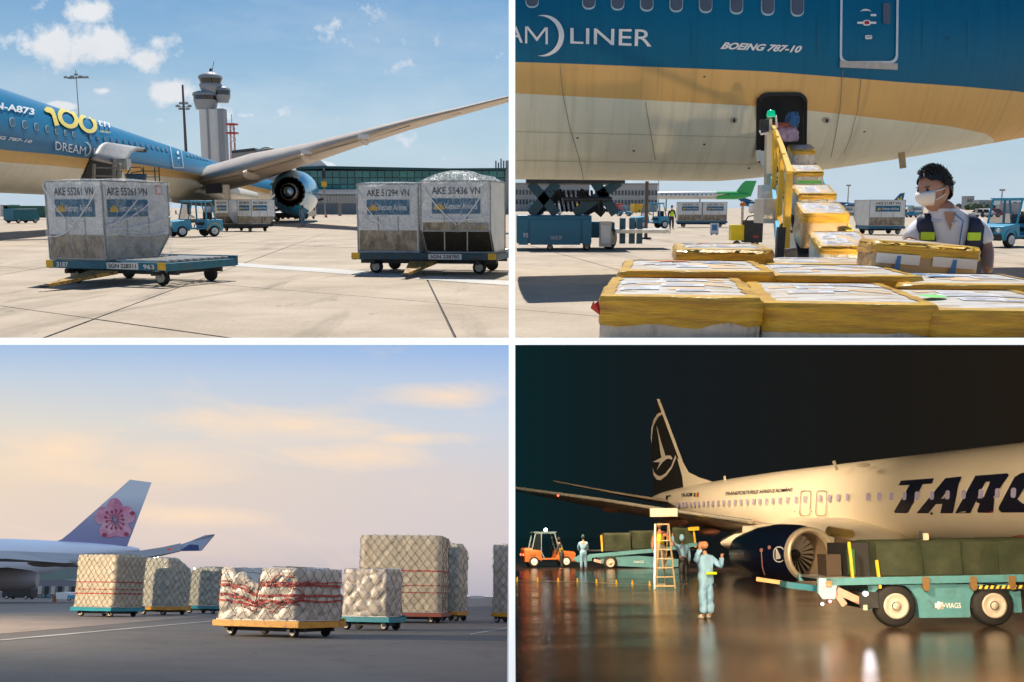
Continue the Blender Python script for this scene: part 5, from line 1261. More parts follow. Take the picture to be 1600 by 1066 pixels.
def carton(label, place, M_, W, Dp, H, seed, tape=.11, rim=.05, side=None, marks=(), group=None, name='taped_carton', clip=None, flaps=True):
    """M_: frame of the box in place coordinates, origin at the middle of its bottom"""
    t = bpy.data.objects.new(name, None); COL.objects.link(t); t.matrix_world = place.M @ M_; tag(t, label, 'box', group); t.empty_display_size = .1
    rnd = random.Random(seed); f, topz, base = lumpy(W, Dp, H, seed, .012, .3, rr=.022)
    nu, nv = 56, 12; mb = MB()
    def bulge(p, v): return p
    rings = [[f(i / nu, j / nv) for i in range(nu)] for j in range(nv + 1)]
    mb.loft(rings, m=0, cap=False); last = rings[-1]; rg = [last]
    for k in range(1, 7):
        s_ = 1 - k / 6; rg.append([V((p.x * s_, p.y * s_, H + .015 * math.sin(k / 6 * 1.5))) for p in last])
    mb.loft(rg, m=1, cap=False)
    o = mb.build('carton', [side or m_cside, m_ctop], t, clip=clip)
    # tape wound over the top edges
    mb = MB(); rr_ = []
    for z_, e in ((H - tape - .02, .004), (H - tape, .008), (H - tape * .75, .005), (H - tape * .5, .009), (H - tape * .25, .005), (H - .02, .006), (H - .001, .003)):
        rr_.append([f(i / nu, z_ / H, e + .008 * abs(noise.noise(V((i * .5, z_ * 50, seed))))) + V((0, 0, (.035 * noise.noise(V((i * .45, seed, 1))) if e == .004 else .003 if z_ > H - .02 else 0))) for i in range(nu)])
    inn = [V((p.x * (1 - (rim + .02 * noise.noise(V((i * .5, seed, 2)))) / W * 2) , p.y * (1 - (rim + .02 * noise.noise(V((i * .5, seed, 7)))) / Dp * 2), H + .0065)) for i, p in enumerate(rr_[-1])]
    mb.loft(rr_, cap=False); mb.loft([rr_[-1], inn], cap=False); mb.build('tape_band', m_tape, t, clip=clip)
    # labels and marks on top
    for k in range(rnd.randint(6, 9) if flaps else 1):
        lw, ll = rnd.uniform(.10, .2) * W / .6, rnd.uniform(.07, .15); x, y = rnd.uniform(-W * .3, W * .3), rnd.uniform(-Dp * .3, Dp * .3)
        zt_ = lambda a, b: H + .015 * math.sin((1 - max(abs(a) / W, abs(b) / Dp) * 2) * 1.5) + .003
        def patch(xa, ya, xb, yb, e, mt, nm):
            g = MB(); n3_ = 4; vs = [(xa + (xb - xa) * i / n3_, ya + (yb - ya) * j / n3_, zt_(xa + (xb - xa) * i / n3_, ya + (yb - ya) * j / n3_) + e) for j in range(n3_ + 1) for i in range(n3_ + 1)]
            g.add(vs, [(j * 5 + i, j * 5 + i + 1, j * 5 + i + 6, j * 5 + i + 5) for j in range(n3_) for i in range(n3_)]); g.build(nm, mt, t)
        patch(x - lw / 2, y - ll / 2, x + lw / 2, y + ll / 2, 0, m_label, 'label')
        for q_ in range(3): patch(x - lw * .4, y - ll * .3 + q_ * ll * .25, x + lw * rnd.uniform(-.1, .4), y - ll * .3 + q_ * ll * .25 + .008, .002, m_pr2, 'printed_line')
        bx_, by_ = rnd.uniform(-W * .3, W * .3), rnd.uniform(-Dp * .3, Dp * .3); patch(bx_ - .07, by_ - .05, bx_ + .07, by_ + .05, -.0012, m_brn, 'carton_patch')
    for (x, y, a, b, mt) in marks:
        n_ = 14; pts = [(x + a * math.cos(6.283 * i / n_) * (1 + .3 * noise.noise(V((i * .9, seed, 5)))), y + b * math.sin(6.283 * i / n_) * (1 + .3 * noise.noise(V((i * .9, seed, 9)))), H + .020) for i in range(n_)]
        MB().add(pts, [tuple(range(n_))]).build('colour_mark', mt, t)
    return t, f
pl = (B.at(0, 533.2, 3.5)); nrm = V((0, 0, -1))
def box_on_ramp(label, px, w_px, y_top, Z, Dp, seed, H=.55, rz=0, **kw):
    s = 1600 / Z; W = w_px / s; zt = 1.6 - (y_top - 325) / s; rz = rz + R(-8); c = V(((px - 800) / s, Z, zt - H)) + V((-math.sin(rz), math.cos(rz), 0)) * Dp / 2
    M_ = Matrix.Translation(c) @ Matrix.Rotation(rz, 4, 'Z'); Mi_ = (M_).inverted()
    co = Mi_ @ V((0, 0, 1.6)); nw = Mi_.to_3x3() @ V((0, -208.0, -1600.0)).normalized()      # cut where the ramp carries the box
    return carton(label, B, M_, W, Dp, H, seed, clip=[(co, nw)], **dict(dict(tape=.088), **kw))
box_on_ramp('front left big taped box of the stack, red scrap at its left corner', 1063, 250, 463, 3.9, 1.12, 1, marks=[])
box_on_ramp('front middle big taped box between two others, brown-patched top', 1328, 262, 474, 3.82, 1.14, 2, rz=R(-1.5))
box_on_ramp('front right big taped box with a green mark on its top', 1592, 258, 485, 3.72, 1.02, 3, marks=[(-.20, -.1, .05, .07, m_gmark)], rz=R(-1))
box_on_ramp('second-row left taped box with orange and blue marks on top', 1086, 236, 423, 5.08, 1.08, 4, marks=[(-.12, .12, .12, .05, m_omark), (.10, -.05, .05, .05, m_bmark)])
box_on_ramp('second-row middle taped box with a pale clean top', 1318, 226, 430, 5.02, 1.0, 5)
box_on_ramp('second-row right taped box with blue scribbles beside the worker', 1535, 235, 444, 4.80, .86, 6, marks=[(-.22, .1, .10, .04, m_bmark), (-.1, -.08, .07, .05, m_bmark)])
box_on_ramp('small taped box at the back left of the stack, thin yellow rim', 1130, 146, 389, 6.3, 1.05, 7, tape=.07, H=.3, marks=[(-.1, .2, .04, .05, m_omark)])
box_on_ramp('pale box at the back middle of the stack, in front of the belt foot', 1296, 188, 412, 6.1, .8, 8, tape=.05)
rp = thing('red_scrap', 'small red plastic scrap sticking out beside the front left box', 'scrap', B, B.at(931, 482, 3.95)); MB().add([(-.01, 0, .03), (.02, 0, -.03), (.012, .02, .03), (-.02, .01, .0)], [(0, 1, 2, 3)]).build('tag', m_red, rp)
# box in the worker's hands
Mw = Matrix.Translation(B.at(1450, 420, 5.75) + V((0, .2, -.03))) @ Matrix.Rotation(R(-4), 4, 'Z') @ Matrix.Rotation(R(4), 4, 'Y')
tw_, fw_ = carton('long yellow-taped carton with blue arrow prints held by the worker', B, Mw, .56, .36, .165, 11, tape=.055, side=m_card, flaps=False)
for x in (-.14, .17): MB().add([(x - .14, -.205, .045), (x + .10, -.205, .045), (x + .10, -.205, .10), (x - .14, -.205, .10)], [(0, 1, 2, 3)]).build('side_label', m_label, tw_)
for x in (-.165, .14): MB().add([(x - .035, -.209, .0), (x + .02, -.209, .0), (x + .02, -.209, .09), (x, -.209, .09), (x - .01, -.209, .03)], [(0, 1, 2, 3, 4)]).build('arrow_print', m_bmark, tw_)

# --- belt loader
bl = thing('belt_loader', 'belt loader with yellow hand rails and green beacon reaching up to the open hold', 'belt loader', B, (4.4, 15, 0))
root_off[bl.name] = Matrix.Translation((-4.4, -15, 0)); KB = lambda o: to_local(o, bl)
lo, hi = V((3.24, 10.2, .56)), V((5.84, 21.6, 2.44))
bd = (hi - lo).normalized(); bs_ = bd.cross(V((0, 0, 1))).normalized(); bu = bs_.cross(bd)
KB(MB().bar(lo, hi, .86, .05).build('belt', mat('black conveyor belt', (.02, .02, .022), .7, var=.3, scale=6)))
m_lb = mat('light blue side beam', (.10, .48, .68), .4, var=.08)
for s in (-1, 1): KB(MB().bar(lo + bs_ * s * .49 - bu * (.02 if s < 0 else .14), hi + bs_ * s * .49 - bu * (.02 if s < 0 else .14), .05, .24 if s < 0 else .12).build('side_beam', m_lb))
KB(MB().bar(lo - bu * .3 + bd, hi - bu * .3 - bd * 2, .5, .22).build('under_frame', m_dark))
KB(MB().lathe(lo - bs_ * .43, bs_, [(0, .07), (.86, .07)], 12, cap=True).build('end_roller', m_galv)); KB(MB().lathe(hi - bs_ * .43, bs_, [(0, .07), (.86, .07)], 12, cap=True).build('end_roller', m_galv))
rail = MB()
def rp2(px, py, Z): return B.at(px, py, Z)
top = [rp2(1234.5, 272, 12.6), rp2(1222, 232, 16.5), rp2(1209, 199, 20.5)]
KB(MB().bar(top[0], top[1], .07, .07).bar(top[1], top[2], .07, .07).build('hand_rail', m_yel))
for (x0, y0, x1, y1, Z, w_) in ((1233, 272, 1227, 402, 12.3, .075), (1223, 240, 1215, 358, 15, .07), (1214, 213, 1207, 310, 18, .07), (1207, 200, 1202, 285, 20.3, .08), (1209, 205, 1225, 300, 17, .05)):
    KB(MB().bar(rp2(x0, y0, Z), rp2(x1, y1, Z), w_, w_).build('rail_post', m_yel))
KB(MB().bar(rp2(1201, 186, 20), rp2(1199, 296, 20), .10, .16).build('beacon_post', mat('cream enamel', (.62, .56, .42), .4)))
KB(MB().lathe(rp2(1204.5, 183, 19.8), (0, 0, 1), [(0, .08), (.03, .085), (.11, .07), (.13, .02)], 12, cap=True).build('green_beacon', mat('green lamp glass', (.0, .45, .2), .15, emit=(0, .6, .3), estr=.4)))
KB(MB().box(rp2(1194, 197, 19.7), (.16, .1, .24)).build('control_box', m_dark)); KB(MB().tube([rp2(1187, 205, 19.6), rp2(1189, 210, 19.5), rp2(1200, 208, 19.6)], .02, 6).build('cable', m_white)); KB(MB().tube([rp2(1212, 180, 19.8), rp2(1214, 200, 19.8)], .02, 6).build('cable', m_white))
KB(MB().box(rp2(1197, 300, 19.5) , (.25, .3, .25)).build('rail_foot', m_white)); 
KB(MB().bar(rp2(1221, 355, 12), rp2(1217, 408, 12), .09, .08).build('rail_socket', m_dark)); KB(MB().bar(rp2(1235, 388, 11.6), rp2(1238, 412, 11.6), .12, .1).build('rail_socket', m_dark))
for k in range(2):
    KB(MB().box(rp2(1204 - k * 2, 330, 15.4 + k * 2.2), (.35, .6, .35)).build('chassis_box', m_rim))
for Z in (13.8, 17.5):
    for s in (-1, 1):
        c_ = lo.lerp(hi, (Z - 10.2) / 11.4); wheel(bl, (c_.x + s * .5 - 4.4, Z - 15, .3), (s, 0, 0), .3, .2)
KB(MB().box((4.2, 15.6, .62), (1.0, 5.0, .4)).build('chassis', mat('grey chassis', (.25, .26, .27), .5), bevel=.04))
KB(MB().bar(rp2(1314, 345, 13.6), rp2(1328, 366, 12.6), .09).build('wheel_guard', mat('bright yellow', (.8, .6, .0), .4)))
pitch = math.atan2(bd.z, math.hypot(bd.x, bd.y)) + R(5); ybelt = math.atan2(-bd.x, bd.y)
for i, (xa, xb, yt, Z, H, lb, sd_) in enumerate(((1275, 1353, 382, 11.4, .40, 'lowest box on the belt, clean white top with yellow rim', m_cside), (1247, 1316, 333, 12.9, .44, 'box second from the belt foot, brown taped sides under film', m_card), (1239, 1296, 303, 15.4, .40, 'third box up the belt with white left side', m_cside), (1233, 1276, 270, 18.6, .34, 'fourth box up the belt with a green band', m_cside), (1227, 1262, 238, 21.3, .34, 'topmost box on the belt, going into the hold', m_cside))):
    s = 1600 / Z; W = (xb - xa) / s * .97; u_b = (Z - lo.y) / (hi.y - lo.y); c = lo.lerp(hi, u_b); c = V((((xa + xb) / 2 - 800) / s, Z + .25, 0)); 
    zt = 1.6 - (yt - 325) / s
    M_ = Matrix.Translation((c.x, Z, zt - H * math.cos(pitch))) @ Matrix.Rotation(ybelt * .35, 4, 'Z') @ Matrix.Rotation(pitch, 4, 'X') @ Matrix.Translation((0, .27, 0))
    tb_, _ = carton(lb, B, M_, W, .56 if i else .6, H, 20 + i, tape=.07 if i != 1 else .10, rim=.028, side=sd_)
    if i == 3: MB().box((0, -.285, H * .45), (W * .9, .01, .06)).build('green_band', m_gmark, tb_)
for (px, py, c_, lb) in ((1228, 210, mat('purple printed film', (.35, .25, .35), .4, var=.3, scale=6), 'purple-printed parcel inside the open hold'), (1221, 196, mat('reddish bundle', (.3, .08, .05), .7), 'reddish bundle lying on the parcel in the hold'), (1238, 187, mat('blue bag', (.02, .1, .25), .6), 'blue bag at the right inside the open hold')):
    p = B.at(px, py, 21.6); t = thing('parcel', lb, 'parcel', B, p); W, H = (.42, .28) if 'purple' in lb else (.4, .10) if 'red' in lb else (.2, .3)
    cargo_block(t, 'bundle', c_, W, .3, H, -H / 2, int(px), .03, .12)

# --- the worker bending over the boxes
S_ = 1600 / 6.5; ZW = 6.5
def W3(px, py, dz=0): return V(((px - 806) / S_, ZW + dz, 1.6 - (py - 331) / S_))
wc = [W3(1484, 462), W3(1482, 425), W3(1479, 392, -.02), W3(1474, 356, -.06), W3(1463, 334, -.08), W3(1454, 320, -.08)]
org = W3(1480, 470); Q = lambda p: p - org
sdir = V((.957, -.287, 0)); sh_l, el_l, ha_l = W3(1474, 359, -.04) - sdir * .17, W3(1415, 388, -.06), W3(1400, 384, -.32)
sh_r, el_r, ha_r = W3(1474, 356, -.04) + sdir * .175, W3(1529, 396, -.12), W3(1512, 425, -.30)
body = [[(Q(wc[0]), (.15, .11)), (Q(wc[1]), (.145, .11)), (Q(wc[2]), (.155, .115)), (Q(wc[3]), (.14, .105)), (Q(wc[4]), .062), (Q(wc[5]), .058)],
        [3, (Q(sh_l), .048), (Q(el_l), .045), (Q(ha_l), .032)], [3, (Q(sh_r), .050), (Q(el_r), .048), (Q(ha_r), .032)]]
hands = [hand_chain(Q(ha_l), (.3, -.2, -.9), (.6, 0, -.3), curl=.5), hand_chain(Q(ha_r), (-.4, -.3, -.8), (-.6, 0, -.3), curl=.5)]
m_shirt = mat('white shirt', (.72, .72, .76), .7, var=.05, scale=8, bump=.3, bscale=6); m_vest = mat('navy vest cloth', (.008, .012, .04), .6, var=.2, scale=8, bump=.3, bscale=8); m_lime = mat('lime reflective patch', (.62, .85, .02), .4, var=.1, scale=14)
gw = lambda r, e: (r[0] + e, r[1] + e) if isinstance(r, tuple) else r + e
body[0] = [(p, (.085, .085) if i_ < 4 else r) for i_, (p, r) in enumerate(body[0])]
shirt = [[(Q(wc[3]) + V((0, 0, -.03)), .07), (Q(sh_l), .070), (Q(sh_l.lerp(el_l, .55)), .068), (Q(sh_l.lerp(el_l, .85)), .066)], [0, (Q(sh_r), .072), (Q(sh_r.lerp(el_r, .5)), .070), (Q(sh_r.lerp(el_r, .80)), .070)]]
fdir = V((-.30, -1, 0)).normalized(); sdir = V((1, -.30, 0)).normalized()
TR = [(wc[0], .175, .120), (wc[1], .172, .122), (W3(1480, 400, -.02), .180, .130), (W3(1478, 378, -.03), .188, .132), (W3(1475, 360, -.05), .185, .122), (W3(1473, 349, -.06), .165, .105), (W3(1470, 340, -.07), .120, .085), (W3(1467, 332, -.08), .072, .068)]
def torso_ring(i, ex_, a0=0.0, a1=2 * math.pi, n=36):
    p, rx, ry = TR[i]; c = Q(p); out = []
    for j in range(n):
        a = a0 + (a1 - a0) * j / (n - 1 if a1 - a0 < 6.28 else n); ca, sa = math.cos(a), math.sin(a)
        fold = .006 * noise.noise(V((a * 3, i * 1.1, 2))) + .004 * math.sin(a * 9 + i)
        k_ = (abs(ca) ** 2.4 + abs(sa) ** 2.4) ** (-1 / 2.4); out.append(c + fdir * ca * k_ * (ry + ex_ + fold) + sdir * sa * k_ * (rx + ex_ + fold))
    return out
hd_c = Q(W3(1444, 305, -.10)); hf_ = V((-.90, -.44, -.12))
tW = person('person', 'man in white shirt, navy vest with lime patches and white mask bending over the boxes', B, org, 0, body, dict(skin=m_skin),
            [('shirt_sleeves', shirt, m_shirt)], head=(hd_c, .116, hf_, (-.10, 0, 1)), hands=hands)
hx = hf_.normalized().cross(V((0, 0, 1))).normalized()
# vest: front panels and back as a shell that leaves the shirt open in the middle
MB().loft([torso_ring(i, 0) for i in range(8)]).build('shirt', m_shirt, tW)
vsh = MB()
rows = [torso_ring(i, .016, (.36, .36, .38, .42, .50, .62, .85)[i], 2 * math.pi - (.36, .36, .38, .42, .50, .62, .85)[i], 44) for i in range(7)]
vsh.loft(rows, cap=False, closed=False); vo = vsh.build('vest', m_vest, tW); md = vo.modifiers.new('s', 'SOLIDIFY'); md.thickness = .012; md.offset = 0
for a_, i_ in ((-.62, 3), (.60, 3), (.70, 2)):
    p, rx, ry = TR[i_]; k_ = (abs(math.cos(a_)) ** 2.4 + abs(math.sin(a_)) ** 2.4) ** (-1 / 2.4); c = Q(p) + fdir * math.cos(a_) * k_ * (ry + .03) + sdir * math.sin(a_) * k_ * (rx + .03)
    MB().box(c + V((0, 0, .02 if i_ == 3 else -.03)), (.085, .016, .05 if i_ == 3 else .02), rz=math.atan2(sdir.y, sdir.x) + a_ * .75).build('lime_patch', m_lime, tW, bevel=.005)
# collar, lanyard, mask, hair, ear
cr = MB()
for s in (-1, 1):
    a = Q(wc[4]); cr.add([a + fdir * .075 + V((0, 0, -.06)) + sdir * .01 * s, a + fdir * .03 + sdir * .078 * s + V((0, 0, .02)), a + fdir * .035 + sdir * .105 * s + V((0, 0, -.045)), a + fdir * .10 + sdir * .045 * s + V((0, 0, -.085))], [(0, 1, 2, 3)])
co_ = cr.build('collar', m_shirt, tW); md = co_.modifiers.new('s', 'SOLIDIFY'); md.thickness = .006
for s in (-1, 1): pass
vq = [Q(W3(1470, 337, -.08)) + fdir * .088 - sdir * .035, Q(W3(1470, 337, -.08)) + fdir * .088 + sdir * .035, Q(W3(1474, 366, -.05)) + fdir * .142]
MB().add([vq[0], vq[1], vq[2], (vq[0] + vq[1]) / 2 + fdir * .02], [(0, 3, 2), (3, 1, 2)]).build('open_neck', m_skin, tW)
MB().tube([Q(wc[4]) + fdir * .085 + V((0, 0, -.02)) + sdir * .05, Q(W3(1481, 350, -.20)), Q(W3(1480, 368, -.19)), Q(W3(1479, 400, -.18))], .004, 5).build('lanyard', m_bmark, tW)
up_ = V((-.10, 0, 1)).normalized(); hx = hf_.normalized().cross(up_).normalized(); up_ = hx.cross(hf_.normalized()); hfn = hf_.normalized(); r_ = .116
mk = MB(); rows = []
for i in range(7):
    z = .06 - .80 * i / 6; row = []
    for j in range(13):
        a = -1.0 + 2.0 * j / 12; prof = (.97, 1.12, 1.17, 1.15, 1.10, .99, .80)[i]; wdt = (.62, .66, .68, .66, .60, .50, .36)[i]
        y = prof * (1 - .42 * a * a); x = a * wdt * (1.0)
        row.append(hd_c + (hx * x + hfn * y * .97 + up_ * z) * r_)
    rows.append(row)
mo = mk.loft(rows, cap=False, closed=False).build('face_mask', mat('white face mask', (.78, .74, .70), .7, var=.03), tW); md = mo.modifiers.new('s', 'SOLIDIFY'); md.thickness = .004
for s in (-1, 1):
    for z0_, z1_ in ((.0, .12), (-.45, -.12)): MB().tube([hd_c + (hx * s * .62 + hfn * .55 + up_ * z0_) * r_, hd_c + (hx * s * .80 + hfn * .22 + up_ * (z0_ + z1_) * .5) * r_, hd_c + (hx * s * .84 + hfn * -.04 + up_ * z1_) * r_], .0035, 5).build('mask_strap', m_white, tW)
hr = MB(); n_ = 26; rows = []
for i in range(10):
    a = i / 9; row = []
    for j in range(n_):
        b = 2 * math.pi * j / n_; front = math.cos(b); am = a * (.95 + .42 * (1 - max(0, front)) + .06 * math.sin(b * 7)); 
        if front < 0: am = a * (1.37 + .70 * -front)
        d = hx * math.sin(b) * math.sin(am) * .86 + hfn * front * math.sin(am) * 1.02 + up_ * math.cos(am) * 1.22
        k = 1.02 + .09 * noise.noise(V((math.sin(b) * 3, front * 3, a * 4))) + .05 * noise.noise(d * 9)
        row.append(hd_c + d * r_ * k)
    rows.append(row)
hr.loft(rows, cap=False); rnd = random.Random(5)
for k in range(620):
    b = rnd.uniform(0, 6.283); a = rnd.uniform(0, 1.45 if math.cos(b) < .1 else .80); d = hx * math.sin(b) * math.sin(a) * .86 + hfn * math.cos(b) * math.sin(a) + up_ * math.cos(a) * 1.22
    p = hd_c + d * r_ * 1.0; e = (d + hfn * rnd.uniform(-.2, .9) + hx * rnd.uniform(-.5, .5) + up_ * rnd.uniform(-.1, .5)).normalized(); kL = rnd.uniform(.7, 1.7); hr.tube([p, p + e * .011 * kL, p + e * .018 * kL + hfn * .006], [.0042, .003, .0008], 4)
hr.build('hair', m_hair, tW)
MB().bar(hd_c + (hx * .20 + hfn * .86 + up_ * .24) * r_, hd_c + (hx * .42 + hfn * .78 + up_ * .25) * r_, .012, .005).bar(hd_c + (hx * -.20 + hfn * .86 + up_ * .24) * r_, hd_c + (hx * -.42 + hfn * .78 + up_ * .25) * r_, .012, .005).build('eyebrows', m_hair, tW)

# --- scissor lift loader behind
sl_ = thing('scissor_loader', 'large teal-blue scissor-lift cargo loader standing under the fuselage at left', 'cargo loader', B, (2.0, 42, 0))
ks = 40 / 1600; LX = lambda px: (px - 800) * ks - 2.0
LZ = lambda py: 1.6 + (325 - py) * ks
m_ld = mat('blue loader paint', (.006, .14, .24), .4, var=.12, scale=2, col2=(.05, .07, .08), mixs=3, mixp=.7)
MB().box(((LX(807) + LX(920)) / 2, -1.5, (LZ(336) + .28) / 2), (LX(920) - LX(807), 3.0, LZ(336) - .28)).build('chassis', m_ld, sl_, bevel=.04)
q = MB()
for a, b in ((810, 824), (828, 903), (906, 919)): q.box(((LX(a) + LX(b)) / 2, -3.02, (LZ(342) + LZ(380)) / 2), (LX(b) - LX(a), .05, LZ(342) - LZ(380)))
q.build('side_panel', m_ld, sl_, bevel=.01)
MB().box(((LX(920) + LX(960)) / 2, -.6, .75), (LX(960) - LX(920), 2.2, .6)).build('drive_unit', m_ld, sl_, bevel=.03)
wheel(sl_, (LX(952), -1.6, .45), (1, -.6, 0), .45, .3); wheel(sl_, (LX(858), -2.6, .12), (0, -1, 0), .12, .1); wheel(sl_, (LX(914), -2.6, .15), (0, -1, 0), .15, .1)
for (a, b, c, d, z) in ((828, 334, 868, 288, -2.6), (868, 334, 828, 288, -2.6), (895, 334, 962, 286, -2.6), (957, 334, 925, 286, -2.6), (835, 334, 880, 300, -1.0), (945, 334, 905, 300, -1.0), (915, 334, 955, 310, .2)):
    MB().bar((LX(a), z, LZ(b)), (LX(c), z, LZ(d)), .2, .36).build('scissor_arm', m_dark if z > -2 else mat('dark teal arm paint', (.01, .06, .09), .4, var=.2), sl_)
MB().box(((LX(822) + LX(970)) / 2, -1.4, LZ(284)), (LX(970) - LX(822), 2.8, .24)).build('platform', m_dark, sl_)
q = MB()
for k in range(14): q.tube([(LX(850 + k * 7), -2.7, LZ(300)), (LX(858 + k * 7), -1.4, LZ(330))], .05, 6)
q.build('hydraulic_hose', m_dark, sl_)
MB().tube([(LX(876), -2.9, LZ(312)), (LX(950), -2.9, LZ(312))], .09, 6).build('cross_tube', m_dark, sl_)
MB().add([(LX(934), -3.05, LZ(350)), (LX(948), -3.05, LZ(352)), (LX(948), -3.05, LZ(378)), (LX(934), -3.05, LZ(377))], [(0, 1, 2, 3)]).build('notice_panel', m_label, sl_)
MB().box((LX(941), -2.9, LZ(364)), (.45, .2, .95)).build('rear_panel', m_rim, sl_)
for px in (975, 990, 1002): MB().bar((LX(px), -1, .2), (LX(px), -1, LZ(341)), .22, .2).build('stabiliser_leg', m_ld, sl_)
MB().box(((LX(960) + LX(1045)) / 2, -.8, LZ(361)), (LX(1045) - LX(960), 2.4, .14)).build('low_bridge', m_galv, sl_)
flat_text('VIAGS 09', (LX(858), -3.06, LZ(372)), (.42, 0, 0), (0, 0, .14), m_label, 'fleet_lettering', sl_)
flat_text('95', (LX(817), -3.06, LZ(369)), (.18, 0, 0), (0, 0, .17), m_label, 'fleet_number', sl_)
pp = thing('support_pole', 'brown tail support pole standing right of the scissor loader', 'pole', B, B.g(1009, 374)); MB().tube([(0, 0, 0), (0, 0, (374 - 286) * pp.matrix_world.translation.y / 1600)], .09, 10).build('pole', mat('brown steel pole', (.12, .07, .05), .5), pp); MB().box((0, 0, .05), (.5, .5, .1)).build('foot', m_dark, pp)

# --- the far apron between and beyond
p = B.g(1016, 357); tractor('tow_tractor', 'light blue tow tractor right of the scissor loader beside a hi-vis worker', B, (p.x, p.y, 0), R(-165))
p = B.g(1049, 358.5); small_person('person', 'worker in striped hi-vis vest standing between tractor and container train', B, (p.x, p.y, 0), R(190), 1.72, m_navy, m_navy, vest=m_lime, step=.0)
def train(px0, px1, gy, labs, rz=R(-6), code='AKE 53021 VN', face='-x', place=B):
    p = place.g((px0 + px1) / 2, gy); n_ = len(labs); L = (px1 - px0) * p.y / 1600
    dolly('cargo_dolly', labs[0][0], place, (p.x, p.y, 0), rz, L * 1.02, 1.7, .5, rollers=False, tow=0, yellow=False, col=m_ld)
    uu = V((math.cos(rz), math.sin(rz), 0))
    for i, (_, lb) in enumerate(labs):
        q = p + uu * (L * ((i + .5) / n_ - .5)); uld('cargo_container', lb, place, (q.x, q.y, .52), rz + R(90), code, Dp=L / n_ * .97, faces=(face,), Hh=1.55)
train(1058, 1133, 355, [('blue dolly under the two grey containers right of the hi-vis worker', 'grey container with two blue signs right of the hi-vis worker'), ('', 'grey container with one blue sign, left of the amber beacon post')])
gp = thing('ground_cart', 'yellow and black service cart with amber beacon behind the back row of boxes', 'service cart', B, B.g(1163, 388)); gy_ = B.g(1163, 388).y; k = gy_ / 1600
MB().box((-13 * k, 0, 24 * k), (20 * k, 20 * k, 24 * k)).build('yellow_housing', mat('bright yellow', (.8, .6, .0), .4), gp, bevel=.02); MB().box((11 * k, 0, 26 * k), (28 * k, 24 * k, 34 * k)).build('dark_housing', m_dark, gp, bevel=.03)
MB().tube([(-5 * k, 0, 30 * k), (-5 * k, 0, 64 * k)], 2 * k, 8).build('beacon_post', m_rim, gp); MB().lathe((-5 * k, 0, 64 * k), (0, 0, 1), [(0, 4 * k), (3 * k, 4.5 * k), (6 * k, 3 * k), (7 * k, .01)], 12, cap=True).build('amber_beacon', mat('amber lamp glass', (.6, .2, .02), .2), gp)
MB().tube([(-2 * k, -12 * k, 43 * k), (2 * k, -12 * k, 49 * k), (10 * k, -12 * k, 50 * k), (17 * k, -12 * k, 44 * k)], 1 * k, 6).build('hose', m_blk, gp)
for s in (-1, 1): wheel(gp, (s * 14 * k, -8 * k, 6 * k), (0, -1, 0), 6 * k, 4 * k)
MB().box((14 * k, -12.5 * k, 18 * k), (8 * k, 1 * k, 3 * k), rz=0).build('red_handle', m_red, gp)
sg = thing('sign_board', 'small white and blue notice board standing on the ground left of the yellow cart', 'sign', B, B.g(1116, 368)); k = B.g(1116, 368).y / 1600; MB().box((0, 0, 10 * k), (13 * k, .05, 17 * k)).build('board', m_label, sg); MB().box((0, -.04, 12 * k), (8 * k, .02, 9 * k)).build('blue_panel', m_bmark, sg); MB().bar((-4 * k, 0, 0), (-4 * k, 0, 3 * k), .05).build('stand', m_dark, sg); MB().bar((4 * k, 0, 0), (4 * k, 0, 3 * k), .05).build('stand', m_dark, sg)
train(1345, 1404, 366, [('dark dolly under the white container left of the worker', 'white container with a blue sign standing left of the worker')], rz=R(8), code='AKE 51387 VN')
p = B.g(1572, 386); tractor('tow_tractor', 'light blue tow tractor at the right edge of the apron behind the worker', B, (p.x + .1, p.y, 0), R(-150))
p = B.g(1201, 346); t_ = uld('cargo_container', 'pale grey container seen through the belt loader rails', B, (p.x, p.y, .3), R(20), 'AKE 50112 VN', faces=('-x', '-y'))
# far aircraft
def far_jet(label, x0, x1, yc, rpx, dist, body, tailc, tail, place=B, belly=None):
    k = dist / 1600; t = thing('parked_airliner', label, 'aircraft', place, (place.at((x0 + x1) / 2, 300, dist).x, dist, 0)); xm = (x0 + x1) / 2; zc = 1.6 + (325 - yc) * k
    L = (x1 - x0) * k; prof = [(0, .1 * rpx * k), (L * .03, .6 * rpx * k), (L * .08, rpx * k), (L * .7, rpx * k), (L * .9, .55 * rpx * k), (L, .15 * rpx * k)]
    MB().lathe((-L / 2, 0, zc), (1, 0, .0), prof, 20).build('fuselage', body, t)
    pts = [((a - xm) * k, 1.6 + (325 - b) * k) for a, b in tail]; MB().prism(pts, (0, -.2, 0), (1, 0, 0), (0, 0, 1), (0, .4, 0)).build('tail_fin', tailc, t)
    q = MB()
    for i in range(int(L / 3)): q.box((-L * .4 + i * 2.2, -rpx * k, zc + rpx * k * .2), (.7, .1, .6))
    q.build('window_row', m_glassd, t)
    for dx in (-L * .35, 0): MB().bar((dx, 0, 0), (dx, 0, zc), .5).build('landing_gear', m_dark, t)
    MB().add([(-L * .05, -rpx * k, zc - rpx * k * .4), (L * .12, -rpx * k, zc - rpx * k * .4), (L * .2, -16, zc + .6), (L * .17, -16, zc + .6)], [(0, 1, 2, 3)]).build('wing', body, t)
    return t
m_jw = mat('white aircraft paint', (.66, .68, .68), .35); m_jg = mat('green aircraft paint', (.05, .45, .12), .35)
t = far_jet('distant white and green airliner parked beyond the containers', 1020, 1168, 306, 6, 520, m_jw, m_jg, [(1145, 306), (1158, 288), (1163, 284), (1180, 284), (1172, 308)])
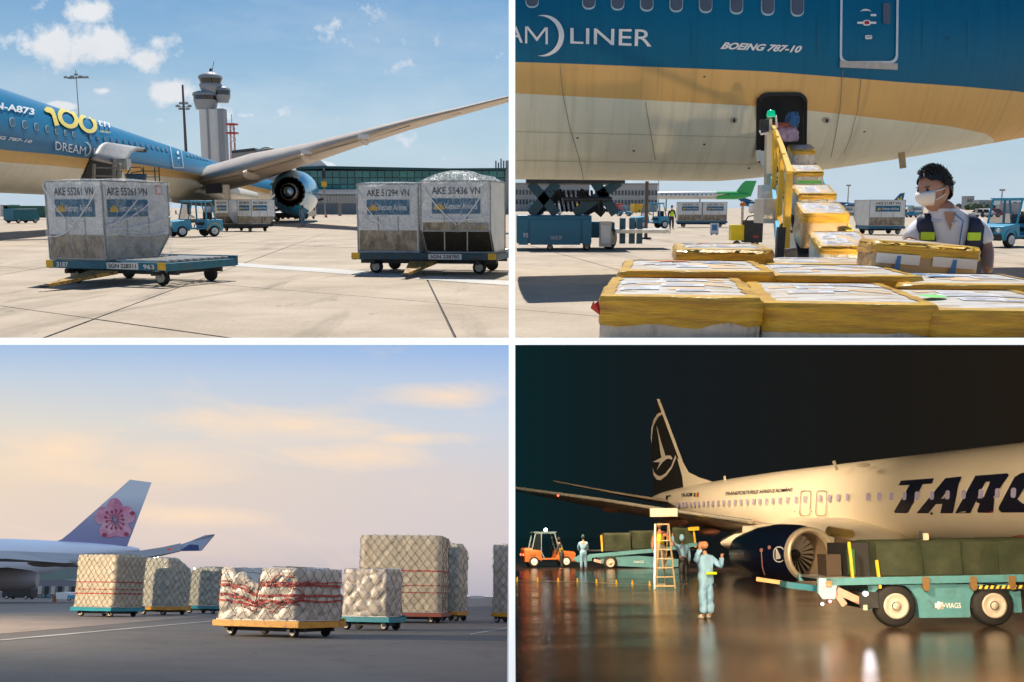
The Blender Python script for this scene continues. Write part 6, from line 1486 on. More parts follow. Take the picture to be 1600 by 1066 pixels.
k = 520 / 1600; MB().lathe((8, 0, 1.6 + (325 - 306) * k), (1, 0, 0), [(0, 6.2 * k), (10, 6.2 * k), (16, 3 * k)], 20).build('green_tail_section', m_jg, t)
m_jb = mat('blue aircraft paint', (.01, .12, .24), .3)
far_jet('distant blue airliner behind the belt loader', 1160, 1340, 319, 4.5, 560, m_jb, m_jb, [(1165, 319), (1150, 308), (1160, 308), (1185, 316)])
t = far_jet('distant blue airliner whose tail with golden blossom shows left of the worker', 1320, 1420, 322, 3.5, 500, m_jb, m_jb, [(1392, 319), (1406, 303), (1413, 302), (1410, 320)])
k = 500 / 1600; MB().prism([((x - 1370) * k, 1.6 + (325 - y) * k) for x, y in ((1399, 319), (1403, 309), (1405, 313), (1408, 307), (1409, 319))], (0, -.3, 0), (1, 0, 0), (0, 0, 1), (0, -.1, 0)).build('golden_mark', m_100, t)
for i, (px, w_, c_, lb) in enumerate(((838, 22, m_ld, 'dark blue container train far left beyond the scissor loader'), (868, 18, m_white, 'white truck beyond the scissor loader'), (905, 14, m_yel, 'orange truck seen through the scissor arms'), (965, 16, m_red, 'red truck beyond the loader platform'), (1075, 14, m_white, 'white truck behind the grey containers'))):
    y_ = 230 + i * 8; p = B.at(px, 327, y_); equip_box('service_truck', lb, 'truck', B, (p.x, y_, 0), 0, w_ * y_ / 1600, 2.2, 2.6, c_)
for i, (px, lb) in enumerate(((1245, 'far white car left of the belt'), (1535, 'white car parked beyond the right tractor'), (1548, 'red car beside the white car at right'))):
    p = B.at(px, 330, 180); van('parked_car', lb, B, (p.x, 180, 0), R(100 + 30 * i), m_red if 'red' in lb else m_white, 4.2, 1.8, 1.5, van_=False)
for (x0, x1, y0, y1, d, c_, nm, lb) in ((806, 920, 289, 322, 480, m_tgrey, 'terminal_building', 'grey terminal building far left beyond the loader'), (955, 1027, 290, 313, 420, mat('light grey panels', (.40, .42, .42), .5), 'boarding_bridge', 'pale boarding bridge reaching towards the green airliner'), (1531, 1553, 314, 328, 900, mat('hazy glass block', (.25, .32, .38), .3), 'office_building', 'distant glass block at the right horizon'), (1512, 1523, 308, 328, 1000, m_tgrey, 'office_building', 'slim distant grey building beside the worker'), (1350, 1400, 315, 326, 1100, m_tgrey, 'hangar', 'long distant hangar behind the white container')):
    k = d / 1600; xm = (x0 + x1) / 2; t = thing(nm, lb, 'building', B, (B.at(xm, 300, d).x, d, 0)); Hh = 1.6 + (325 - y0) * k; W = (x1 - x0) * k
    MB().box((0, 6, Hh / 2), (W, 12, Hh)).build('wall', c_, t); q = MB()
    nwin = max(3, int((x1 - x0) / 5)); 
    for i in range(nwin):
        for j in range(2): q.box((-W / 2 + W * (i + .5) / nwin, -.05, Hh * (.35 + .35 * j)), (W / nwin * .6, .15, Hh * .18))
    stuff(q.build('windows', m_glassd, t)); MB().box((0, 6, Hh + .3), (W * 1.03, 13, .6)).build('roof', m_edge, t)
for px, y0, d, lb in ((1325.5, 291, 500, 'thin distant light mast above the white container'), (1566, 298, 420, 'thin distant light mast at the right above the blue tractor'), (1029, 283, 600, 'thin distant mast left of the green-tailed airliner')):
    k = d / 1600; t = thing('light_mast', lb, 'light mast', B, (B.at(px, 300, d).x, d, 0)); H = 1.6 + (325 - y0) * k; MB().tube([(0, 0, 0), (0, 0, H)], [.3, .2], 6).build('pole', m_edge, t); MB().box((0, 0, H), (2.0, .8, .7)).build('lamp_head', m_edge, t)
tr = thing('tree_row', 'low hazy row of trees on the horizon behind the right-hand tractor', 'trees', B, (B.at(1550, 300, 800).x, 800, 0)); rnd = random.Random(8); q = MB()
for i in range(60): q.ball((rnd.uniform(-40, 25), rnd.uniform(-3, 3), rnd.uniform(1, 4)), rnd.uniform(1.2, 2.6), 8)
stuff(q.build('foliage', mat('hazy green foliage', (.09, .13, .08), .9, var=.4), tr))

# --- more of the busy far apron, copied from the near vehicles
src_t = [o for o in bpy.data.objects if o.get('label') == 'light blue tow tractor right of the scissor loader beside a hi-vis worker'][0]
for px, gy, rz_, lb in ((1238, 341, 160, 'distant blue tow tractor between the cart and the belt loader'), (1420, 340, 20, 'distant blue tow tractor just left of the worker'), (975, 338, -20, 'distant blue tow tractor seen above the low loader bridge')):
    p = B.g(px, gy); copy_tree(src_t, B, (p.x, p.y, 0), R(rz_), lb)
src_u = [o for o in bpy.data.objects if o.get('label') == 'white container with a blue sign standing left of the worker'][0]
for px, gy, rz_, lb in ((1300, 340, 80, 'distant white container right of the belt, first of the far pair'), (1322, 340, 85, 'distant white container right of the belt, second of the far pair'), (1432, 338, 70, 'small distant container beside the distant tractor left of the worker')):
    p = B.g(px, gy); copy_tree(src_u, B, (p.x, p.y, .3), R(rz_), lb)
for i, (px, c_, lb) in enumerate(((1395, m_red, 'distant red and white truck behind the white container'), (1575, m_white, 'distant white truck behind the right-hand tractor'), (1262, m_yel, 'distant yellow truck between the belt boxes and the white container'), (1186, m_white, 'distant white truck behind the service cart'), (1000, m_yel, 'distant orange truck under the pale boarding bridge'))):
    y_ = 260 + 14 * i; p = B.at(px, 327, y_); equip_box('service_truck', lb, 'truck', B, (p.x, y_, 0), R(8 * i - 10), 5.5, 2.2, 2.8, c_)
# skin joints and small placards on the fuselage
m_sm = mat('faint seam line', (.42, .38, .28), .6); m_smb = mat('faint blue seam line', (.0, .06, .13), .6)
for y0, y1, mt_ in ((205, 214, m_sm), (250, 256, m_sm)):
    K(SB.poly([[(806 + 47 * i, y0 + (y1 - y0) * i / 8), (806 + 47 * (i + 1), y0 + (y1 - y0) * (i + 1) / 8), (806 + 47 * (i + 1), y0 + .6 + (y1 - y0) * (i + 1) / 8), (806 + 47 * i, y0 + .6 + (y1 - y0) * i / 8)] for i in range(8)], 'skin_seam', mt_, None, .0006, 10))
for x in (940, 1080, 1275, 1440, 1510):
    K(SB.poly([[(x, 30 + k * 10), (x + .6, 30 + k * 10), (x + .6 + .02 * k, 40 + k * 10), (x + .02 * k, 40 + k * 10)] for k in range(6)], 'skin_seam', m_smb, None, .0006))
for x, y in ((1100, 225), (990, 235), (1350, 205), (1170, 262), (902, 215), (1480, 60), (1100, 120)): K(SB.poly([rrect(x, y, 3.4, 2.2, .2, 2)], 'placard', m_dark, None, .0008))
# ================================================================== PLACE C: netted freight pallets at dusk
def fit(pxL, pxK, pxR, Z, ratio, P_=C):
    aL, aK, aR = [(p - 800) / 1600 for p in (pxL, pxK, pxR)]; Kx = aK * Z; best = None
    for d in range(3, 86):
        c, s = math.cos(R(d)), math.sin(R(d)); den = c + aL * s; dn2 = s - aR * c
        if den <= .02 or dn2 <= .02: continue
        L1, W = (Kx - aL * Z) / den, (aR * Z - Kx) / dn2
        e = abs(math.log(L1 / W / ratio))
        if best is None or e < best[0]: best = (e, d, L1, W)
    _, d, L1, W = best; c, s = math.cos(R(d)), math.sin(R(d)); K_ = V((Kx, Z, 0)); u, v = V((c, -s, 0)), V((s, c, 0))
    return K_ - u * L1 / 2 + v * W / 2, -R(d), L1, W
m_rope = mat('dark net rope', (.11, .09, .07), .8); m_strap = mat('red lashing strap', (.36, .05, .04), .7)
m_bag = mat('film-covered pale sacks', (.40, .36, .30), .45, var=.16, scale=2.5, col2=(.42, .38, .32), mixs=3.5, mixp=.56, bump=.5, bscale=5, coat=.2)
m_bag2 = mat('yellowish wrapped cartons', (.42, .37, .27), .5, var=.16, scale=2.5, col2=(.40, .36, .28), mixs=3, mixp=.6, bump=.4, bscale=4)
m_bag3 = mat('greenish wrapped cargo', (.42, .41, .33), .5, var=.18, scale=2.5, col2=(.28, .30, .28), mixs=3, mixp=.55, bump=.4, bscale=4)
m_dteal = mat('teal dolly paint', (.01, .20, .25), .5, var=.2, col2=(.1, .09, .06), mixs=5, mixp=.7)
m_dyel = mat('yellow dolly paint', (.55, .27, .02), .5, var=.2, scale=6, col2=(.30, .10, .04), mixs=5, mixp=.62)
m_drust = mat('rust red chassis', (.20, .05, .03), .6, var=.2)
def pallet(lab, dlab, pxL, pxK, pxR, y_wheel, y_top, ratio, seed, cm, dm, straps=(), top=None, amp=.08, cell=.34, pitch=.30, clip=False, deck=.42, extra=1.06, tex=1.0, nslant=.8):
    Z = 1600 * C.h / (y_wheel - 933.0); c, rz, L, W = fit(pxL, pxK, pxR, Z, ratio)
    ztop = C.h - (y_top - 933) * Z / 1600; Hh = ztop - deck - .04
    # roll of this place shifts px slightly; put the corner back on its sight line
    def cp(o):
        if not clip: return None
        Mi_ = (Matrix.Translation(c) @ Matrix.Rotation(rz, 4, 'Z')).inverted()
        d0 = C.ray(797.2, 900); n_ = d0.cross(C.ray(797.2, 1000)).normalized(); n_ = n_ if n_.x > 0 else -n_
        return [(Mi_ @ V((0, 0, C.h)), Mi_.to_3x3() @ n_)]
    dolly_ = dolly('pallet_dolly', dlab, C, (c.x, c.y, 0), rz, L * extra, W * extra, deck, rollers=False, tow=0, yellow=False, col=dm, wheel_r=.15)
    if clip: 
        for o in [k for k in bpy.data.objects if k.parent == dolly_ or (k.parent and k.parent.parent == dolly_)]:
            Mi_ = (C.M.inverted() @ (dolly_.matrix_world)).inverted() if True else None
            q = cp(0); clip_mesh(o.data, q)
    t = thing('cargo_pallet', lab, 'cargo pallet', C, (c.x, c.y, deck + .0), rz)
    Wl, Ll = L * .97, W * .97; q = cp(0); q = [(a - V((0, 0, deck)), b) for a, b in q] if q else None
    MB().box((0, 0, .02), (L, W, .03)).build('pallet_sheet', m_galv, t, clip=q)
    o, f = cargo_block(t, 'wrapped_cargo', cm, Wl, Ll, Hh, .04, seed, amp, cell, top=top, clip=q)
    net(t, f, Wl, Ll, Hh, .04, m_rope, pitch=pitch * 1.15, wd=.015, slant=nslant, clip=q, topf=top)
    nu = 70
    for (v, wd_, wob) in straps:
        sm_ = MB(); rg = []
        pts = [f(i / nu, v + wob * noise.noise(V((i * .25, seed, v * 9))), .03) + V((0, 0, .04)) for i in range(nu + 1)]
        for p in pts: rg.append([p + V((0, 0, wd_ / 2)), p - V((0, 0, wd_ / 2))])
        sm_.loft(rg, cap=False, closed=False, smooth=False); sm_.build('lashing_strap', m_strap, t, clip=q)
    return t, f, L, W, Hh, (c, rz)
pallet('netted pallet of pale cartons at far left under the wing tip, red straps', 'teal dolly under the leftmost netted pallet', 129, 188, 237, 971, 876, 1.15, 1, m_bag2, m_dteal, [(.47, .04, .0), (.33, .03, .01), (.25, .05, .0)], amp=.05, pitch=.26)
pallet('greenish netted pallet with stepped slanting right side, second from left', 'rusty yellow dolly under the greenish netted pallet', 228, 268, 308, 967, 880, 1.0, 2, m_bag3, m_dyel, [], top=lambda x, y: 1 - .42 * max(0, y + .1) ** 1.1 if y > -.1 else 1.0, amp=.06, pitch=.3)
pallet('low netted pallet with rounded top, third from left in the distance', 'small teal dolly under the third pallet', 299, 345, 374, 964, 890, 1.4, 3, m_bag3, m_dteal, [], top=lambda x, y: .94 - .5 * max(0, -x) ** 1.6, amp=.07)
tF = lambda x, y: 1.0 if x > .02 else (.80 - .13 * math.cos((x + .5) * 12) if x > -.34 else 1.02)
tM, fM, LM, WM, HM, _ = pallet('low wide netted pallet of pale sacks with tangled red straps, frontmost', 'yellow dolly with rust-red frame, frontmost of the dusk apron', 350, 474, 542, 999, 893, 1.5, 4, m_bag, m_dyel, [(.66, .06, .02), (.46, .06, .04), (.36, .05, .03), (.72, .03, .03)], top=tF, amp=.055, cell=.42, pitch=.32)
tg = MB(); rnd = random.Random(3)
for k in range(16):
    u0 = rnd.uniform(0, .30); v0 = rnd.uniform(.25, .7); du_ = rnd.uniform(-.10, .14); dv_ = rnd.uniform(-.3, .3)
    tg.tube([fM(u0 + du_ * i / 7, min(.85, max(.1, v0 + dv_ * i / 7 + .04 * math.sin(i * 1.7 + k))), .045) + V((0, 0, .04)) for i in range(8)], .014, 5)
stuff(tg.build('tangled_cord', m_strap, tM))
pallet('low netted pallet of grey-cream sacks on the blue dolly right of the front pallet', 'bright teal dolly behind the front yellow dolly', 540, 610, 633, 986, 893, 1.5, 5, m_bag, m_dteal, [], amp=.06, cell=.42, pitch=.32, extra=1.14)
pallet('tallest netted pallet, cream with dark right side and thin red straps', 'rusty dolly under the tallest pallet', 565, 690, 703, 974, 841, 1.35, 6, m_bag2, m_drust, [(.53, .05, .01), (.34, .03, .01), (.25, .03, .01)], amp=.06, pitch=.30)
pallet('tall narrow netted pallet just behind the tallest one', 'orange dolly behind the tallest pallet', 690, 716, 732, 970, 853, 1.0, 7, m_bag3, m_dyel, [], top=lambda x, y: 1 - .25 * max(0, y) ** 1.2, amp=.07)
pallet('tall netted pallet cut off at the right edge of the dusk apron', 'orange dolly at the right edge of the dusk apron', 770, 812, 830, 972, 853, 1.2, 8, m_bag, m_dyel, [], amp=.07, clip=True)

# aircraft
ac = thing('freighter_aircraft', 'white jumbo tail with pink blossom on its fin, wing tip rising over the pallets', 'aircraft', C, (-60, 160, 0))
root_off[ac.name] = Matrix.Translation((60, -160, 0)); KC = lambda o: to_local(o, ac)
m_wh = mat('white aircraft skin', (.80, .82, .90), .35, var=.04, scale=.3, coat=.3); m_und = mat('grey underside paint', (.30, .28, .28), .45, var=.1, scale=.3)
rg = []
for px, y0, y1 in ((-160, 842, 905), (-60, 842, 905), (10, 842, 904), (60, 844, 900), (100, 846, 890), (140, 848, 880), (180, 851, 870), (205, 854, 864), (218, 857, 861)):
    a, b = C.at(px, y0, 160), C.at(px, y1, 160); c = (a + b) / 2; r = (a - b).length / 2
    rg.append([c + V((0, math.cos(2 * math.pi * j / 32) * r, math.sin(2 * math.pi * j / 32) * r)) for j in range(32)])
KC(MB().loft(rg).build('fuselage', m_wh))
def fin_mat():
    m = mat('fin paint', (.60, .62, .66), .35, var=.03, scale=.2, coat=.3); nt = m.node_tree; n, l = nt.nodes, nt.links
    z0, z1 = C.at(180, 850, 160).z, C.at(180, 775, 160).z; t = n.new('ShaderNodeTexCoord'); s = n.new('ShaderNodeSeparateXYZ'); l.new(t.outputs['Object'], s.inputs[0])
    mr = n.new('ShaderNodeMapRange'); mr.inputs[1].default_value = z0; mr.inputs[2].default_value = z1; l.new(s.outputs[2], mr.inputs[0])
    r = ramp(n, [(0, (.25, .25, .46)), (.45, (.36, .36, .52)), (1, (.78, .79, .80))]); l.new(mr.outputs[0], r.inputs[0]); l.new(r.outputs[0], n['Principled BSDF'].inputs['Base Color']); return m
fpx = [(84, 847), (96, 843), (110, 832), (203, 749.5), (237, 754), (199, 853), (140, 850)]
fa, fbk = [C.at(x, y, 159.6) for x, y in fpx], [C.at(x, y, 160.4) for x, y in fpx]; n_ = len(fpx)
fmb = MB().add(fa + fbk, [tuple(range(n_)), tuple(range(2 * n_ - 1, n_ - 1, -1))] + [(i, (i + 1) % n_, n_ + (i + 1) % n_, n_ + i) for i in range(n_)])
KC(fmb.build('tail_fin', fin_mat())); SC = Skin(C, fmb)
m_pink = mat('pink petal print', (.75, .20, .33), .4, var=.2, scale=.6, col2=(.90, .50, .58), mixs=.5, mixp=.5); m_dpink = mat('dark rose print', (.42, .04, .10), .4)
cx, cy = 180, 812
for k in range(5):
    a = R(-92 + 72 * k); d = (math.cos(a), math.sin(a)); q = []
    for i in range(18):
        b = 2 * math.pi * i / 18; rr_ = 13.5 * (1 + .10 * math.sin(3 * b)); q.append((cx + d[0] * 19 + rr_ * math.cos(b), cy + d[1] * 19 + rr_ * math.sin(b) * 1.0))
    KC(SC.poly([q], 'blossom_petal', m_pink, None, .0004 + .00006 * k))
    tip = (cx + d[0] * 29, cy + d[1] * 29)
    KC(SC.poly([[(tip[0] + 4 * math.cos(6.28 * i / 8), tip[1] + 3.2 * math.sin(6.28 * i / 8)) for i in range(8)]], 'petal_mark', m_dpink if k in (2, 3, 1) else m_pink, None, .0009))
for k in range(13):
    a = 6.283 * k / 13; r0, r1 = 3, 13 + (k % 3) * 2; p0, p1 = (cx + r0 * math.cos(a), cy + r0 * math.sin(a)), (cx + r1 * math.cos(a), cy + r1 * math.sin(a)); nx_, ny_ = -math.sin(a) * .5, math.cos(a) * .5
    KC(SC.poly([[(p0[0] - nx_, p0[1] - ny_), (p1[0] - nx_, p1[1] - ny_), (p1[0] + nx_, p1[1] + ny_), (p0[0] + nx_, p0[1] + ny_)], [(p1[0] + 1.9 * math.cos(6.28 * i / 6), p1[1] + 2.3 * math.sin(6.28 * i / 6)) for i in range(6)]], 'stamen_mark', m_dpink, None, .0012))
top_e = [(-120, 864, 96), (10, 866, 104), (150, 867, 112), (225, 863, 118), (262, 856, 122), (282, 850, 124)]
bot_e = [(-120, 874, 80), (10, 873, 90), (100, 880, 100), (190, 876, 110), (245, 868, 117), (282, 861, 121)]
rg = []
for t_, b_ in zip(top_e, bot_e):
    a, b = C.at(*t_), C.at(*b_); rg.append([a, (a + b) / 2 + V((0, 0, .5)), b, (a + b) / 2 - V((0, 0, .5))])
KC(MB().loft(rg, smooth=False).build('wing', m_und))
wl = [C.at(x, y, z) for x, y, z in ((276, 853, 123), (298, 845.5, 125), (320, 836.5, 127), (333, 835, 128), (331, 838.5, 128), (312, 861, 124), (282, 861.5, 122))]
wk = [p + V((0, .8, .05)) for p in wl]; n_ = len(wl); wmb = MB().add(wl + wk, [tuple(range(n_)), tuple(range(2 * n_ - 1, n_ - 1, -1))] + [(i, (i + 1) % n_, n_ + (i + 1) % n_, n_ + i) for i in range(n_)])
KC(wmb.build('winglet', mat('grey winglet paint', (.30, .31, .36), .4)))
q = [C.at(x, y, z) for x, y, z in ((281, 860.5, 121.2), (296, 850.8, 122.8), (310, 851.5, 123.5), (311.5, 860.5, 122.8))]
KC(MB().add(q, [(0, 1, 2, 3)]).build('winglet_patch', mat('navy patch', (.01, .02, .10), .4)))
KC(MB().box(C.at(265, 858.5, 118), (.35, .5, .2)).build('wing_light', mat('red light glass', (.5, .05, .03), .3, emit=(1, .1, .05), estr=.2)))
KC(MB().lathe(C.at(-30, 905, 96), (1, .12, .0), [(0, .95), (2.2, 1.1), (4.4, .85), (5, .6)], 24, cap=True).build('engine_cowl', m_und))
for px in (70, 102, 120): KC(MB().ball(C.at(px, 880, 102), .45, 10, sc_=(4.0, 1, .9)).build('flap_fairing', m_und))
# lit floodlight masts, sheds, distant equipment
m_lit = emis_mat('lit lamp', (1.0, .86, .62), 14)
def cmast(px, ys, Z, lamps, lab):
    p = C.at(px, 900, Z); t = thing('floodlight_mast', lab, 'floodlight mast', C, (p.x, Z, 0)); zt = C.at(px, ys, Z).z
    MB().tube([(0, 0, 0), (0, 0, zt)], .16, 6).build('pole', m_edge, t)
    for dx, y in lamps:
        z = C.at(px, y, Z).z; MB().ball((dx * Z / 1600, 0, z), .0009 * Z, 10).build('lamp', m_lit, t); MB().bar((0, 0, z), (dx * Z / 1600, 0, z), .1).build('lamp_arm', m_edge, t)
cmast(236, 865, 240, [(3, 871.5), (8, 871), (-7, 879), (1, 878.5)], 'mast with four lit floodlights just above the greenish pallet')
cmast(303, 888, 300, [(0, 889)], 'mast with a single lit lamp between the second and third pallets')
def bld(P_, x0, x1, y0, d, c_, lab, nm='shed', roofc=None, doors=0):
    p = P_.at((x0 + x1) / 2, 900, d); t = thing(nm, lab, 'building', P_, (p.x, d, 0)); W = (x1 - x0) * d / 1600; Hh = P_.at((x0 + x1) / 2, y0, d).z
    MB().prism([(-W / 2, 0), (W / 2, 0), (W / 2, Hh * .86), (0, Hh), (-W / 2, Hh * .9)], (0, 0, 0), (1, 0, 0), (0, 0, 1), (0, 14, 0)).build('wall', c_, t)
    for i in range(doors): MB().box((-W / 2 + W * (i + .5) / doors, -.1, Hh * .3), (W / doors * .6, .2, Hh * .5)).build('door', m_dark if i % 2 else m_rim, t)
    return t
m_hang = mat('pale green hangar cladding', (.22, .29, .26), .6)
bld(C, 30, 200, 884, 330, m_hang, 'pale green hangar behind the tail cone at left', 'hangar', doors=0)
bld(C, 60, 132, 905, 300, mat('grey shed cladding', (.22, .22, .24), .6), 'low grey shed row left of the first pallet', 'shed', doors=7)
bld(C, 735, 756, 931.0, 600, mat('pale cladding', (.6, .6, .6), .5), 'tiny white shed on the horizon at right', 'shed')
bld(C, 90, 112, 925, 150, m_white, 'white stair unit left of the first pallet', 'shed')
for px, w_, y1, Z, c_, nm, lb in ((30, 44, 918, 140, m_dark, 'cargo_loader', 'dark cargo loader under the jumbo tail at far left'), (75, 26, 935, 170, m_gse2, 'service_truck', 'dark teal truck left of the first pallet'), (118, 16, 930, 130, m_gse, 'service_truck', 'blue service unit beside the first pallet')):
    p = C.at(px, 940, Z); equip_box(nm, lb, 'service vehicle', C, (p.x, Z, 0), 0, w_ * Z / 1600, 2, C.at(px, y1, Z).z, c_)
p = C.at(84, 950, 110); cn = thing('traffic_cone', 'orange traffic cone left of the first pallet', 'traffic cone', C, (p.x, 110, 0)); MB().lathe((0, 0, 0), (0, 0, 1), [(0, .25), (.8, .05)], 10, cap=True).build('cone', mat('dull orange plastic', (.35, .12, .05), .6), cn)
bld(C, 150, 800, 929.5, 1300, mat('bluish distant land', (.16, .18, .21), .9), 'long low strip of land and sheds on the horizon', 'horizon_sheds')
# ================================================================== PLACE D: wet apron at night
def axD(y): return V((20.2 - .29 * (y - 41), y, 0))
prof = [(26, 3.28, 1.98), (36, 3.28, 1.98), (41, 3.28, 1.98), (50, 3.28, 1.98), (57, 3.28, 1.97), (61, 3.40, 1.80), (65, 3.62, 1.50), (68, 3.86, 1.18), (71, 4.12, .78), (73.5, 4.32, .42), (75, 4.4, .12)]
sdD = V((1, .29, 0)).normalized(); rg = []
ys_ = [26 + 49 * i / 70 for i in range(71)]
for y in ys_:
    cz = lerp_pts([(a, b) for a, b, c in prof], y); r = lerp_pts([(a, c) for a, b, c in prof], y); c = axD(y) + V((0, 0, cz))
    rg.append([c + sdD * math.cos(2 * math.pi * j / 56) * r + V((0, 0, 1)) * math.sin(2 * math.pi * j / 56) * r for j in range(56)])
fd = MB().loft(rg); SD = Skin(D, fd)
aD = thing('parked_airliner', 'pale airliner lit warm on the wet night apron, dark engine and swept wing', 'aircraft', D, (14, 55, 0))
root_off[aD.name] = Matrix.Translation((-14, -55, 0)); KD = lambda o: to_local(o, aD)
m_fd = mat('pale airliner paint', (.72, .66, .54), .32, var=.05, scale=.6, coat=.25)
KD(fd.build('fuselage', m_fd))
m_wf = mat('window surround', (.78, .72, .60), .3); m_wi = mat('lilac lit window blind', (.34, .30, .38), .25, emit=(.6, .52, .7), estr=.12)
wx = [a / 4.847 + 960 for a in (490, 525, 550, 583, 613, 645, 680, 713, 750, 790, 833, 872, 918, 962, 1012, 1060, 1105, 1155, 1205, 1258, 1315, 1380, 1448)] + [a / 4.444 + 1240 for a in (190, 255, 315, 378, 522, 600, 687, 777, 862, 967, 1075, 1187, 1307, 1422, 1533)]
for x in wx:
    t_ = (x - 1060) / 530; y = lerp_pts([(1060, 789), (1150, 785.5), (1240, 781.5), (1330, 777), (1450, 774.5), (1600, 769.5)], x); w_, h_ = 3.6 + 7.6 * max(0, t_) ** 1.2, 9 + 9.5 * t_
    o = KD(SD.poly([rrect(x, y, w_, h_, .42, 3, -.06)], 'window', m_wf, None, .0008)); q = SD.poly([rrect(x + .35, y, w_ * .74, h_ * .84, .42, 3, -.06)], 'pane', m_wi, None, .0013); q.parent = o
for x in (1259.5, 1284.5):
    y = 786.5; KD(SD.poly(band(rrect(x, y, 16.5, 38.5, .22, 4, -.05), rrect(x, y, 15, 37, .22, 4, -.05)), 'emergency_exit_outline', m_navy, None, .0010, 4))
KD(SD.poly([rrect(1243, 799, 1.6, 1.6, .4, 2), rrect(1269, 799, 1.6, 1.6, .4, 2)], 'latch_mark', m_dark, None, .001))
KD(SD.text('TRANSPORTURILE AERIENE ROMÂNE', [(1135, 768), (1240, 761.5), (1239.5, 768.5), (1134, 775)], m_navy, None, .01, .2, nx=20, ny=2, name='airline_lettering', k=.0009))
KD(SD.text('YR-BGM', [(1066, 771.5), (1083, 770), (1082.5, 776), (1065.5, 777.5)], m_navy, None, .01, .2, nx=3, ny=2, name='registration', k=.0009))
for i, c_ in enumerate((m_navy, mat('dull gold print', (.6, .4, .05), .4), m_red)): KD(SD.poly([[(1085.5 + i * 2.4, 771), (1087.9 + i * 2.4, 770.8), (1087.4 + i * 2.4, 776.4), (1085 + i * 2.4, 776.6)]], 'flag_stripe', c_, None, .0009))
# big slanted lettering, drawn letter by letter
def zf(pts): return [(1240 + x / 4.444, 690 + y / 4.444) for x, y in pts]
big = [[(752, 275), (983, 258), (950, 300), (905, 302), (795, 495), (703, 495), (812, 305), (735, 308)],
       ]
KD(SD.poly([zf([(752, 275), (983, 258), (965, 295), (735, 308)]), zf([(815, 300), (905, 295), (798, 490), (790, 495), (712, 495), (703, 485)])], 'big_lettering', m_navy, None, .0011, 6))
KD(SD.poly([zf([(1060, 258), (1170, 246), (1172, 252), (1150, 300), (1115, 300), (940, 495), (860, 495)]), zf([(1085, 300), (1152, 296), (1112, 495), (1025, 495), (1040, 430), (1000, 432), (1015, 405), (1050, 402)]), zf([(1000, 400), (1052, 396), (1045, 432), (985, 434)])], 'big_lettering', m_navy, None, .0011, 6))
KD(SD.poly([zf([(1268, 240), (1490, 224), (1500, 236), (1400, 380), (1320, 400), (1365, 300), (1370, 278), (1340, 280), (1232, 495), (1128, 495)]), zf([(1280, 395), (1390, 370), (1398, 400), (1392, 485), (1380, 492), (1290, 492), (1280, 480), (1300, 430), (1275, 420)])], 'big_lettering', m_navy, None, .0011, 6))
KD(SD.poly([zf([(1620, 215), (1700, 205), (1850, 200), (1840, 260), (1640, 270), (1560, 400), (1600, 430), (1800, 430), (1780, 490), (1450, 490), (1430, 470), (1432, 450), (1540, 250), (1580, 225)])], 'big_lettering', m_navy, None, .0011, 6))
KD(SD.poly([zf([(1150, 488), (1205, 480), (1200, 488)])], 'slat_mark', m_wf, None, .0014)); KD(SD.poly([zf([(1360, 490), (1388, 474), (1385, 490)])], 'slat_mark', m_red, None, .0014))
KD(SD.poly([rrect(1457, 802, 4, 4, .4, 3)], 'drain_mark', m_dark, None, .001))
KD(MB().bar(D.at(1302.5, 720, 49.5), D.at(1308, 735, 49.5), .05, .14).build('blade_antenna', m_fd)); KD(MB().bar(D.at(1132, 744, 63), D.at(1133, 752, 63), .1, .2).build('blade_antenna', m_fd))
KD(MB().ball(D.at(1349, 727, 47), .22, 8, sc_=(1.6, 1.6, .4)).build('dome_antenna', m_fd))
KD(SD.poly([[(1042, 775), (1050, 774), (1049, 776), (1045, 776.5), (1043.5, 782), (1041.5, 782)]], 'access_mark', m_dark, None, .0009))
# fin with bird emblem
class PlaneSkin(Skin):
    def __init__(s, place, o, n_): s.place, s.o, s.n = place, o, n_
    def pt(s, px, py, k=.001):
        d = s.place.ray(px, py); t = (s.o - s.n * k - V((0, 0, s.place.h))).dot(s.n) / d.dot(s.n); return V((0, 0, s.place.h)) + d * t
PS = PlaneSkin(D, V((10.8, 73.5, 0)), V((1, .29, 0)).normalized())
finp = [(1027, 623.5), (1031, 624.5), (1058, 700), (1067, 722), (1076, 738), (1092, 746), (1113, 752.5), (1068, 764), (1022, 776), (1017, 700)]
m_fin = mat('dark navy fin paint', (.018, .019, .020), .8, var=.05, spec=.05)
fA, fB_ = [PS.pt(x, y, .09) for x, y in finp], [PS.pt(x, y, -.09) for x, y in finp]; nf = len(finp)
KD(MB().add(fA + fB_, [tuple(range(nf)), tuple(range(2 * nf - 1, nf - 1, -1))] + [(i, (i + 1) % nf, nf + (i + 1) % nf, nf + i) for i in range(nf)]).build('tail_fin', m_fin))
KD(PS.poly([[(1026, 623.5), (1030.5, 623.8), (1067, 721), (1062, 721)]], 'fin_leading_edge', m_fd, None, .12))
KD(PS.poly([[(1058, 716), (1067, 722), (1076, 738), (1092, 746), (1113, 752.8), (1068, 764), (1066, 745)]], 'fin_root', m_fd, None, .125))
def arcpx(cx, cy, rx, ry, a0, a1, th_, n=18, rot=0):
    o, i_ = [], []
    for k in range(n + 1):
        f_ = k / n; a = R(a0 + (a1 - a0) * f_); t_ = th_ * math.sin(math.pi * min(1, max(0.02, f_))) ** .6
        for L_, q in ((o, 0), (i_, t_)):
            x, y = (rx - q) * math.cos(a), (ry - q) * math.sin(a); L_.append((cx + x * math.cos(rot) - y * math.sin(rot), cy + x * math.sin(rot) + y * math.cos(rot)))
    return [[o[k], o[k + 1], i_[k + 1], i_[k]] for k in range(n)]
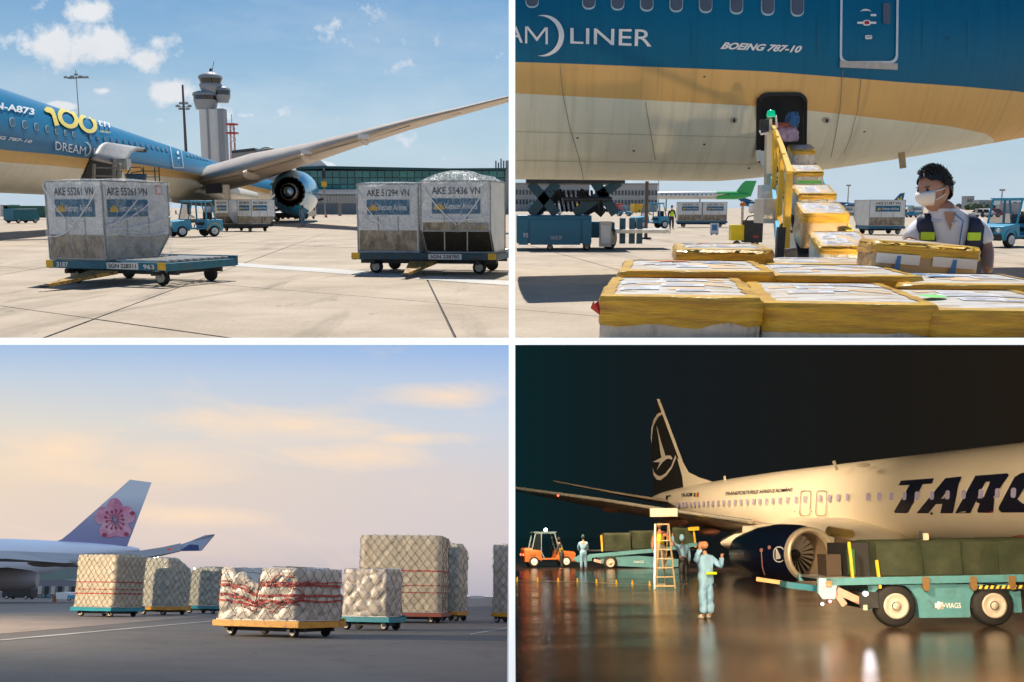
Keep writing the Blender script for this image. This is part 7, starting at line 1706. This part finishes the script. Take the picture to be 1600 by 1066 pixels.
zf2 = lambda pts: [(960 + x / 4.847, 610 + y / 4.847) for x, y in pts]
m_em = mat('silver emblem print', (.60, .56, .50), .4)
em = [zf2([(355, 165), (360, 180), (335, 195), (310, 225), (295, 270)]), zf2([(355, 165), (295, 270), (285, 330), (282, 400), (276, 360), (280, 290), (300, 220), (325, 180)]),
      zf2([(318, 262), (330, 300), (350, 380), (385, 490), (382, 505), (358, 512), (350, 480), (340, 400)]), zf2([(395, 494), (425, 494), (438, 512), (436, 526), (415, 518), (395, 520), (365, 545), (320, 605), (345, 545), (290, 543), (345, 515)]),
      zf2([(290, 580), (300, 620), (325, 645), (350, 650), (385, 630), (430, 575), (462, 490), (468, 510), (435, 590), (395, 645), (350, 680), (320, 675), (295, 640)])]
KD(PS.poly(em, 'bird_emblem', m_em, None, .14))
# tailplane and wing
def blade(pts, th_, m, nm, n_=8):
    rg = []
    for (a, b) in pts:
        p, q = D.at(*a), D.at(*b); L_ = (q - p).length; ring = []
        for i in range(n_ + 1): u = i / n_; ring.append(p.lerp(q, u) + V((0, 0, th_ * L_ * math.sin(math.pi * u ** .6))))
        for i in range(n_ - 1, 0, -1): u = i / n_; ring.append(p.lerp(q, u) - V((0, 0, th_ * L_ * .8 * math.sin(math.pi * u ** .7))))
        rg.append(ring)
    return KD(MB().loft(rg).build(nm, m))
m_wgD = mat('warm grey wing paint', (.30, .25, .20), .35, .3, var=.1, scale=.6)
blade([((1045, 783, 68), (1040, 789, 73)), ((960, 770, 71), (958, 772, 75)), ((864, 751.5, 74), (866, 753, 76))], .03, m_wgD, 'tailplane')
LEd = [(1345, 848, 44.5), (1262, 829, 48.5), (1175, 816, 52), (1040, 797.5, 58), (935, 781, 64), (802.6, 763, 71)]; TEd = [(1300, 853, 54), (1200, 842, 56), (1105, 826, 60), (1000, 806, 65), (915, 790, 69), (802.6, 767.5, 74)]
blade(list(zip(LEd, TEd)), .028, m_wgD, 'wing')
q = MB()
for a, b in zip(LEd[2:], LEd[3:]): q.tube([D.at(*a) + V((0, -.12, .02)), D.at(*b) + V((0, -.12, .02))], .11, 8)
KD(q.build('wing_leading_edge', mat('polished leading edge', (.75, .70, .60), .25, .8)))
for (x, y, z, r_, m_) in ((958, 795, 67, .62, 'salmon'), (1054, 815, 61, .78, 'salmon'), (1108, 831, 58, .50, 'salmon')):
    KD(MB().ball(D.at(x, y, z), r_, 14, sc_=(1.15, 3.4, .42)).build('flap_fairing', mat('salmon fairing paint', (.40, .18, .12), .45)))
KD(MB().box(D.at(1037, 801, 56), (1.45, .3, .45)).build('landing_light_panel', m_fd))
KD(MB().ball(D.at(872, 774.5, 66), .08, 8).build('wing_light', emis_mat('red lamp', (1, .08, .05), 3)))
# wing-to-body fairing
rg = []
for x, y, z, r_ in ((1110, 838, 57, .5), (1150, 833, 55, .95), (1210, 828, 52, 1.2), (1270, 832, 49, 1.3), (1320, 843, 46, 1.0), (1350, 850, 44, .45)):
    c = D.at(x, y, z) + V((1.4, 0, -.35)); rg.append([c + sdD * math.cos(2 * math.pi * j / 24) * r_ * 1.9 + V((0, 0, 1)) * math.sin(2 * math.pi * j / 24) * r_ * .8 for j in range(24)])
KD(MB().loft(rg).build('body_fairing', m_fd))
# engine
eD = D.at(1270, 867, 40); dD = V((-.25, 1, .0)).normalized()
m_eng = mat('dark navy engine cowl', (.006, .010, .035), .25, var=.04, coat=.6); m_lip = mat('worn polished intake lip', (.85, .74, .56), .42, .4, var=.1, scale=3)
cow = MB().lathe(eD, dD, [(.28, 1.06), (.9, 1.16), (2.2, 1.22), (3.6, 1.14), (5.0, .92), (5.6, .8)], 48)
KD(cow.build('engine_cowl', m_eng)); SE = Skin(D, cow)
KD(MB().lathe(eD, dD, [(.30, 1.065), (.12, 1.05), (.0, .98), (.04, .90), (.3, .84), (.35, .83)], 48).build('intake_lip', m_lip))
KD(MB().lathe(eD, dD, [(.34, .83), (.8, .84), (1.5, .86)], 48).build('intake_duct', mat('brown intake duct', (.42, .32, .22), .5, .2, var=.15, scale=5)))
KD(MB().lathe(eD, dD, [(1.45, .86), (1.46, .01)], 40).build('fan_backing', m_blk))
for k in range(22):
    a = 2 * math.pi * k / 22; xx = dD.cross(V((0, 0, 1))).normalized(); zz_ = xx.cross(dD); r0 = xx * math.cos(a) + zz_ * math.sin(a); tt = xx * -math.sin(a) + zz_ * math.cos(a); c = eD + dD * 1.3
    KD(MB().add([c + r0 * .2, c + r0 * .2 + tt * .05 + dD * .1, c + r0 * .83 + tt * .16 + dD * .12, c + r0 * .83 + tt * .02], [(0, 1, 2, 3)]).build('fan_blade', m_rim))
KD(MB().lathe(eD, dD, [(.95, .01), (1.1, .12), (1.4, .24)], 20).build('spinner', m_dark))
KD(MB().loft([[D.at(1215, 826, 43), D.at(1245, 828, 43), D.at(1240, 840, 43), D.at(1216, 840, 43)], [D.at(1160, 822, 53), D.at(1200, 818, 52), D.at(1200, 838, 52), D.at(1160, 840, 53)]], smooth=False).build('pylon', m_fd))
cxe, cye = 1218.5, 866.5
KD(SE.poly(band(rrect(cxe, cye, 18, 24.5, .5, 7), rrect(cxe, cye, 14.5, 21, .5, 7)), 'emblem_ring', m_print, None, .0010, 6))
KD(SE.poly([[(1214, 857.5), (1216, 859), (1221, 869), (1226, 871), (1221, 873), (1213.5, 874), (1218, 870.5)]], 'bird_emblem', m_print, None, .0012))
for px, py in ((1191, 860), (1203.5, 856)): KD(SE.poly([rrect(px, py, 5, 6, .5, 4)], 'cowl_port', mat('pink warning print', (.6, .30, .25), .5), None, .001))
KD(SE.poly([[(1190.5, 863), (1192, 863), (1193.5, 885), (1197, 897), (1195.5, 898), (1191.5, 886)]], 'warning_line', mat('pink warning print', (.6, .30, .25), .5), None, .001, 5))
for a, b in (((1305, 845, 44), (1340, 852, 44)), ((1308, 858, 44), (1338, 860, 44))): KD(MB().bar(D.at(*a), D.at(*b), .25, .3).build('gear_strut', mat('brown gear metal', (.25, .17, .10), .5, .4)))
KD(MB().tube([D.at(1295, 830, 45), D.at(1330, 835, 45.5)], .22, 8).build('slat_actuator', mat('gold metal', (.6, .45, .18), .3, .8)))
KD(MB().ball(D.at(1596, 848, 37), .38, 12, sc_=(1.4, 1, .7)).build('red_beacon_fairing', mat('brick red paint', (.30, .06, .03), .5)))

# --- container transporter in front
m_tarp = mat('dark green canvas cover', (.020, .033, .014), .8, var=.35, scale=3.5, bump=.9, bscale=4, col2=(.034, .042, .020), mixs=2, mixp=.5)
m_tq = mat('turquoise vehicle paint', (.10, .29, .34), .4, var=.15, scale=5, col2=(.08, .13, .13), mixs=3.5, mixp=.66, mixw=.1, rvar=.15)
def transporter(lab, x0, Zc, s, full=True):
    """side view towards the lens; x0: picture x of its front end"""
    k = Zc / 1600; t = thing('pallet_transporter', lab, 'cargo transporter', D, (D.at(x0, 900, Zc).x, Zc + .9, 0)); S = s / 79.0
    X = lambda px: (px - 1275) / 79.0 * 1.0; Zp = lambda py: (982 - py) / 79.0
    arch = lambda cx, r: [(X(cx) + r * math.cos(R(a)), Zp(952) + r * math.sin(R(a))) for a in range(180, -1, -20)]
    a1 = arch(1393, .47); a2 = arch(1543, .44)
    lowz = Zp(968); poly = [(X(1362), Zp(958)), (X(1362), Zp(924)), (X(1372), Zp(918)), (X(1560), Zp(920)), (X(1572), lowz)] + [(p[0], max(p[1], lowz)) for p in reversed(a2)] + [(p[0], max(p[1], lowz)) for p in reversed(a1)]
    # upper strip + panels between arches keeps the outline simple
    top_ = Zp(918); mb = MB()
    mb.box(((X(1362) + X(1352) + .47) / 2, .0, (lowz + top_) / 2), (.01, .01, .01))
    body = MB()
    for cx_, rr_ in ((1393, .47), (1543, .44)):
        pts = arch(cx_, rr_)
        for i in range(len(pts) - 1):
            (xa, za), (xb, zb) = pts[i], pts[i + 1]; body.add([(xa, -.9, za), (xb, -.9, zb), (xb, -.9, top_), (xa, -.9, top_), (xa, .9, za), (xb, .9, zb), (xb, .9, top_), (xa, .9, top_)], [(0, 1, 2, 3), (4, 7, 6, 5), (0, 4, 5, 1), (3, 2, 6, 7)])
    xm0, xm1 = X(1393) + .47, X(1543) - .44
    body.box(((xm0 + xm1) / 2, 0, (lowz + top_) / 2), (xm1 - xm0, 1.8, top_ - lowz)).box(((X(1358) + X(1393) - .47) / 2, 0, (Zp(955) + top_) / 2), (max(.06, X(1393) - .47 - X(1358)), 1.8, top_ - Zp(955))).box(((X(1543) + .44 + X(1590)) / 2, 0, (Zp(962) + Zp(926)) / 2), (X(1590) - X(1543) - .44, 1.7, Zp(926) - Zp(962)))
    body.build('chassis', m_tq, t)
    wheel(t, (X(1393), -.84, .41), (0, -1, 0), .41, .26, n=28); wheel(t, (X(1543), -.84, .40), (0, -1, 0), .40, .26, n=28)
    if full:
        for cx_, r_ in ((1393, .41), (1543, .40)): MB().lathe((X(cx_), -.985, r_), (0, -1, 0), [(0, .09), (.03, .08), (.035, .01)], 12).build('hub_cap', m_dark, t)
    # deck beams
    dk = MB().bar((X(1288), -.95, Zp(912)), (X(1640), -.95, Zp(909)), .10, .14).bar((X(1288), .95, Zp(912)), (X(1640), .95, Zp(909)), .10, .14); dk.build('deck_beam', m_tq, t)
    MB().box(((X(1290) + X(1640)) / 2, 0, Zp(908)), (X(1640) - X(1290), 1.8, .05)).build('deck_plate', m_galv, t)
    MB().prism([(X(1277), Zp(906)), (X(1306), Zp(908)), (X(1300), Zp(938)), (X(1281), Zp(938)), (X(1275), Zp(930))], (0, -1.0, 0), (1, 0, 0), (0, 0, 1), (0, .12, 0)).build('nose_plate', mat('pale turquoise plate', (.30, .48, .58), .4), t)
    MB().box((X(1291), -1.02, Zp(915)), (.11, .03, .1)).build('orange_lamp', mat('orange lamp glass', (.7, .2, .05), .2), t)
    MB().bar((X(1305), -.9, Zp(925)), (X(1340), -.9, Zp(942)), .08, .14).bar((X(1304), -.9, Zp(930)), (X(1316), -.9, Zp(948)), .07, .12).build('lift_arm', mat('pale pink lift arm', (.62, .38, .30), .4), t)
    MB().bar((X(1238), -.2, Zp(918)), (X(1290), -.2, Zp(925)), .5, .12).build('front_flap', m_gse2, t)
    MB().bar((X(1205), .3, Zp(911)), (X(1245), .2, Zp(917)), .18, .08).build('front_flap_edge', mat('brass edge', (.4, .24, .1), .4, .5), t)
    MB().box((X(1352), -.6, Zp(940)), (.35, .8, .3)).build('motor_box', m_dark, t)
    MB().box((X(1345), -1.0, Zp(951)), (.08, .04, .1)).build('latch', m_rim, t)
    for px in (1440, 1513, 1572): MB().box((X(px), -.98, Zp(915)), (.12, .10, .22)).box((X(px), -1.0, Zp(923)), (.07, .08, .1)).build('stop_pin', mat('brass edge', (.4, .24, .1), .4, .5), t)
    for i in range(9):
        xa = X(1520) + i * .11 * 1.0; MB().add([(xa, -1.01, Zp(925)), (xa + .06, -1.01, Zp(925)), (xa + .09, -1.01, Zp(920)), (xa + .03, -1.01, Zp(920))], [(0, 1, 2, 3)]).build('hazard_stripe', m_100, t)
    MB().box((X(1565), -.97, Zp(924)), (1.1, .05, .08)).build('hazard_board', m_dark, t)
    for px, y0, y1 in ((1330, 852, 911), (1371, 880, 923)): MB().bar((X(px) - .04, -.96, Zp(y0)), (X(px), -.96, Zp(y1)), .05, .05).build('yellow_post', m_yel, t)
    # emblem + letters
    if full:
        MB().lathe((X(1462), -.905, Zp(950)), (0, -1, 0), [(0, .07), (.006, .07), (.007, .001)], 10).build('flower_mark', m_print, t)
        for i in range(7):
            a = R(i * 51); MB().box((X(1462) + .075 * math.cos(a), -.905, Zp(950) + .055 * math.sin(a)), (.045, .008, .045), rz=0).build('flower_petal', m_print, t)
        flat_text('VIAGS', (X(1471), -.901, Zp(954)), (.30, 0, 0), (0, 0, .10), m_print, 'company_lettering', t, .01)
        flat_text('3274', (X(1370), -.901, Zp(936)), (.14, 0, 0), (0, 0, .085), m_print, 'fleet_number', t, .02)
        MB().box((X(1511), -.905, Zp(950)), (.04, .02, .09)).build('slot', m_blk, t)
    if S != 1: t.scale = (1 / 1, 1, 1)
    return t, X, Zp
def tarp_box(lab, place, loc, x0, x1, z0, z1, D_=1.7, seed=1, rz=0):
    t = thing('covered_container', lab, 'covered cargo container', place, loc, rz); L = x1 - x0; nx_, nz_ = max(14, int(L * 12)), 10; mb = MB(); rows = []
    for i in range(nx_ + 1):
        x = x0 + L * i / nx_; ring = []
        for j in range(nz_ + 1):
            z = z0 + (z1 - z0) * j / nz_; d = .05 * noise.noise(V((x * 1.5 + seed, z * 1.2, seed))) + .02 * math.sin(x * 7 + seed + 2 * noise.noise(V((x, z, 1)))) ; ring.append(V((x, -D_ / 2 - d, z + (.02 * math.sin(x * 5) if j in (0, nz_) else 0))))
        ring.append(V((x, 0, z1 + .06))); ring.append(V((x, D_ / 2, z1))); ring.append(V((x, D_ / 2, z0)))
        rows.append(ring)
    mb.loft(rows, smooth=True); o = mb.build('canvas_cover', m_tarp, t)
    return t
tD, X, Zp = transporter('turquoise cargo transporter in the night foreground carrying green covered containers', 1275, 20.3, 79)
wx0 = tD.matrix_world
lx = D.at(1275, 900, 20.3).x
for i, (a, b, sd_) in enumerate(((1369, 1438.6, 1), (1439.2, 1498.6, 2), (1499.2, 1556.6, 3), (1557.2, 1640, 4))):
    nm = ('leftmost', 'second', 'third', 'rightmost')[i]
    tarp_box(f'dark green canvas-covered container on the near transporter, {nm} of the four', D, (lx, 21.2, 0), X(a), X(b), Zp(907), Zp(854 - i * .5), 1.9, sd_)
od = thing('open_container', 'dark open container end with green curtain behind the yellow post', 'container', D, (lx, 21.0, 0))
MB().box(((X(1334) + X(1368)) / 2, .3, (Zp(854) + Zp(907)) / 2), (X(1368) - X(1334), 1.3, Zp(854) - Zp(907))).build('shell', m_blk, od); MB().box((X(1338), -.4, (Zp(862) + Zp(905)) / 2), (.14, .05, .5)).build('green_curtain', mat('bright green canvas', (.02, .10, .03), .7), od)
MB().box(((X(1306) + X(1330)) / 2, .2, (Zp(872) + Zp(905)) / 2), (.30, .6, .42)).build('brown_box', mat('brown box board', (.05, .032, .02), .7), od)
lb_ = thing('signal_lamp', 'small pale signal lamp box standing on the canvas of the near transporter', 'lamp', D, (lx, 20.9, Zp(854)))
MB().box((X(1466), 0, .10), (.11, .1, .15)).build('lamp_body', m_cream, lb_); MB().bar((X(1460), 0, .0), (X(1460), 0, .22), .05).build('bracket', m_dark, lb_)
hl = thing('headlamp', 'bright white work lamp shining at the front wheel of the near transporter', 'lamp', D, (D.at(1353, 928, 19.2)))
MB().ball((0, 0, 0), .035, 12).build('bulb', emis_mat('white lamp glow', (1.0, .93, .98), 40), hl); MB().lathe((0, .05, 0), (0, 1, 0), [(0, .055), (.08, .03)], 12, cap=True).build('housing', m_dark, hl)
L_ = bpy.data.lights.new('work_lamp', 'POINT'); L_.energy = 3; L_.color = (1, .92, .96); L_.shadow_soft_size = .04; o_ = bpy.data.objects.new('work_lamp', L_); COL.objects.link(o_); o_.matrix_world = D.M @ Matrix.Translation(D.at(1353, 928, 19.05))
rl = thing('tail_lamp', 'red lamp on the nose of the near transporter', 'lamp', D, D.at(1297, 940, 19.4)); MB().ball((0, 0, 0), .03, 10).build('bulb', emis_mat('red lamp glow', (1.0, .12, .14), 9), rl); MB().box((0, .06, 0), (.1, .06, .08)).build('housing', m_dark, rl)
wl2 = thing('nose_lamp', 'small white lamp under the nose plate of the near transporter', 'lamp', D, D.at(1285, 944, 19.3)); MB().ball((0, 0, 0), .025, 10).build('bulb', emis_mat('white lamp glow 2', (.9, .95, 1.0), 14), wl2); MB().box((0, .06, 0), (.08, .06, .08)).build('housing', m_dark, wl2)

# --- far transporter, orange tractor
Zf = 57.0; kf = Zf / 1600; t = thing('pallet_transporter', 'turquoise transporter in the middle distance under the wing, canvas loads on top', 'cargo transporter', D, (D.at(900, 850, Zf).x, Zf, 0))
XF = lambda px: (px - 900) * kf; ZF = lambda py: 1.85 - (py - 836) * kf
MB().prism([(XF(962), ZF(884)), (XF(1020), ZF(888)), (XF(1060), ZF(886)), (XF(1062), ZF(876)), (XF(1000), ZF(870)), (XF(935), ZF(868)), (XF(935), ZF(880))], (0, -.9, 0), (1, 0, 0), (0, 0, 1), (0, 1.8, 0)).build('chassis', m_tq, t)
MB().bar((XF(918), -.9, ZF(869)), (XF(1025), -.9, ZF(861)), .12, .2).bar((XF(1025), -.9, ZF(861)), (XF(1082), -.9, ZF(853)), .12, .2).build('deck_beam', m_tq, t)
MB().box(((XF(920) + XF(1080)) / 2, 0, ZF(861)), (XF(1080) - XF(920), 1.7, .06)).build('deck_plate', m_dark, t)
MB().prism([(XF(893), ZF(873)), (XF(905), ZF(866)), (XF(922), ZF(868)), (XF(922), ZF(876)), (XF(900), ZF(878))], (0, -1, 0), (1, 0, 0), (0, 0, 1), (0, .2, 0)).build('nose_plate', m_tq, t)
MB().bar((XF(925), -.9, ZF(875)), (XF(936), -.9, ZF(878)), .1, .15).build('lift_arm', mat('pale pink lift arm', (.62, .38, .30), .4), t)
wheel(t, (XF(950), -.85, ZF(879.5) + .0), (0, -1, 0), .39, .26); wheel(t, (XF(1042), -.5, .39), (0, -1, 0), .39, .26)
MB().bar((XF(937), -.9, ZF(838)), (XF(938), -.9, ZF(862)), .09).build('yellow_post', m_yel, t); MB().bar((XF(1078), -.9, ZF(832)), (XF(1080), -.9, ZF(858)), .09).bar((XF(1070), -.9, ZF(830)), (XF(1086), -.9, ZF(829)), .2).build('yellow_post', m_yel, t)
flat_text('VIAGS', (XF(985), -.93, ZF(880)), (.55, 0, 0), (0, 0, .12), m_print, 'company_lettering', t)
tarp_box('dark green covered container, left one on the middle-distance transporter', D, (D.at(900, 850, Zf).x, Zf, 0), XF(942), XF(982), ZF(862), ZF(836), 1.6, 6)
tarp_box('dark green covered container, middle one on the middle-distance transporter', D, (D.at(900, 850, Zf).x, Zf, 0), XF(984), XF(1024), ZF(860), ZF(833), 1.6, 7)
tarp_box('dark green covered container, right one behind the ladder', D, (D.at(900, 850, Zf).x, Zf, 0), XF(1046), XF(1078), ZF(855), ZF(828), 1.6, 8)
m_or = mat('orange tractor paint', (.50, .14, .03), .4, var=.1, scale=4); m_cab = mat('grey-blue cab frame', (.20, .30, .36), .4)
p = D.at(856, 880, 60); tr_ = tractor('tow_tractor', 'orange tow tractor with glazed grey cab at the far left of the night apron', D, (p.x, 60, 0), R(8), col=m_or, cabcol=m_cab)
MB().box((-1.05, 0, .85), (.9, 1.4, .5)).build('rear_hood', m_or, tr_, bevel=.12); MB().ball((-.1, 0, 2.12), .10, 10).build('roof_lamp', emis_mat('white lamp glow 3', (1, 1, 1), 12), tr_); 
for s in (-1, 1): MB().box((-1.5, s * .5, .72), (.05, .2, .1)).build('tail_light', emis_mat('red tail lamp' + str(s), (1, .1, .05), 6), tr_)
MB().add([(-1.0, -.70, 1.0), (-.5, -.70, 1.0), (-.5, -.70, 1.85), (-.8, -.70, 1.85)], [(0, 1, 2, 3)]).build('side_pane', m_glassd, tr_)

# --- ladder, people, studs
m_al = mat('warm aluminium ladder', (.52, .40, .22), .4, .4)
Zl = 35.2; kl = Zl / 1600; ld = thing('step_ladder', 'aluminium step ladder standing under the wing beside the worker in blue coverall', 'ladder', D, (D.at(1035, 900, Zl).x, Zl, 0)); XL = lambda px: (px - 1035) * kl; ZL = lambda py: 1.85 - (py - 836) * kl
for a, b in (((1026.5, 822), (1019, 920)), ((1047, 822), (1050, 920))): MB().bar((XL(a[0]), 0, ZL(a[1])), (XL(b[0]), -.55, 0.02), .05, .04).build('rail', m_al, ld)
for a, b in (((1028, 824), (1031, 914)), ((1046, 824), (1043, 914))): MB().bar((XL(a[0]), .02, ZL(a[1])), (XL(b[0]), .75, 0.02), .04, .03).build('rear_leg', m_al, ld)
for i in range(6):
    y = 847 + 13.6 * i; f = (y - 822) / 98; MB().box(((XL(1026.5 - 7.5 * f) + XL(1047 + 3 * f)) / 2, -.55 * f, ZL(y)), (XL(1047 + 3 * f) - XL(1026.5 - 7.5 * f) + .02, .11, .035)).build('step', m_al, ld)
MB().bar((XL(1026), 0, ZL(822)), (XL(1047.5), 0, ZL(822)), .06, .04).build('top_bar', m_al, ld); MB().bar((XL(1020), -.5, .12), (XL(1049), -.5, .12), .04).bar((XL(1031), .7, .12), (XL(1043), .7, .12), .03).build('foot_brace', m_al, ld)
m_cvb = mat('light blue coverall', (.22, .42, .62), .75, var=.14, scale=5, bump=.7, bscale=7); m_orange = mat('orange cap cloth', (.5, .2, .1), .8)
p = D.g(1105, 967); s_ = 1600 / p.y
body, hc, hr_ = standing(1.62, lean=0, reach=[((-.12, -.10, -.05), (-.10, -.22, .24)), ((.16, -.12, -.22), (.13, -.22, .03))], step=.03, k=.98)
# he leans back and looks up, hands raised
hc = hc + V((-.03, .02, .0))
mn = thing('person', 'person in pale blue coverall and cap, arms raised, looking up under the wing', 'person', D, (p.x, p.y, 0), R(25))
vs, fs = skin_geo(*chains(*body)); mb = MB().add(vs, fs, smooth=True); head_mb(mb, hc, .10, (-.35, .2, .65), (.3, -.8, .5))
for i, sd in ((3, -1), (4, 1)):
    w_ = body[i][3][0]; e_ = body[i][2][0]; v2, f2 = skin_geo(*chains(*hand_chain(w_, (w_ - e_), (-sd, .2, 0), s=1.05, curl=.8))); mb.add(v2, f2, smooth=True)
mb.build('body', [m_skin, m_hair], mn); g_ = lambda r, e: (r[0] + e, r[1] + e) if isinstance(r, tuple) else r + e
cov = [[(q_, g_(r, .022)) for q_, r in body[0][:3]] + [(body[0][3][0], .085)]] + [[0] + [(q_, g_(r, .022 + .012 * n_)) for n_, (q_, r) in enumerate(body[i][1:4])] for i in (1, 2)] + [[2] + [(q_, g_(r, .022)) for q_, r in body[i][1:4]] for i in (3, 4)]
vs, fs = skin_geo(*chains(*cov), lv=2); vs = [v + V((noise.noise(v * 9), noise.noise(v * 9 + V((5, 0, 0))), 0)) * .035 for v in vs]; MB().add(vs, fs, smooth=True).build('coverall', m_cvb, mn)
for i in (1, 2): vs, fs = skin_geo(*chains([(q_, g_(r, .025)) for q_, r in body[i][3:6]])); MB().add(vs, fs, smooth=True).build('shoe', mat('pale boot cover', (.55, .53, .50), .6), mn)
MB().ball(hc + V((.03, -.065, .012)), .085, 14, sc_=(.95, .8, 1.0)).build('cap', m_orange, mn); MB().box(V((0, -.21, .98)), (.26, .04, .05)).build('reflective_patch', m_lime, mn); MB().box(V((.09, -.19, .72)), (.055, .03, .1), X=Matrix.Rotation(R(-35), 3, 'Y')).build('phone', m_blk, mn)
p = D.g(1084, 921); p = V((p.x, 36.5, 0))
small_person('person', 'second worker in light blue coverall behind, reaching up to the wing beside the ladder', D, (p.x, p.y, 0), R(20), 1.72, m_cvb, m_dark, lean=.04, reach=[((-.10, .15, .18), (-.05, .25, .40)), None], hood=m_cvb)
p = V((D.at(1033, 850, 35.6).x, 35.9, .55))
small_person('person', 'worker in yellow vest standing on the step ladder under the wing', D, (p.x, p.y, .55), R(160), 1.62, m_orange, mat('pale trousers', (.45, .38, .30), .8), vest=m_lime and mat('bright yellow vest', (.80, .65, .02), .6), reach=[((-.2, .05, -.2), (-.3, .1, -.42)), None])
p = D.g(912, 891); small_person('person', 'worker in light blue coverall and dark hood seen from behind near the far transporter', D, (p.x, p.y, 0), R(0), 1.74, m_cvb, m_cvb, hood=mat('dark teal hood', (.02, .08, .08), .8), shoe=m_cvb, reach=[((-.06, .12, -.27), (.02, .24, -.42)), ((.06, .12, -.27), (-.02, .24, -.42))])
p = D.g(877, 890); small_person('person', 'worker in dark clothes with yellow stripes bending beside the orange tractor', D, (p.x, p.y - 1, 0), R(60), 1.62, m_dark, m_dark, vest=mat('yellow striped vest', (.45, .35, .04), .7, col2=(.02, .02, .02), mixs=6, mixw=.03), lean=.14)
studs = [(808, 907), (840, 908), (872, 908.5), (902, 909), (932, 910.5), (963, 912), (988, 912.5), (1015, 914)]
m_stud = mat('yellow reflector stud', (.8, .45, .03), .3, emit=(1, .55, .05), estr=.35)
for i, (px, py) in enumerate(studs):
    p = D.g(px, py); nm = ('farthest left', 'second from left', 'third from left, brightest reflection', 'fourth from left', 'fourth from right', 'third from right', 'second from right', 'rightmost, beside the ladder foot')[i]
    t = thing('marker_stud', f'small yellow stud on the wet apron, {nm}', 'marker stud', D, (p.x, p.y, 0), group='yellow marker studs in a row across the wet apron')
    MB().lathe((0, 0, 0), (0, 0, 1), [(0, .06), (.02, .05), (.03, .028), (.12, .025), (.14, .01)], 10, cap=True).build('stud', m_stud, t)
rp_ = MB(); pts = [D.g(px, py, .04) for px, py in studs]; rp_.tube(pts, .012, 5); o = rp_.build('marker_rope', m_galv, place=D); tag(o, 'thin pale rope joining the yellow marker studs on the wet apron', 'rope')
